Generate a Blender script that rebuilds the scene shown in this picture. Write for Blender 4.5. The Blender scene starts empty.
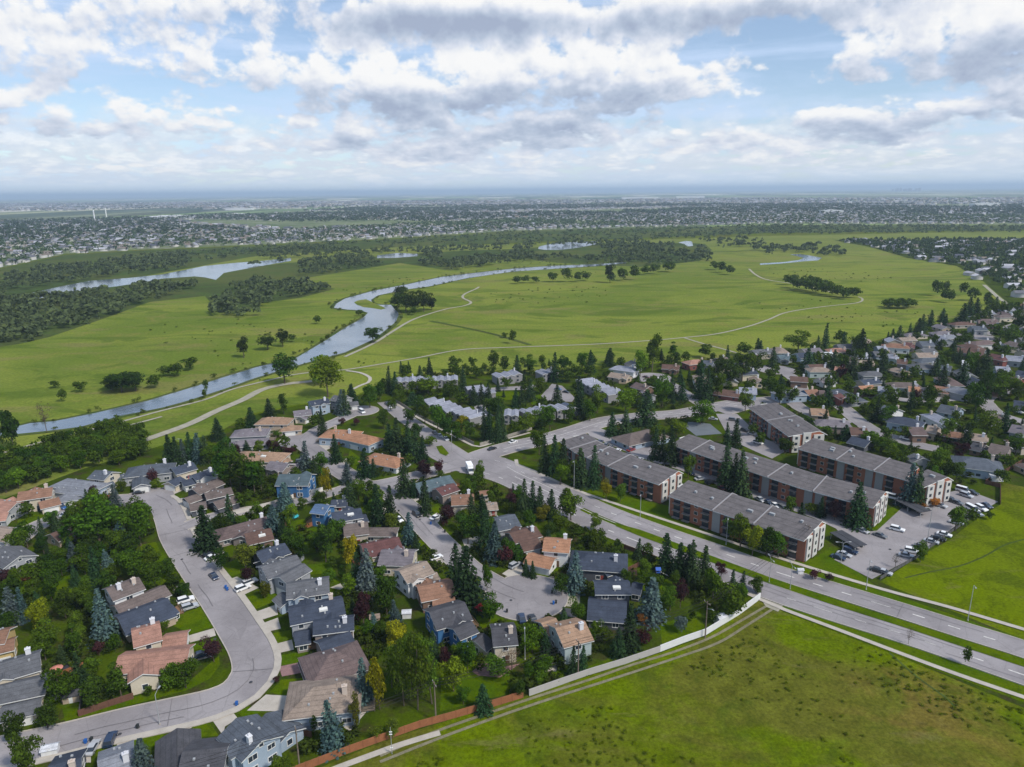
import bpy, math, random
import numpy as np
from mathutils import Vector, Matrix

# ---------------------------------------------------------------- camera, sky, sun, exposure
W_PX, H_PX = 1024, 767
F_PX = 711.0
CAM_H = 115.0
PITCH = math.atan(192.0 / F_PX)
ROLL = math.radians(0.615)
sc = bpy.context.scene
col = sc.collection
cp, sp_ = math.cos(PITCH), math.sin(PITCH)
_f = Vector((0, cp, -sp_)); _r0 = Vector((1, 0, 0)); _u0 = Vector((0, sp_, cp))
_r = _r0 * math.cos(ROLL) - _u0 * math.sin(ROLL)
_u = _u0 * math.cos(ROLL) + _r0 * math.sin(ROLL)
cam = bpy.data.objects.new('camera', bpy.data.cameras.new('camera'))
col.objects.link(cam)
M = Matrix.Identity(4)
for i in range(3):
    M[i][0] = _r[i]; M[i][1] = _u[i]; M[i][2] = -_f[i]
M[2][3] = CAM_H
cam.matrix_world = M
cam.data.sensor_width = 36.0
cam.data.lens = 36.0 * F_PX / W_PX
cam.data.clip_start = 1.0
cam.data.clip_end = 200000
sc.camera = cam
sc.render.engine = 'CYCLES'
sc.view_settings.view_transform = 'Standard'
sc.view_settings.look = 'None'
sc.view_settings.gamma = 1
sc.view_settings.exposure = 0.56
sc.cycles.max_bounces = 5
sc.cycles.diffuse_bounces = 2
sc.cycles.glossy_bounces = 2
sc.cycles.transmission_bounces = 2
sc.cycles.volume_bounces = 0
sc.cycles.transparent_max_bounces = 6
sc.cycles.use_denoising = True
sc.cycles.use_adaptive_sampling = True

SUN_EL, SUN_AZ = math.radians(48), math.radians(128)     # azimuth clockwise from +Y (the way the camera looks)
sun = bpy.data.objects.new('sun', bpy.data.lights.new('sun', 'SUN'))
col.objects.link(sun)
sun.data.energy = 2.8
sun.data.angle = math.radians(7)
sun.data.color = (1.0, 0.95, 0.87)
_sd = Vector((math.sin(SUN_AZ) * math.cos(SUN_EL), math.cos(SUN_AZ) * math.cos(SUN_EL), math.sin(SUN_EL)))
sun.rotation_euler = (-_sd).to_track_quat('-Z', 'Y').to_euler()
sun.location = (0, 0, 300)

class NT:
    """tiny helper for node trees: every argument may be a number or a socket"""
    def __init__(s, tree): s.t = tree
    def put(s, node, idx, v):
        if v is None: return
        if isinstance(v, bpy.types.NodeSocket): s.t.links.new(v, node.inputs[idx])
        else: node.inputs[idx].default_value = v
    def math(s, op, a, b=None, c=None, clamp=False):
        n = s.t.nodes.new('ShaderNodeMath'); n.operation = op; n.use_clamp = clamp
        s.put(n, 0, a); s.put(n, 1, b); s.put(n, 2, c)
        return n.outputs[0]
    def vmath(s, op, a, b=None):
        n = s.t.nodes.new('ShaderNodeVectorMath'); n.operation = op
        s.put(n, 0, a); s.put(n, 1, b)
        return n.outputs['Value'] if op in ('LENGTH', 'DOT_PRODUCT') else n.outputs[0]
    def noise(s, vec, scale, detail=2, rough=0.5, dist=0.0, dim='3D'):
        n = s.t.nodes.new('ShaderNodeTexNoise'); n.noise_dimensions = dim
        s.put(n, 'Vector', vec); n.inputs['Scale'].default_value = scale; n.inputs['Detail'].default_value = detail
        n.inputs['Roughness'].default_value = rough; n.inputs['Distortion'].default_value = dist
        return n.outputs[0]
    def vor(s, vec, scale, feature='F1', out=0):
        n = s.t.nodes.new('ShaderNodeTexVoronoi'); n.feature = feature
        s.put(n, 'Vector', vec); n.inputs['Scale'].default_value = scale
        return n.outputs[out]
    def ramp(s, fac, stops):
        n = s.t.nodes.new('ShaderNodeValToRGB'); s.put(n, 0, fac)
        e = n.color_ramp.elements
        while len(e) < len(stops): e.new(0.5)
        for k, (p, c) in enumerate(stops):
            e[k].position = p
            e[k].color = (c[0], c[1], c[2], 1) if not isinstance(c, (int, float)) else (c, c, c, 1)
        return n.outputs[0]
    def mix(s, fac, a, b, mode='MIX'):
        n = s.t.nodes.new('ShaderNodeMix'); n.data_type = 'RGBA'; n.blend_type = mode
        s.put(n, 0, fac)
        for k, v in ((6, a), (7, b)):
            if isinstance(v, (tuple, list)): v = (v[0], v[1], v[2], 1)
            s.put(n, k, v)
        return n.outputs[2]
    def sstep(s, x, a, b):
        n = s.t.nodes.new('ShaderNodeMapRange'); n.interpolation_type = 'SMOOTHSTEP'
        s.put(n, 0, x); n.inputs[1].default_value = a; n.inputs[2].default_value = b
        n.inputs[3].default_value = 0; n.inputs[4].default_value = 1
        return n.outputs[0]
    def comb(s, x, y, z):
        n = s.t.nodes.new('ShaderNodeCombineXYZ'); s.put(n, 0, x); s.put(n, 1, y); s.put(n, 2, z)
        return n.outputs[0]
    def sep(s, v):
        n = s.t.nodes.new('ShaderNodeSeparateXYZ'); s.put(n, 0, v); return n.outputs

def pix_azel(u, v):
    d = _r * (u - W_PX / 2) + _u * (H_PX / 2 - v) + _f * F_PX
    d.normalize()
    return math.degrees(math.atan2(d.x, d.y)), math.degrees(math.asin(d.z))

# world: Nishita sky with broken cumulus laid out by compass direction and elevation
world = bpy.data.worlds.new('World'); sc.world = world; world.use_nodes = True
wt = world.node_tree; wt.nodes.clear(); n = NT(wt)
tc = wt.nodes.new('ShaderNodeTexCoord').outputs['Generated']
sky = wt.nodes.new('ShaderNodeTexSky'); sky.sky_type = 'NISHITA'; sky.sun_disc = False
sky.sun_elevation = SUN_EL; sky.sun_rotation = SUN_AZ; sky.altitude = 1000; sky.air_density = 1.0; sky.dust_density = 0.6; sky.ozone_density = 2.0
X, Y, Z = n.sep(tc)
el = n.math('MULTIPLY', n.math('ARCSINE', Z), 57.2958)
az = n.math('MULTIPLY', n.math('ARCTAN2', X, Y), 57.2958)
# cloud coordinate: clouds sit on a layer, so they flatten and shrink towards the horizon
elc = n.math('MAXIMUM', el, 0.0)
def cloud_coord(del_, daz=0.0):
    e2 = n.math('ADD', elc, del_)
    lg = n.math('MULTIPLY', n.math('LOGARITHM', n.math('ADD', n.math('MAXIMUM', e2, 0), 2.6), 2.718), 9.0)
    ax = n.math('MULTIPLY', n.math('ADD', az, daz), 0.135)
    return n.comb(ax, n.math('MULTIPLY', lg, 0.24), 3.7)
# (u, v, half width px, half height px, strength) of the masses seen in the photograph, turned into azimuth / elevation
BL = [(305, 84, 62, 24, .50), (395, 92, 60, 22, .46), (560, 70, 80, 34, .62), (470, 88, 70, 24, .52), (640, 88, 66, 26, .50),
      (950, 44, 80, 30, .66), (1015, 28, 50, 34, .5), (852, 66, 30, 12, .42), (850, 120, 64, 16, .52), (975, 110, 60, 16, .5), (760, 89, 16, 7, .46),
      (742, 66, 30, 10, .34), (140, 66, 110, 18, .44), (60, 18, 80, 16, .40), (180, 14, 80, 16, .42), (440, 12, 120, 18, .80), (720, 8, 210, 20, .85),
      (20, 112, 50, 15, .40), (125, 124, 74, 14, .40), (330, 138, 90, 12, .40), (500, 126, 84, 13, .40), (740, 140, 60, 9, .34),
      (548, 148, 26, 8, .34), (110, 157, 28, 6, .40), (660, 150, 60, 7, .3), (400, 158, 60, 7, .34), (400, 52, 60, 10, .3), (10, 60, 50, 22, .3), (270, 44, 60, 16, .26),
      (800, 44, 70, 14, -.3), (780, 100, 80, 9, -.2), (240, 96, 60, 9, -.16), (880, 90, 60, 8, -.25)]
ae = n.comb(az, el, 0.0)
acc = None; accg = None
for (u, v, hw, hh, s) in BL:
    a0, e0 = pix_azel(u, v)
    ra = hw / 12.0; re = hh / 12.0
    nd = wt.nodes.new('ShaderNodeVectorMath'); nd.operation = 'MULTIPLY_ADD'
    wt.links.new(ae, nd.inputs[0]); nd.inputs[1].default_value = (1 / ra, 1 / re, 0); nd.inputs[2].default_value = (-a0 / ra, -e0 / re, 0)
    r2 = n.vmath('DOT_PRODUCT', nd.outputs[0], nd.outputs[0])
    g = n.math('POWER', 0.42, r2)
    acc = n.math('MULTIPLY', g, s * .70) if acc is None else n.math('MULTIPLY_ADD', g, s * .70, acc)
    if s > 0 and hh > 11:                       # lower half of a mass: its shaded base
        q = n.math('MULTIPLY', n.vmath('DOT_PRODUCT', nd.outputs[0], (0, -1, 0)), g)
        accg = n.math('MULTIPLY', q, s) if accg is None else n.math('MULTIPLY_ADD', q, s, accg)
def billow(dl, da, det):
    c = cloud_coord(dl, da)
    v = wt.nodes.new('ShaderNodeTexVoronoi'); v.feature = 'F1'; wt.links.new(c, v.inputs['Vector']); v.inputs['Scale'].default_value = 3.8
    v.inputs['Detail'].default_value = det; v.inputs['Roughness'].default_value = 0.5; v.inputs['Lacunarity'].default_value = 2.1; v.normalize = True
    f = n.noise(c, 2.0, det + 2, 0.56, 0.0)
    return n.math('ADD', n.math('MULTIPLY', v.outputs[0], -1.15), n.math('MULTIPLY', f, 1.75))
b0 = billow(0.0, 0.0, 4.0); b1 = billow(0.55, 0.30, 3.0)
d0 = n.math('ADD', n.math('ADD', b0, acc), n.math('MULTIPLY', n.sstep(el, 7.0, 1.2), 0.14))
cover = n.sstep(d0, 0.70, 0.98)
# rows of small far cumulus that crowd together towards the horizon
lc = n.comb(n.math('MULTIPLY', az, 0.34), n.math('MULTIPLY', n.math('LOGARITHM', n.math('ADD', elc, 0.5), 2.718), 3.1), 1.3)
lv = wt.nodes.new('ShaderNodeTexVoronoi'); lv.feature = 'F1'; wt.links.new(lc, lv.inputs['Vector']); lv.inputs['Scale'].default_value = 1.5; lv.inputs['Detail'].default_value = 3; lv.inputs['Roughness'].default_value = 0.55; lv.normalize = True
ld = n.math('ADD', n.math('MULTIPLY', lv.outputs[0], -1.1), n.math('MULTIPLY', n.noise(lc, 0.8, 4, 0.6), 1.2))
lband = n.math('MULTIPLY', n.sstep(el, 6.5, 3.0), n.sstep(el, 0.2, 1.0))
lcov = n.math('MULTIPLY', n.sstep(n.math('ADD', ld, n.math('MULTIPLY', lband, 0.12)), 0.20, 0.36), n.math('MULTIPLY', lband, 0.8))
thin = n.sstep(n.noise(n.comb(n.math('MULTIPLY', az, 0.06), n.math('MULTIPLY', el, 0.40), 9.1), 1.0, 6, 0.62, 0.4), 0.36, 0.66)
thin = n.math('MULTIPLY_ADD', thin, 0.55, 0.20)
rel = n.math('MULTIPLY', n.math('SUBTRACT', b1, b0), 1.0)
thick = n.sstep(d0, 0.85, 1.6)
shade = n.math('ADD', n.math('MULTIPLY_ADD', accg, 1.5, n.math('MULTIPLY', n.sstep(el, 10.3, 13.0), 0.26)), n.math('ADD', rel, n.math('MULTIPLY_ADD', thick, 0.42, 0.24)), clamp=True)
ccol = n.ramp(shade, [(0.0, (1.0, 1.0, 1.0)), (0.18, (0.92, 0.935, 0.965)), (0.42, (0.72, 0.77, 0.88)), (0.70, (0.52, 0.60, 0.74)), (1.0, (0.40, 0.47, 0.62))])
# the air low over the horizon whitens the sky and the clouds alike
low = n.sstep(el, 2.0, 0.0)
bg_sky = wt.nodes.new('ShaderNodeBackground'); wt.links.new(sky.outputs[0], bg_sky.inputs[0]); bg_sky.inputs[1].default_value = 0.088
bg_thin = wt.nodes.new('ShaderNodeBackground'); bg_thin.inputs[0].default_value = (0.43, 0.53, 0.70, 1)
bg_c = wt.nodes.new('ShaderNodeBackground'); wt.links.new(ccol, bg_c.inputs[0]); bg_c.inputs[1].default_value = 0.90
bg_h = wt.nodes.new('ShaderNodeBackground'); bg_h.inputs[0].default_value = (0.47, 0.56, 0.67, 1)
m0 = wt.nodes.new('ShaderNodeMixShader'); wt.links.new(thin, m0.inputs[0]); wt.links.new(bg_sky.outputs[0], m0.inputs[1]); wt.links.new(bg_thin.outputs[0], m0.inputs[2])
bg_l = wt.nodes.new('ShaderNodeBackground'); bg_l.inputs[1].default_value = 0.69
wt.links.new(n.ramp(n.sstep(ld, 0.2, 0.75), [(0.0, (.70, .76, .86)), (0.5, (.97, .975, .99)), (1.0, (.80, .83, .89))]), bg_l.inputs[0])
ml = wt.nodes.new('ShaderNodeMixShader'); wt.links.new(lcov, ml.inputs[0]); wt.links.new(m0.outputs[0], ml.inputs[1]); wt.links.new(bg_l.outputs[0], ml.inputs[2]); m0 = ml
m1 = wt.nodes.new('ShaderNodeMixShader'); wt.links.new(cover, m1.inputs[0]); wt.links.new(m0.outputs[0], m1.inputs[1]); wt.links.new(bg_c.outputs[0], m1.inputs[2])
m2 = wt.nodes.new('ShaderNodeMixShader'); wt.links.new(n.math('MULTIPLY', low, 0.8), m2.inputs[0]); wt.links.new(m1.outputs[0], m2.inputs[1]); wt.links.new(bg_h.outputs[0], m2.inputs[2])
zen = n.math('MULTIPLY_ADD', n.sstep(el, 16.0, 45.0), 0.95, 1.0)
wt.links.new(n.math('MULTIPLY', zen, 0.66), bg_c.inputs[1])
wo = wt.nodes.new('ShaderNodeOutputWorld'); wt.links.new(m2.outputs[0], wo.inputs[0])
world.cycles.sampling_method = 'MANUAL'; world.cycles.sample_map_resolution = 256

# ---------------------------------------------------------------- helpers
def P(u, v, z=0.0):
    """where the ray through this point of the view meets the height z"""
    d = _r * (u - W_PX / 2) + _u * (H_PX / 2 - v) + _f * F_PX
    t = (z - CAM_H) / d.z
    return Vector((d.x * t, d.y * t, z))
def project(p):
    q = Vector(p) - Vector((0, 0, CAM_H))
    zc = q.dot(_f)
    if zc < 1: return (-9999, -9999)
    return (W_PX / 2 + F_PX * q.dot(_r) / zc, H_PX / 2 - F_PX * q.dot(_u) / zc)
def pxm(u, v):
    """pixels per metre for a thing standing at this ground point"""
    p = P(u, v); q = p - Vector((0, 0, CAM_H))
    return F_PX / q.dot(_f)

def mat(name, build):
    m = bpy.data.materials.new(name); m.use_nodes = True
    t = m.node_tree; t.nodes.clear()
    out = t.nodes.new('ShaderNodeOutputMaterial')
    b = t.nodes.new('ShaderNodeBsdfPrincipled'); t.links.new(b.outputs[0], out.inputs[0])
    build(NT(t), b, t, out)
    return m
def setc(N, b, c, rough=0.9, spec=0.2):
    if isinstance(c, (tuple, list)): c = (c[0], c[1], c[2], 1)
    N.put(b, 'Base Color', c); N.put(b, 'Roughness', rough); b.inputs['Specular IOR Level'].default_value = spec
def posn(t): return t.nodes.new('ShaderNodeNewGeometry').outputs['Position']
def objn(t): return t.nodes.new('ShaderNodeTexCoord').outputs['Object']
def speck(base, amp=0.25, scale=0.3, rough=0.9, spec=0.2, s2=4.0):
    lo = tuple(c * (1 - amp) for c in base); hi = tuple(c * (1 + amp) for c in base)
    def f(N, b, t, o):
        p = posn(t)
        a = N.noise(p, scale, 4, 0.6); c = N.noise(p, s2, 2, 0.6)
        k = N.math('ADD', N.math('MULTIPLY', a, 0.6), N.math('MULTIPLY', c, 0.4))
        setc(N, b, N.ramp(k, [(0.34, lo), (0.64, hi)]), rough, spec)
    return f
def objcol(amp=0.2, scale=0.5, rough=0.85, spec=0.2, rows=0.0):
    """colour comes from the object, with weathering on top"""
    def f(N, b, t, o):
        oc = t.nodes.new('ShaderNodeObjectInfo').outputs['Color']
        p = posn(t)
        k = N.math('ADD', N.math('MULTIPLY', N.noise(p, scale, 4, 0.65), 0.55), N.math('MULTIPLY', N.noise(p, scale * 9, 2, 0.6), 0.45))
        c = N.mix(1.0, oc, N.ramp(k, [(0.3, 1 - amp), (0.7, 1 + amp)]), 'MULTIPLY')
        if rows:
            z = N.sep(p)[2]
            w = N.math('FRACT', N.math('MULTIPLY', z, rows))
            c = N.mix(N.math('MULTIPLY', N.sstep(w, 0.8, 0.95), 0.35), c, (0.02, 0.02, 0.02))
        setc(N, b, c, rough, spec)
    return f
MAT = {}
MAT['shingle'] = mat('shingle', objcol(0.42, 0.45, 0.9, 0.15, rows=2.2))
MAT['siding'] = mat('siding', objcol(0.10, 0.3, 0.75, 0.25, rows=3.2))
MAT['trim'] = mat('trim', speck((0.62, 0.62, 0.6), 0.08, 0.5, 0.6))
def _glass(N, b, t, o):
    setc(N, b, (0.03, 0.04, 0.055), 0.12, 0.6)
MAT['glass'] = mat('glass', _glass)
MAT['dark'] = mat('dark', speck((0.03, 0.03, 0.035), 0.3, 1.0))
MAT['rubber'] = mat('rubber', speck((0.02, 0.02, 0.02), 0.2, 1.0))
MAT['metal'] = mat('metal', speck((0.30, 0.31, 0.32), 0.15, 1.0, 0.5, 0.5))
MAT['wood_pole'] = mat('wood_pole', speck((0.16, 0.125, 0.10), 0.25, 1.5))
MAT['concrete'] = mat('concrete', speck((0.38, 0.345, 0.30), 0.14, 0.4, 0.9, 0.2, 5))
def _asphalt(N, b, t, o):
    p = posn(t)
    big = N.noise(p, 0.06, 5, 0.6); fine = N.noise(p, 3.0, 3, 0.7)
    c = N.mix(N.sstep(big, 0.35, 0.65), (0.215, 0.198, 0.202), (0.280, 0.260, 0.264))
    lane = N.noise(N.vmath('MULTIPLY', p, (1, 1, 1)), 0.35, 5, 0.7, 1.5)
    c = N.mix(N.math('MULTIPLY', N.sstep(lane, 0.55, 0.68), 0.22), c, (0.12, 0.11, 0.11))
    pat = N.vor(p, 0.05, 'F1', 1)
    c = N.mix(0.22, c, N.ramp(N.sep(pat)[0], [(0.0, 0.62), (0.5, 1.0), (1.0, 1.25)]), 'MULTIPLY')
    crack = N.math('LESS_THAN', N.vor(N.vmath('ADD', p, N.vmath('MULTIPLY', N.t.nodes.new('ShaderNodeTexNoise').outputs[1], (3, 3, 0))), 0.14, 'DISTANCE_TO_EDGE'), 0.012)
    c = N.mix(N.math('MULTIPLY', crack, 0.16), c, (0.07, 0.065, 0.065))
    c = N.mix(0.35, c, N.ramp(fine, [(0.3, 0.75), (0.7, 1.2)]), 'MULTIPLY')
    setc(N, b, c, 0.92, 0.15)
MAT['asphalt'] = mat('asphalt', _asphalt)
MAT['seam'] = mat('seam', speck((0.15, 0.14, 0.145), 0.2, 0.5))
MAT['asphalt_dark'] = mat('asphalt_dark', speck((0.05, 0.052, 0.06), 0.25, 0.3))
MAT['paver'] = mat('paver', speck((0.22, 0.13, 0.125), 0.2, 1.0))
MAT['gravel'] = mat('gravel', speck((0.29, 0.27, 0.21), 0.2, 0.3))
MAT['paint'] = mat('road_paint', speck((0.55, 0.53, 0.50), 0.3, 1.2))
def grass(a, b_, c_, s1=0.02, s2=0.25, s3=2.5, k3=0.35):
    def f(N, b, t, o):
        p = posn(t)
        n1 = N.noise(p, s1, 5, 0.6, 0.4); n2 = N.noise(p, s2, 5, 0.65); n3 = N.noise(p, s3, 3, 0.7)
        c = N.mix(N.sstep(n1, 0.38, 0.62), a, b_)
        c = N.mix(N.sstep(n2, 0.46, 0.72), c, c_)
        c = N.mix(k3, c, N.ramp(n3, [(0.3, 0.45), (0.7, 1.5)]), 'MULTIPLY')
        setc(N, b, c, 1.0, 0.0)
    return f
MAT['lawn'] = mat('lawn', grass((0.052, 0.094, 0.001), (0.072, 0.106, 0.001), (0.038, 0.066, 0.002), 0.08, 0.3, 2.0, 0.45))  # greens darkened to stand in for cloud shadow over the foreground
MAT['yard'] = mat('yard', grass((0.030, 0.050, 0.004), (0.050, 0.078, 0.002), (0.042, 0.034, 0.018), 0.06, 0.16, 1.5, 0.6))  # the same cloud shade is put into the yard colours
def _meadow(N, b, t, o):
    p = posn(t)
    st = N.vmath('MULTIPLY', p, (0.5, 1.0, 1.0))
    n1 = N.noise(st, 0.006, 7, 0.66, 1.2); n2 = N.noise(p, 0.03, 6, 0.68, 0.8); n3 = N.noise(p, 0.5, 4, 0.75); n4 = N.noise(st, 0.016, 5, 0.6, 2.0)
    c = N.mix(N.sstep(n1, 0.40, 0.60), (0.162, 0.192, 0.030), (0.106, 0.146, 0.020))
    c = N.mix(N.math('MULTIPLY', N.sstep(n2, 0.50, 0.68), 0.7), c, (0.165, 0.160, 0.040))
    c = N.mix(N.math('MULTIPLY', N.sstep(n4, 0.52, 0.60), 0.75), c, (0.074, 0.112, 0.014))
    n6 = N.noise(N.vmath('MULTIPLY', p, (0.3, 1.0, 1.0)), 0.022, 6, 0.7, 1.0)
    c = N.mix(N.math('MULTIPLY', N.sstep(n6, 0.53, 0.64), 0.6), c, (0.165, 0.150, 0.052))
    yy = N.sep(p)[1]
    c = N.mix(N.math('MULTIPLY', N.sstep(yy, 700, 1500), 0.35), c, (0.15, 0.165, 0.05))
    c = N.mix(0.6, c, N.ramp(n3, [(0.3, 0.5), (0.7, 1.45)]), 'MULTIPLY')
    setc(N, b, c, 1.0, 0.0)
MAT['meadow'] = mat('meadow', _meadow)
def _field(N, b, t, o):
    p = posn(t)
    x, y, z = N.sep(p)
    n1 = N.noise(p, 0.022, 6, 0.66, 1.4); n2 = N.noise(p, 0.06, 7, 0.7, 1.0); n3 = N.noise(p, 1.1, 4, 0.78); n4 = N.noise(p, 0.035, 6, 0.65, 1.6); n5 = N.noise(p, 0.2, 5, 0.7, 0.5)
    c = N.mix(N.sstep(n1, 0.40, 0.58), (0.086, 0.122, 0.001), (0.094, 0.100, 0.012))
    c = N.mix(N.math('MULTIPLY', N.sstep(n2, 0.50, 0.66), 0.6), c, (0.046, 0.074, 0.006))
    dry = N.sstep(N.vmath('LENGTH', N.vmath('SUBTRACT', p, tuple(P(930, 715)))), 30, 4)
    c = N.mix(N.math('MULTIPLY', N.math('MULTIPLY', N.sstep(n4, 0.48, 0.62), dry), 0.5), c, (0.17, 0.110, 0.03))
    c = N.mix(N.math('MULTIPLY', N.sstep(n4, 0.62, 0.72), 0.3), c, (0.12, 0.11, 0.04))
    c = N.mix(0.7, c, N.ramp(n5, [(0.3, 0.55), (0.7, 1.4)]), 'MULTIPLY')
    ctr = N.vmath('MULTIPLY', N.vmath('SUBTRACT', p, tuple(P(985, 545))), (1.0, .8, 1.0))          # the ranker green strip beside the car park
    br = N.sstep(N.math('ADD', N.vmath('LENGTH', ctr), N.math('MULTIPLY', n1, 40)), 88, 52)
    c = N.mix(N.math('MULTIPLY', br, 0.85), c, N.mix(N.sstep(n2, 0.44, 0.6), (0.108, 0.148, 0.000), (0.070, 0.098, 0.002)))
    st_ = N.noise(N.vmath('MULTIPLY', p, (0.25, 1.0, 1.0)), 0.12, 6, 0.72, 1.0)
    c = N.mix(N.math('MULTIPLY', N.sstep(st_, 0.56, 0.66), 0.45), c, (0.135, 0.120, 0.045))
    # farmland far out: large pale and dark parcels
    far = N.sstep(y, 1900, 2600)
    st = N.vmath('MULTIPLY', p, (1.3, 0.30, 1.0))
    v = N.t.nodes.new('ShaderNodeTexVoronoi'); v.feature = 'F1'; v.distance = 'CHEBYCHEV'; N.put(v, 'Vector', st); v.inputs['Scale'].default_value = 0.0014
    par = N.ramp(N.sep(v.outputs[1])[0], [(0.0, (0.04, 0.07, 0.035)), (0.25, (0.20, 0.21, 0.12)), (0.45, (0.025, 0.045, 0.035)), (0.6, (0.50, 0.47, 0.38)), (0.75, (0.05, 0.085, 0.045)), (0.9, (0.16, 0.21, 0.09))])
    st2 = N.vmath('MULTIPLY', p, (2.4, 0.09, 1.0))
    par = N.mix(1.0, par, N.ramp(N.noise(st2, 0.003, 7, 0.75), [(0.35, 0.2), (0.65, 2.2)]), 'MULTIPLY')
    c = N.mix(far, c, par)
    c = N.mix(0.7, c, N.ramp(n3, [(0.3, 0.4), (0.72, 1.55)]), 'MULTIPLY')
    setc(N, b, c, 1.0, 0.0)
MAT['field'] = mat('field', _field)
MAT['scrub'] = mat('scrub', grass((0.045, 0.066, 0.020), (0.080, 0.092, 0.026), (0.055, 0.095, 0.02), 0.006, 0.03, 0.4, 0.5))
MAT['suburb'] = mat('suburb', grass((0.065, 0.105, 0.035), (0.14, 0.17, 0.075), (0.24, 0.23, 0.20), 0.002, 0.02, 0.1, 0.5))
MAT['rut'] = mat('rut', speck((0.17, 0.155, 0.10), 0.35, 0.5))
def _water(N, b, t, o):
    p = posn(t)
    w = N.noise(p, 0.35, 4, 0.6)
    bp = t.nodes.new('ShaderNodeBump'); bp.inputs['Strength'].default_value = 0.25; bp.inputs['Distance'].default_value = 0.5
    t.links.new(w, bp.inputs['Height']); t.links.new(bp.outputs[0], b.inputs['Normal'])
    c = N.mix(N.sstep(N.noise(p, 0.02, 4, 0.6), 0.4, 0.65), (0.10, 0.13, 0.16), (0.16, 0.19, 0.22))
    setc(N, b, c, 0.12, 1.0)
    b.inputs['IOR'].default_value = 1.6
MAT['water'] = mat('water', _water)
def leafmat(name, amp=0.50):
    def f(N, b, t, o):
        oc = t.nodes.new('ShaderNodeObjectInfo').outputs['Color']
        g = t.nodes.new('ShaderNodeNewGeometry')
        rnd = g.outputs['Random Per Island']
        nn = N.noise(g.outputs['Position'], 0.45, 3, 0.6)
        k = N.math('ADD', N.math('MULTIPLY', rnd, 0.5), N.math('MULTIPLY', nn, 0.7))
        c = N.mix(1.0, oc, N.ramp(k, [(0.28, (1 - amp, 1 - amp, 1 - amp * .8)), (0.6, (1, 1, 1)), (0.85, (1 + amp * 1.1, 1 + amp * .95, 1 + amp * .4))]), 'MULTIPLY')
        setc(N, b, c, 0.9, 0.04)
        tr = t.nodes.new('ShaderNodeBsdfTranslucent'); t.links.new(c, tr.inputs[0])
        ms = t.nodes.new('ShaderNodeMixShader'); ms.inputs[0].default_value = 0.30
        t.links.new(b.outputs[0], ms.inputs[1]); t.links.new(tr.outputs[0], ms.inputs[2]); t.links.new(ms.outputs[0], o.inputs[0])
    return mat(name, f)
MAT['leaf'] = leafmat('leaf')
MAT['bark'] = mat('bark', speck((0.10, 0.08, 0.06), 0.3, 2.0))
MAT['fence_wood'] = mat('fence_wood', objcol(0.25, 0.8, 0.85, 0.15))
def _brick(N, b, t, o):
    p = posn(t)
    k = N.noise(p, 0.5, 3, 0.6); k2 = N.noise(p, 6, 2, 0.7)
    c = N.mix(k, (0.250, 0.098, 0.062), (0.345, 0.150, 0.095))
    c = N.mix(0.4, c, N.ramp(k2, [(0.3, 0.6), (0.7, 1.3)]), 'MULTIPLY')
    setc(N, b, c, 0.9, 0.1)
MAT['brick'] = mat('brick', _brick)
def _carpaint(N, b, t, o):
    oc = t.nodes.new('ShaderNodeObjectInfo').outputs['Color']
    setc(N, b, oc, 0.3, 0.5); b.inputs['Coat Weight'].default_value = 0.6; b.inputs['Coat Roughness'].default_value = 0.08
MAT['carpaint'] = mat('carpaint', _carpaint)
MAT['lamp_glass'] = mat('lamp_glass', speck((0.7, 0.68, 0.62), 0.05, 1, 0.2, 0.6))
MAT['plain'] = mat('painted', objcol(0.08, 0.6, 0.6, 0.3))
MAT['court'] = mat('court', speck((0.12, 0.135, 0.15), 0.12, 0.2))

def tag(o, label=None, cat=None, group=None, kind=None):
    if label: o['label'] = label
    if cat: o['category'] = cat
    if group: o['group'] = group
    if kind: o['kind'] = kind
    return o
def mesh(name, verts, faces, mats, idx=None, smooth=False):
    me = bpy.data.meshes.new(name)
    if isinstance(verts, np.ndarray):
        nv = len(verts); nf = len(faces); k = faces.shape[1]
        me.vertices.add(nv); me.vertices.foreach_set('co', verts.astype(np.float32).ravel())
        me.loops.add(nf * k); me.loops.foreach_set('vertex_index', faces.astype(np.int32).ravel())
        me.polygons.add(nf); me.polygons.foreach_set('loop_start', np.arange(0, nf * k, k, dtype=np.int32))
        if idx is not None: me.polygons.foreach_set('material_index', np.asarray(idx, dtype=np.int32))
        me.update(calc_edges=True)
    else:
        me.from_pydata([tuple(v) for v in verts], [], faces)
        if idx is not None: me.polygons.foreach_set('material_index', idx)
        me.update()
    for m in (mats if isinstance(mats, (list, tuple)) else [mats]):
        me.materials.append(MAT[m] if isinstance(m, str) else m)
    if smooth: me.polygons.foreach_set('use_smooth', [True] * len(me.polygons))
    return me
def link(name, me, parent=None, loc=None, rz=None, color=None):
    o = bpy.data.objects.new(name, me); col.objects.link(o)
    if parent: o.parent = parent
    if loc is not None: o.location = loc
    if rz is not None: o.rotation_euler = (0, 0, rz)
    if color: o.color = (color[0], color[1], color[2], 1)
    return o
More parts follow.
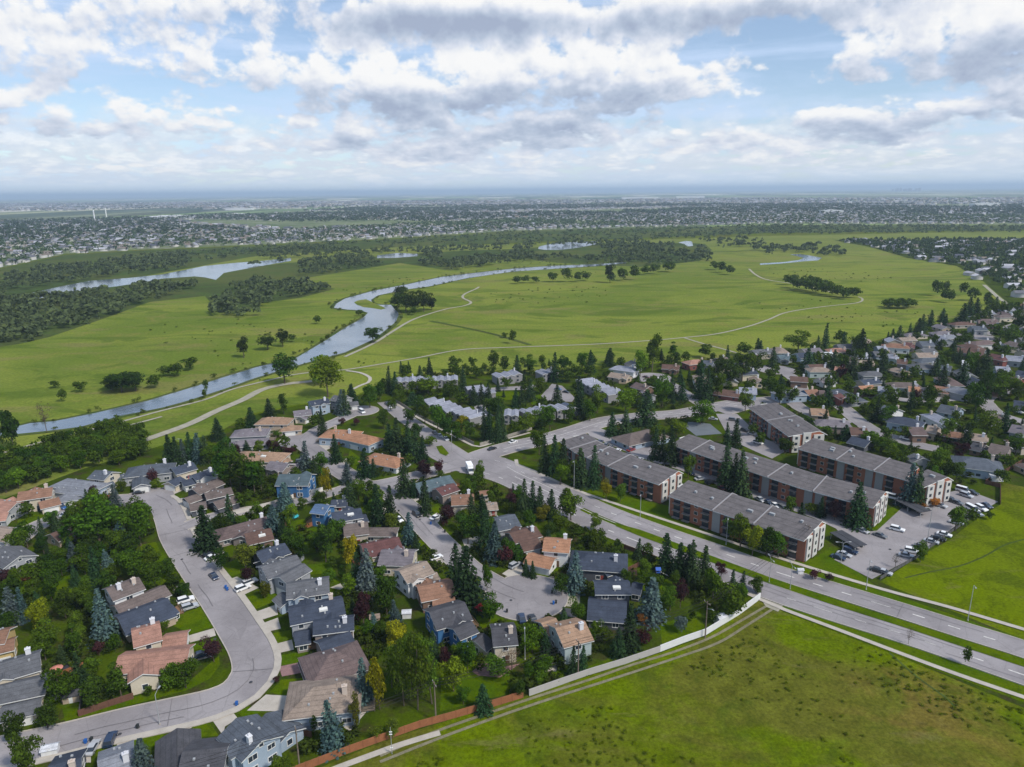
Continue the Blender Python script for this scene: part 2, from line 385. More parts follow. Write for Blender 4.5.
class MB:
    def __init__(s): s.v = []; s.f = []; s.i = []
    def add(s, vs, fs, mi=0):
        k = len(s.v); s.v += [tuple(v) for v in vs]
        for f in fs: s.f.append(tuple(k + q for q in f)); s.i.append(mi)
        return s
    def box(s, x0, x1, y0, y1, z0, z1, mi=0):
        return s.add([(x0, y0, z0), (x1, y0, z0), (x1, y1, z0), (x0, y1, z0), (x0, y0, z1), (x1, y0, z1), (x1, y1, z1), (x0, y1, z1)],
                     [(0, 3, 2, 1), (4, 5, 6, 7), (0, 1, 5, 4), (1, 2, 6, 5), (2, 3, 7, 6), (3, 0, 4, 7)], mi)
    def obox(s, c, ax, hx, hy, z0, z1, mi=0):
        """box about c with half sizes along the unit direction ax and across it"""
        ax = Vector((ax[0], ax[1])).normalized(); ay = Vector((-ax.y, ax.x)); c = Vector((c[0], c[1]))
        q = [c + ax * a * hx + ay * b * hy for a, b in ((-1, -1), (1, -1), (1, 1), (-1, 1))]
        return s.add([(p.x, p.y, z0) for p in q] + [(p.x, p.y, z1) for p in q],
                     [(0, 3, 2, 1), (4, 5, 6, 7), (0, 1, 5, 4), (1, 2, 6, 5), (2, 3, 7, 6), (3, 0, 4, 7)], mi)
    def tube(s, a, b, r0, r1=None, seg=8, mi=0, cap=True):
        a = Vector(a); b = Vector(b); r1 = r0 if r1 is None else r1
        d = (b - a).normalized(); q = d.to_track_quat('Z', 'Y')
        vs = []
        for p, r in ((a, r0), (b, r1)):
            for k in range(seg):
                t = 2 * math.pi * k / seg
                vs.append(p + q @ Vector((math.cos(t) * r, math.sin(t) * r, 0)))
        fs = [(k, (k + 1) % seg, seg + (k + 1) % seg, seg + k) for k in range(seg)]
        if cap: fs += [tuple(range(seg))[::-1], tuple(range(seg, 2 * seg))]
        return s.add(vs, fs, mi)
    def build(s, name, mats, parent=None, color=None, smooth=False, loc=None, rz=None):
        return link(name, mesh(name, s.v, s.f, mats, s.i, smooth), parent, loc, rz, color)

def catmull(pts, step=2.0):
    p = [Vector((q[0], q[1])) for q in pts]
    p = [p[0] * 2 - p[1]] + p + [p[-1] * 2 - p[-2]]
    out = []
    for i in range(1, len(p) - 2):
        n_ = max(1, int((p[i + 1] - p[i]).length / step))
        for k in range(n_):
            t = k / n_; a, b, c, d = p[i - 1], p[i], p[i + 1], p[i + 2]
            out.append(0.5 * ((2 * b) + (c - a) * t + (2 * a - 5 * b + 4 * c - d) * t * t + (3 * b - a - 3 * c + d) * t ** 3))
    out.append(p[-2])
    return out
def offsets(line):
    res = []
    for i in range(len(line)):
        d = (line[min(i + 1, len(line) - 1)] - line[max(i - 1, 0)])
        d = d.normalized() if d.length > 1e-6 else Vector((1, 0))
        res.append(Vector((-d.y, d.x)))
    return res
def ribbon(name, line, width, z, m, kind='structure'):
    nn = offsets(line); vs = []; fs = []
    for p, q in zip(line, nn):
        a = p + q * width / 2; b = p - q * width / 2
        vs += [(a.x, a.y, z), (b.x, b.y, z)]
    for i in range(len(line) - 1): fs.append((2 * i, 2 * i + 1, 2 * i + 3, 2 * i + 2))
    o = link(name, mesh(name, vs, fs, m)); o['kind'] = kind
    return o
def polysheet(name, px, z, m, kind='structure', smooth_it=False):
    w = [P(u, v) for u, v in px]
    if smooth_it:
        w2 = catmull([(p.x, p.y) for p in w] + [(w[0].x, w[0].y)], 6.0)[:-1]
        w = [Vector((p.x, p.y, 0)) for p in w2]
    import mathutils
    tri = mathutils.geometry.tessellate_polygon([[Vector((p.x, p.y, 0)) for p in w]])
    fs = []
    for t in tri:
        a, b, c = (w[k] for k in t)
        cr = (b.x - a.x) * (c.y - a.y) - (b.y - a.y) * (c.x - a.x)
        if abs(cr) < 1e-9: continue
        fs.append(tuple(t) if cr > 0 else tuple(reversed(t)))
    o = link(name, mesh(name, [(p.x, p.y, z) for p in w], fs, m)); o['kind'] = kind
    return o
def inpoly(x, y, poly):
    r = False; j = len(poly) - 1
    for i in range(len(poly)):
        xi, yi = poly[i]; xj, yj = poly[j]
        if (yi > y) != (yj > y) and x < (xj - xi) * (y - yi) / (yj - yi) + xi: r = not r
        j = i
    return r
# ---------------------------------------------------------------- ground, water, roads, paths
S = 65000.0
_g = MB()
_g.add([(-S, -400, 0), (S, -400, 0), (S, S, 0), (-S, S, 0)], [(0, 1, 2, 3)])
tag(_g.build('ground', 'field'), kind='structure')
tag(link('far_suburb_ground', mesh('far_suburb_ground', *(lambda w: ([(p.x, p.y, .12) for p in w], [tuple(range(len(w)))]))(
    [P(u, v) for u, v in [(-420, 300), (-100, 275), (0, 268), (65, 254), (135, 250), (256, 245), (380, 239), (512, 231), (768, 224), (1024, 224.5), (1300, 226), (1300, 206), (1024, 203), (700, 203), (400, 205), (256, 213), (130, 218), (0, 221), (-420, 226)]][::1]), 'suburb')), kind='structure')
polysheet('meadow', [(-420, 420), (-420, 320), (0, 280), (120, 262), (256, 252), (400, 246), (512, 244), (640, 240), (768, 236), (1024, 231), (1300, 231), (1300, 400), (1024, 300), (1000, 305), (975, 312), (930, 325), (870, 342), (760, 354), (680, 361), (600, 366), (480, 374), (400, 374), (372, 388), (345, 400), (300, 404), (250, 414), (215, 434), (160, 446), (80, 470), (0, 500), (-420, 640)], .05, 'meadow')
polysheet('valley_side_ground', [(-420, 360), (-420, 302), (-100, 278), (0, 269), (65, 255), (135, 251), (256, 246), (380, 240), (512, 232), (768, 225), (1024, 225.5), (1300, 227), (1300, 232), (1024, 230), (768, 233), (640, 238), (512, 243), (400, 247), (256, 256), (150, 275), (40, 297), (0, 310)], .10, 'scrub')
polysheet('woodland_floor', [(-300, 372), (-300, 300), (0, 292), (60, 290), (130, 282), (200, 272), (240, 268), (300, 262), (440, 252), (512, 249), (600, 243), (690, 243), (705, 244), (712, 250), (700, 261), (640, 267), (560, 263), (512, 258), (445, 270), (400, 263), (350, 271), (300, 279), (335, 289), (300, 298), (262, 303), (244, 313), (219, 313), (205, 296), (150, 302), (100, 320), (50, 337), (20, 344), (0, 347)], .14, 'scrub')
polysheet('estate_ground', [(833, 240), (870, 247), (908, 258), (957, 266), (984, 282), (1008, 303), (1040, 318), (1300, 400), (1300, 236), (1024, 238), (900, 240)], .16, 'yard')

# river and ponds
RIVER = [(-60, 440), (0, 431), (30, 423.5), (54, 421.6), (94.4, 413.5), (148, 401), (194, 387), (225, 377), (256, 367.5), (296.5, 358), (323.4, 342), (345, 328), (363, 318), (368, 313), (361, 310.5), (348, 309.8), (334, 308), (336, 304), (345, 298.7), (374.7, 290.6), (407, 284.5), (442, 277), (466, 274), (512, 268.8), (552, 266), (600, 264), (626, 262),
         (626, 263.4), (600, 266), (552, 269), (512, 271.8), (466, 278.5), (428.6, 286.6), (407, 289.5), (378, 295.5), (371, 300), (373, 303.5), (380, 305), (391, 305), (399, 314), (396, 322), (374.7, 339), (345, 352.6), (304.6, 363.5), (256, 378), (225, 389), (186, 401.5), (162, 408), (121, 416), (81, 427), (54, 430.5), (20, 434), (0, 436), (-60, 447)]
polysheet('river_water', RIVER, .20, 'water')
ribbon('river_bank', catmull([tuple(P(u, v).xy) for u, v in RIVER] + [tuple(P(*RIVER[0]).xy)], 6), 7.0, .19, 'scrub')
polysheet('river_islet', [(354, 302.5), (358, 300.6), (366, 299.4), (371, 301.6), (377, 304.4), (386, 308.5), (381, 309.8), (372, 308.2), (364, 307.4), (357, 305)], .26, 'meadow')
polysheet('pond_water', [(19, 296), (54, 288), (89, 281), (130, 278), (162, 274.5), (205, 266), (235, 263), (262, 261), (291, 258), (291, 261), (262, 266), (240, 270), (224, 273), (216, 280), (205, 277.5), (195, 276.5), (162, 278.8), (140, 283), (116, 286.6), (85, 290), (54, 296), (30, 300), (12, 301)], .22, 'water')
polysheet('oxbow_water', [(377, 255.5), (398, 253), (418, 254), (418, 256.2), (395, 258), (377, 258.2)], .22, 'water')
polysheet('pond_water', [(539, 246.5), (556, 243), (574, 241.8), (598, 240.8), (596, 244.5), (580, 247.5), (560.6, 250), (545, 250), (538, 249)], .22, 'water')
polysheet('pond_water', [(678, 242.6), (686, 241), (692, 241.5), (693, 246), (688, 246.5), (684, 244)], .22, 'water')
polysheet('pond_water', [(790, 254.5), (800, 254), (812, 256), (822, 258), (818, 260.5), (803, 261.5), (780, 263.8), (760, 265), (760, 263.6), (785, 262), (799, 260), (804, 258)], .22, 'water')

def wpts(px): return [tuple(P(u, v).xy) for u, v in px]
def path(name, px, width, m, z=.28, step=5.0):
    return ribbon(name, catmull(wpts(px), step), width, z, m)
path('gravel_path', [(479, 287), (476, 289), (465, 294), (463, 298), (471, 302.5), (464, 306), (445, 309.5), (415, 319), (393.6, 331), (374.7, 343), (345, 357)], 2.8, 'gravel')
path('gravel_path', [(-40, 462), (0, 454), (54, 439), (108, 425.6), (162, 411), (205, 400), (231, 390), (267, 381), (300, 374), (345, 370), (377, 365), (418, 358), (461, 350), (512, 347.5), (593, 344.5), (647, 341), (682, 338), (717, 334), (747, 327), (768, 320), (787, 312.5), (822, 307), (857, 303), (862.4, 299), (858, 297)], 2.2, 'gravel')
path('gravel_path', [(-40, 472), (0, 462), (54, 446), (108, 431.5), (162, 417)], 2.0, 'gravel', .30)
path('gravel_path', [(684, 338), (700, 343), (736, 353), (757, 360)], 2.0, 'gravel', .32)
path('footpath', [(346, 371), (360, 373), (370, 378), (368, 383), (360, 386), (352, 390)], 2.2, 'concrete', .32)
path('gravel_road', [(140, 441.5), (146, 440), (189, 424.5), (215, 412), (243, 400), (262, 390), (285, 384.5), (312, 381.5)], 5.5, 'gravel', .30)
path('gravel_path', [(749, 269), (756, 275), (768, 280), (800, 285), (830, 292)], 3, 'gravel')
path('gravel_path', [(984, 285), (992, 292), (1000, 299), (1010, 305)], 4, 'gravel')
path('grass_track', [(430, 321), (470, 329), (500, 336), (530, 345)], 4, 'scrub', .24)
path('grass_track', [(560, 250), (700, 252), (800, 249)], 6, 'scrub', .24)

# residential ground: one sheet each side of the field line
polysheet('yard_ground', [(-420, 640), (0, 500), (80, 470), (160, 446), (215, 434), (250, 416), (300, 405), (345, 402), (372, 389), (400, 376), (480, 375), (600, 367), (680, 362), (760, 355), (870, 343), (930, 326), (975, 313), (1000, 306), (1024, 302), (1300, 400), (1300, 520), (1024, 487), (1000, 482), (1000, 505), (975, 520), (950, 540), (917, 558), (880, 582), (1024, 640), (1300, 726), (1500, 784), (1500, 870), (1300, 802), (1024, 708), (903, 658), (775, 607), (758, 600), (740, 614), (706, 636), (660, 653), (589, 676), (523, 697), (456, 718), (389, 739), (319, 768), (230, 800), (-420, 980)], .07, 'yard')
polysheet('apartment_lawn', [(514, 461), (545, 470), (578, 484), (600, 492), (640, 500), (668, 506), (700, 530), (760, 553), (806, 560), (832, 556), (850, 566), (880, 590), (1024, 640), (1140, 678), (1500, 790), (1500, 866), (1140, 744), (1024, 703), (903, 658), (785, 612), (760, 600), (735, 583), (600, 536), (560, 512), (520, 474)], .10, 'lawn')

KEEP = []          # (polyline, half width): where pavement runs; nothing may be planted there
def dist_line(p, line):
    best = 1e9
    for i in range(len(line) - 1):
        a, b = line[i], line[i + 1]; d = b - a
        L = d.length_squared
        t = 0 if L < 1e-9 else max(0, min(1, (p - a).dot(d) / L))
        q = (a + d * t - p).length
        if q < best: best = q
    return best
_bb = []
def on_pavement(p, margin=0.0):
    p = Vector((p[0], p[1]))
    for k, (line, hw, bb) in enumerate(KEEP):
        if not (bb[0] - margin < p.x < bb[1] + margin and bb[2] - margin < p.y < bb[3] + margin): continue
        if dist_line(p, line) < hw + margin: return k + 1
    return 0
def keep(line, hw):
    xs = [p.x for p in line]; ys = [p.y for p in line]
    KEEP.append((line, hw, (min(xs) - hw, max(xs) + hw, min(ys) - hw, max(ys) + hw)))
_rz = [0.15]
ROADS = []
def road(px, width, m='asphalt', kerb=True, walk=0, name='road'):
    line = catmull(wpts(px), 2.5)
    _rz[0] += 0.006
    ribbon(name, line, width, _rz[0], m)
    keep(line, width / 2); ROADS.append((line, width, kerb, walk, len(KEEP)))
    return line
def disc(u, v, r, m='asphalt', kerb=True, name='road_turning_circle'):
    c = P(u, v).xy; _rz[0] += 0.006
    pts = [Vector((c.x + math.cos(t * math.tau / 48) * r, c.y + math.sin(t * math.tau / 48) * r)) for t in range(48)]
    o = link(name, mesh(name, [(p.x, p.y, _rz[0]) for p in pts], [tuple(range(48))], m)); o['kind'] = 'structure'
    keep([Vector(c), Vector((c.x + .01, c.y))], r); ROADS.append((pts + [pts[0]], 0, kerb, 0, len(KEEP)))
crescent = road([(-300, 812), (-60, 765), (0, 752), (60, 739), (120, 724), (170, 713), (212, 703), (239, 690), (253, 671), (251, 652), (238, 629), (222, 604), (204, 579), (188, 556), (176, 536), (170, 518), (163, 505), (150, 498)], 10.0, walk=-1)
disc(146, 499, 10)
road([(150, 499), (128, 499), (112, 500)], 8.5)
lane_w = road([(70, 505), (66, 512), (50, 521), (34, 528), (10, 545), (-20, 560)], 8.5)
cross = road([(182, 528), (205, 519), (235, 513), (265, 508), (300, 502), (338, 491), (352, 486)], 6.5, walk=0)
street_b = road([(306, 434), (300, 441), (312, 450), (330, 464), (350, 477), (368, 486), (400, 481), (432, 472), (458, 466)], 9.5)
disc(300, 441, 10)
road([(303, 440), (318, 430), (338, 421), (362, 410)], 8.0)
disc(362, 411, 9)
street_c = road([(384, 486), (396, 498), (412, 512), (430, 532), (450, 552), (472, 572), (500, 588), (520, 596)], 9.0)
disc(526, 597, 12.2)
street_d = road([(385, 402), (396, 411), (406, 419), (427, 434), (449, 449), (468, 461), (482, 469)], 8.5)
road([(424, 445), (436, 455), (450, 462), (464, 467)], 7.5, kerb=False)
north = road([(462, 466), (482, 456), (512, 447), (540, 441), (575, 431), (604, 422), (640, 417), (680, 414), (712, 408), (742, 403), (790, 399)], 13.0)
main_n = road([(470, 459), (500, 462), (525, 474), (556, 488), (605, 511), (660, 532), (718, 552), (768, 570), (832, 590), (900, 611), (960, 630), (1024, 650), (1140, 690), (1500, 814)], 8.6, name='main_road')
main_s = road([(462, 468), (490, 475), (512, 483), (545, 500), (590, 523), (640, 543), (700, 565), (768, 592), (832, 613), (900, 634), (960, 654), (1024, 676), (1140, 716), (1500, 840)], 8.6, name='main_road')
road([(485, 461), (505, 470), (530, 482), (560, 497), (585, 508)], 12.0, kerb=False, name='main_road')
road([(470, 464), (484, 466), (498, 468)], 22.0, kerb=False, name='road_junction')
up_street = road([(712, 409), (702, 404), (686, 395), (672, 386), (655, 378)], 8.5)
disc(652, 378, 12)
east = road([(790, 399), (800, 408), (822, 418), (850, 424)], 8.5)
road([(838, 404), (848, 412), (858, 421), (876, 432), (900, 440), (925, 447), (948, 451)], 8.5)
road([(722, 413), (735, 410), (760, 402)], 8.0)
disc(776, 370, 12)
road([(776, 370), (790, 376), (800, 386), (800, 398)], 8.0)
road([(1028, 424), (1000, 415), (988, 406), (986, 398), (1003, 392), (1030, 390)], 8.0)
road([(986, 335), (1000, 331), (1016, 325), (1034, 320)], 8.5)
disc(984, 338, 11)
road([(850, 395), (880, 397), (915, 401), (960, 399), (988, 402)], 7.0)
# shared forecourts and car parks
lots = [
 [(640, 458), (590, 436), (584, 430), (596, 427), (640, 443), (700, 466), (750, 486), (800, 502), (832, 508), (848, 516), (868, 532), (877, 531), (902, 508), (930, 497), (960, 490), (969, 491), (998, 502), (975, 516), (960, 523), (948, 532), (935, 545), (917, 556), (872, 579.6), (834, 560), (850, 545), (836, 529), (815, 519), (796, 512), (745, 496), (679, 470)],
 [(716, 414), (737, 414), (762, 438), (790, 449), (772, 459), (756, 452), (730, 440)],
 [(474, 407), (484, 402), (487, 412), (494, 416), (486, 424), (478, 416)],
 [(541, 396), (552, 384), (562, 386), (575, 398), (572, 402), (548, 402)],
 [(491, 388), (524, 386), (540, 384), (540, 386), (524, 390), (491, 391)]]
LOTP = []
for k, q in enumerate(lots):
    polysheet('car_park', q, .17 + .004 * k, 'asphalt')
    LOTP.append([tuple(P(u, v).xy) for u, v in q])
LOTP.append([tuple(P(u, v).xy) for u, v in [(686, 420), (712, 422), (724, 435), (694, 437), (684, 428)]])
keep([P(124, 510).xy, P(160, 514).xy], 5)
keep([P(160, 484).xy, P(180, 480).xy], 3)
polysheet('tennis_court', [(688, 422), (710, 424), (722, 434), (696, 436), (686, 428)], .16, 'court')

# kerbs and pavements beside each road, broken where another road or a crossing joins
def strip_along(line, off, w, z0, z1, name, m, skip):
    nn = offsets(line); mb = MB()
    for i in range(len(line) - 1):
        a = line[i] + nn[i] * off; b = line[i + 1] + nn[i + 1] * off
        mid = (a + b) / 2
        if any(k != skip and bb[0] - 1 < mid.x < bb[1] + 1 and bb[2] - 1 < mid.y < bb[3] + 1 and dist_line(mid, l2) < hw - 0.05
               for k, (l2, hw, bb) in enumerate(KEEP, 1)): continue
        if any(inpoly(mid.x, mid.y, q) for q in LOTP): continue
        s = nn[i] * (w / 2); t = nn[i + 1] * (w / 2)
        q = [a - s, a + s, b + t, b - t]
        mb.add([(p.x, p.y, z0) for p in q] + [(p.x, p.y, z1) for p in q], [(4, 7, 6, 5), (0, 4, 5, 1)[::-1], (3, 2, 6, 7), (1, 5, 6, 2), (0, 3, 7, 4)])
    if mb.v: tag(mb.build(name, m), kind='structure')
for line, w, kerb, walk, idx in ROADS:
    if not kerb: continue
    for sgn in ((1, -1) if w else (-1,)):
        strip_along(line, sgn * (w / 2 + .12), .26, .08, .33, 'kerb', 'concrete', idx)
        if walk == sgn: strip_along(line, sgn * (w / 2 + 1.0), 1.5, .08, .30, 'pavement', 'concrete', idx)
def walkway(px, w=1.8, m='concrete'):
    line = catmull(wpts(px), 3.0); ribbon('pavement', line, w, .26, m); keep(line, w / 2)
walkway([(516, 460), (517, 465), (533, 471), (574, 489.5), (618, 505), (700, 532), (784, 560), (876, 588), (950, 608), (1024, 630), (1140, 664), (1500, 770)], 1.6)
walkway([(745, 593), (765, 602), (784, 610), (840, 631), (903, 655), (960, 676), (1024, 698), (1140, 738), (1500, 862)], 1.5)
walkway([(395, 403), (420, 419), (448, 433), (473, 446), (480, 447), (500, 441), (530, 433)], 1.6)
walkway([(216, 516), (240, 510), (290, 499), (335, 489)], 1.6)
# wheel ruts across the rough grass
for du in (0, 1):
    ribbon('dirt_track', catmull(wpts([(776 - du * 6, 607 - du * 3), (746 - du * 7, 626 - du * 4), (718 - du * 8, 643 - du * 5), (679 - du * 8, 657 - du * 4), (640 - du * 8, 670 - du * 5), (600 - du * 8, 683 - du * 4), (550 - du * 8, 699 - du * 4), (500 - du * 8, 716 - du * 4), (440 - du * 8, 738 - du * 5), (380, 762 - du * 6)]), 3), .8, .06, 'rut')['kind'] = 'structure'
ribbon('dirt_track', catmull(wpts([(889, 652), (905, 667), (925, 683), (945, 697), (956, 708)]), 3), .5, .062, 'scrub')['kind'] = 'structure'
ribbon('dirt_track', catmull(wpts([(905, 578), (930, 572), (960, 566), (985, 556), (1005, 545), (1030, 538)]), 3), .6, .062, 'scrub')['kind'] = 'structure'
polysheet('dirt_patch', [(760, 598), (785, 604), (778, 612), (766, 607)], .12, 'gravel')
# kerb line of concrete along the timber fence
ribbon('concrete_strip', catmull(wpts([(440, 733), (400, 745), (340, 767), (320, 775)]), 3), 1.6, .09, 'concrete')

# lane markings and tyre-worn seams
mk = MB()
def dashes(line, off, dash=3.0, gap=6.0, w=.18, z=.42, s0=0, s1=1e9):
    nn = offsets(line); s = 0
    for i in range(len(line) - 1):
        a, b = line[i], line[i + 1]; L = (b - a).length
        if s0 <= s <= s1 and (s % (dash + gap)) < dash:
            p, q = a + nn[i] * off, b + nn[i + 1] * off; t = nn[i] * w
            mk.add([(p.x - t.x, p.y - t.y, z), (q.x - t.x, q.y - t.y, z), (q.x + t.x, q.y + t.y, z), (p.x + t.x, p.y + t.y, z)], [(0, 1, 2, 3)])
        s += L
dashes(main_n, 0, z=.28); dashes(main_s, 0, z=.28)
dashes(north, 0.0, 1000, 0, .12, .26, 25, 1e9)
dashes(north, 3.2, 3, 5, .14, .26, 20); dashes(north, -3.2, 3, 5, .14, .26, 20)
dashes(main_n, -5.4, 1000, 0, .12, .285, 30, 95); dashes(main_n, -2.0, 1000, 0, .1, .285, 20, 60)
tag(mk.build('road_marking', 'paint'), kind='structure')
# raised grass median and verges
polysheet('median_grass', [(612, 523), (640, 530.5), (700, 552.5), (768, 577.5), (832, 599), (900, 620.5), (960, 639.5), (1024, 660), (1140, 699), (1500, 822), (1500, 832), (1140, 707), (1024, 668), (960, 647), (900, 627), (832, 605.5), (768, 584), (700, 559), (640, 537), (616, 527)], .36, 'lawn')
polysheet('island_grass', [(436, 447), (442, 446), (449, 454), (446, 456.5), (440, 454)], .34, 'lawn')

LAWNS = [[(202.5, 606.6), (214, 627), (190, 634), (165, 622), (172, 617)], [(162, 552), (185, 582), (165, 586), (143, 582)], [(156, 542), (160, 551), (143, 558), (140, 545)],
 [(216.6, 566), (237, 560), (249, 569), (237, 575), (225, 579)], [(243, 598), (276, 591), (279, 600), (252, 611)], [(262, 636), (291, 630), (292, 639.5), (265.5, 646.5)],
 [(192, 646), (215, 638), (219, 650), (192, 655)], [(277, 656), (309, 651), (309, 662), (280, 666)], [(270, 692), (281, 680), (306, 678), (284, 697)],
 [(238, 713), (248, 707), (262, 711), (256, 716), (242, 717)], [(192, 721.5), (208, 721), (219, 736), (195, 738)], [(130, 738), (163, 728), (164, 735), (153, 747), (130, 745)], [(97, 750), (108, 745), (107, 756), (96, 760)],
 [(140, 696), (190, 681), (219, 656), (220, 665), (210, 679), (186, 691), (140, 703), (90, 716), (60, 721), (80, 708)],
 [(520, 577), (560, 568), (550, 580), (530, 582)], [(476, 618), (492, 611), (507.6, 621), (482, 629)], [(528, 622), (535, 631), (528, 634)], [(440, 665), (441, 690), (440, 712), (505, 695), (510, 677), (480, 675), (475, 655), (455, 662)][::-1],
 [(526, 640), (536, 638), (548, 657), (530, 663)], [(550, 672), (590, 666), (640, 648), (642, 652), (600, 668), (560, 681)], [(660, 625), (700, 612), (705, 630), (662, 645)],
 [(620, 556), (634, 553), (646, 560), (625, 571)], [(628, 574), (650, 568), (675, 581), (677, 590), (665, 592)], [(308, 565), (330, 563), (335, 573), (310, 575)], [(332, 578), (352, 579), (350, 593), (338, 592)],
 [(283, 523), (305, 519), (308, 525), (296, 531)], [(295, 545), (314, 540), (316, 553), (298, 556)], [(306, 530), (320, 526), (326, 533), (312, 538)], [(416, 542), (427, 539), (439, 554), (432, 556)], [(423, 514), (437, 504), (445, 512), (430, 519)],
 [(488, 392), (524, 391), (520, 400), (490, 400)], [(527, 398), (542, 394), (549, 402), (532, 405)], [(17, 522), (26, 512), (48, 513), (42, 522), (22, 527)], [(143, 489), (156, 480), (162, 486), (146, 494)],
 [(178, 522), (202, 513), (205, 520), (184, 526)], [(268, 431), (285, 428), (295, 433), (280, 436)], [(308, 441), (318, 437), (322, 442), (310, 447)], [(325, 454), (338, 450), (346, 460), (336, 463)], [(40, 575), (95, 565), (95, 590), (60, 600), (20, 600), (0, 590)][::-1],
 [(455, 655), (480, 650), (476, 660)], [(390, 496), (404, 490), (402, 500)], [(852, 525), (868, 518), (905, 502), (880, 540)], [(812, 560), (830, 548), (840, 556), (822, 566)], [(873, 536), (900, 525), (908, 528), (884, 545)], [(350, 450), (370, 466), (360, 471), (346, 466)], [(60, 700), (78, 690), (80, 716), (66, 724)]]
LAWNW = [[tuple(P(u, v).xy) for u, v in q] for q in LAWNS]
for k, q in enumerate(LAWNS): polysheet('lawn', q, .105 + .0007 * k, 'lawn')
DRIVES = [([(250.5, 614), (276, 605), (278, 615), (256, 622)], 'concrete'), ([(259, 625), (278, 618), (281, 629), (263, 633)], 'concrete'), ([(265.5, 647), (292, 640), (294, 650), (272, 655)], 'concrete'),
 ([(228, 580), (237, 577), (259, 588), (240, 597)], 'concrete'), ([(206, 553), (217, 547), (226, 553), (215, 563)], 'concrete'), ([(170, 614.5), (176, 611), (194, 598), (200, 606), (171, 617)], 'concrete'),
 ([(188.5, 636), (214, 628.5), (216, 636), (190, 643)], 'concrete'), ([(168, 589), (184, 584), (186, 588), (175, 592)], 'concrete'), ([(247, 711), (266, 695), (302, 697), (286, 712)], 'concrete'),
 ([(213, 721.5), (234, 714), (238, 719), (225, 727), (223, 736)], 'concrete'), ([(168, 726), (190, 721), (192, 728), (172, 737)], 'concrete'), ([(117, 739), (127, 737), (130, 743), (117, 747)], 'concrete'), ([(85, 748), (91, 746), (91, 763), (85, 763)], 'concrete'),
 ([(195, 653), (210, 650), (212, 657), (197, 661)], 'concrete'), ([(502, 574), (520, 562), (524, 572), (514, 580)], 'concrete'), ([(540, 581), (554.5, 575), (554, 584), (545, 586)], 'concrete'),
 ([(561, 597), (580, 594), (580, 608), (561, 606)], 'gravel'), ([(552, 612), (559, 607.5), (584, 611), (575, 619)], 'asphalt_dark'), ([(529, 621), (542, 616), (538, 628)], 'concrete'), ([(279, 667), (308, 661), (308, 672), (282, 677)], 'paver'),
 ([(54, 508), (66, 500), (78, 507), (66, 515)], 'paver'), ([(132, 487), (143, 480), (147, 487), (136, 497)], 'concrete'), ([(160, 489), (183, 478), (196, 485), (168, 497)], 'concrete'), ([(164, 502), (184, 498), (188, 505), (168, 511)], 'concrete'),
 ([(170, 514), (188, 507), (198, 512), (178, 520)], 'concrete'), ([(310, 446), (325, 440), (334, 447), (320, 453)], 'concrete'), ([(336, 464), (346, 458), (353, 463), (344, 470)], 'concrete'), ([(402, 496), (416, 490), (424, 497), (410, 505)], 'concrete'),
 ([(428, 518), (437, 513), (444, 518), (436, 524)], 'concrete'), ([(433, 557), (446, 550), (450, 556), (440, 566)], 'concrete'), ([(462, 540), (480, 536), (484, 542), (466, 550)], 'concrete'), ([(370, 512), (392, 505), (400, 512), (378, 520)], 'concrete'),
 ([(425, 668), (0, 0), (0, 0)], None)]
DRIVEP = []
for k, (q, m) in enumerate(DRIVES):
    if m:
        polysheet('driveway', q, .135 + .0004 * k, m); DRIVEP.append([tuple(P(u, v).xy) for u, v in q])
PATIOS = [([(472, 672), (484, 662), (500, 668), (520, 664), (500, 678), (478, 676)], 'paver'), ([(52, 664), (64, 662), (66, 690), (54, 702), (44, 690)], 'gravel'), ([(348, 720), (362, 704), (370, 708), (350, 732), (344, 728)], 'concrete'),
 ([(545, 665), (560, 662), (556, 672), (545, 672)], 'concrete'), ([(330, 588), (345, 582), (352, 578), (353, 583), (340, 590)], 'concrete')]
for k, (q, m) in enumerate(PATIOS): polysheet('patio', q, .15 + .0005 * k, m)
# ---------------------------------------------------------------- houses
LAND = []          # (short unique phrase, centre, radius): what labels of smaller things refer to
FOOT = []          # footprints (centre, half length, half width, axis) nothing may be planted on
def blocked(p, m=0.6):
    p = Vector((p[0], p[1]))
    for c, hl, hw, ax in FOOT:
        d = p - c
        if abs(d.x) > hl + hw + m or abs(d.y) > hl + hw + m: continue
        a = abs(d.dot(ax)); b = abs(d.dot(Vector((-ax.y, ax.x))))
        if a < hl + m and b < hw + m: return True
    return False
ROOF = dict(taupe=(.125, .100, .092), mauve=(.120, .088, .084), navy=(.044, .054, .078), slate=(.080, .092, .112), grey=(.105, .108, .118), lgrey=(.175, .185, .21), pale=(.23, .24, .285),
            tan=(.26, .17, .115), orange=(.285, .150, .090), rust=(.205, .115, .078), salmon=(.30, .165, .125), maroon=(.105, .050, .048), brown=(.105, .064, .052), beige=(.24, .19, .155), teal=(.075, .105, .12), dark=(.062, .062, .070), white=(.5, .51, .54), blue=(.075, .12, .20), lilac=(.15, .135, .15))
WALL = dict(white=(.62, .62, .62), cream=(.52, .46, .36), grey=(.30, .31, .33), lblue=(.30, .37, .45), blue=(.045, .14, .30), green=(.36, .42, .42), brown=(.17, .11, .08), tan=(.40, .32, .24), red=(.20, .07, .06), beige=(.42, .37, .31), dark=(.08, .085, .10), taupe=(.24, .20, .18), yellow=(.48, .36, .16), teal=(.14, .22, .27))

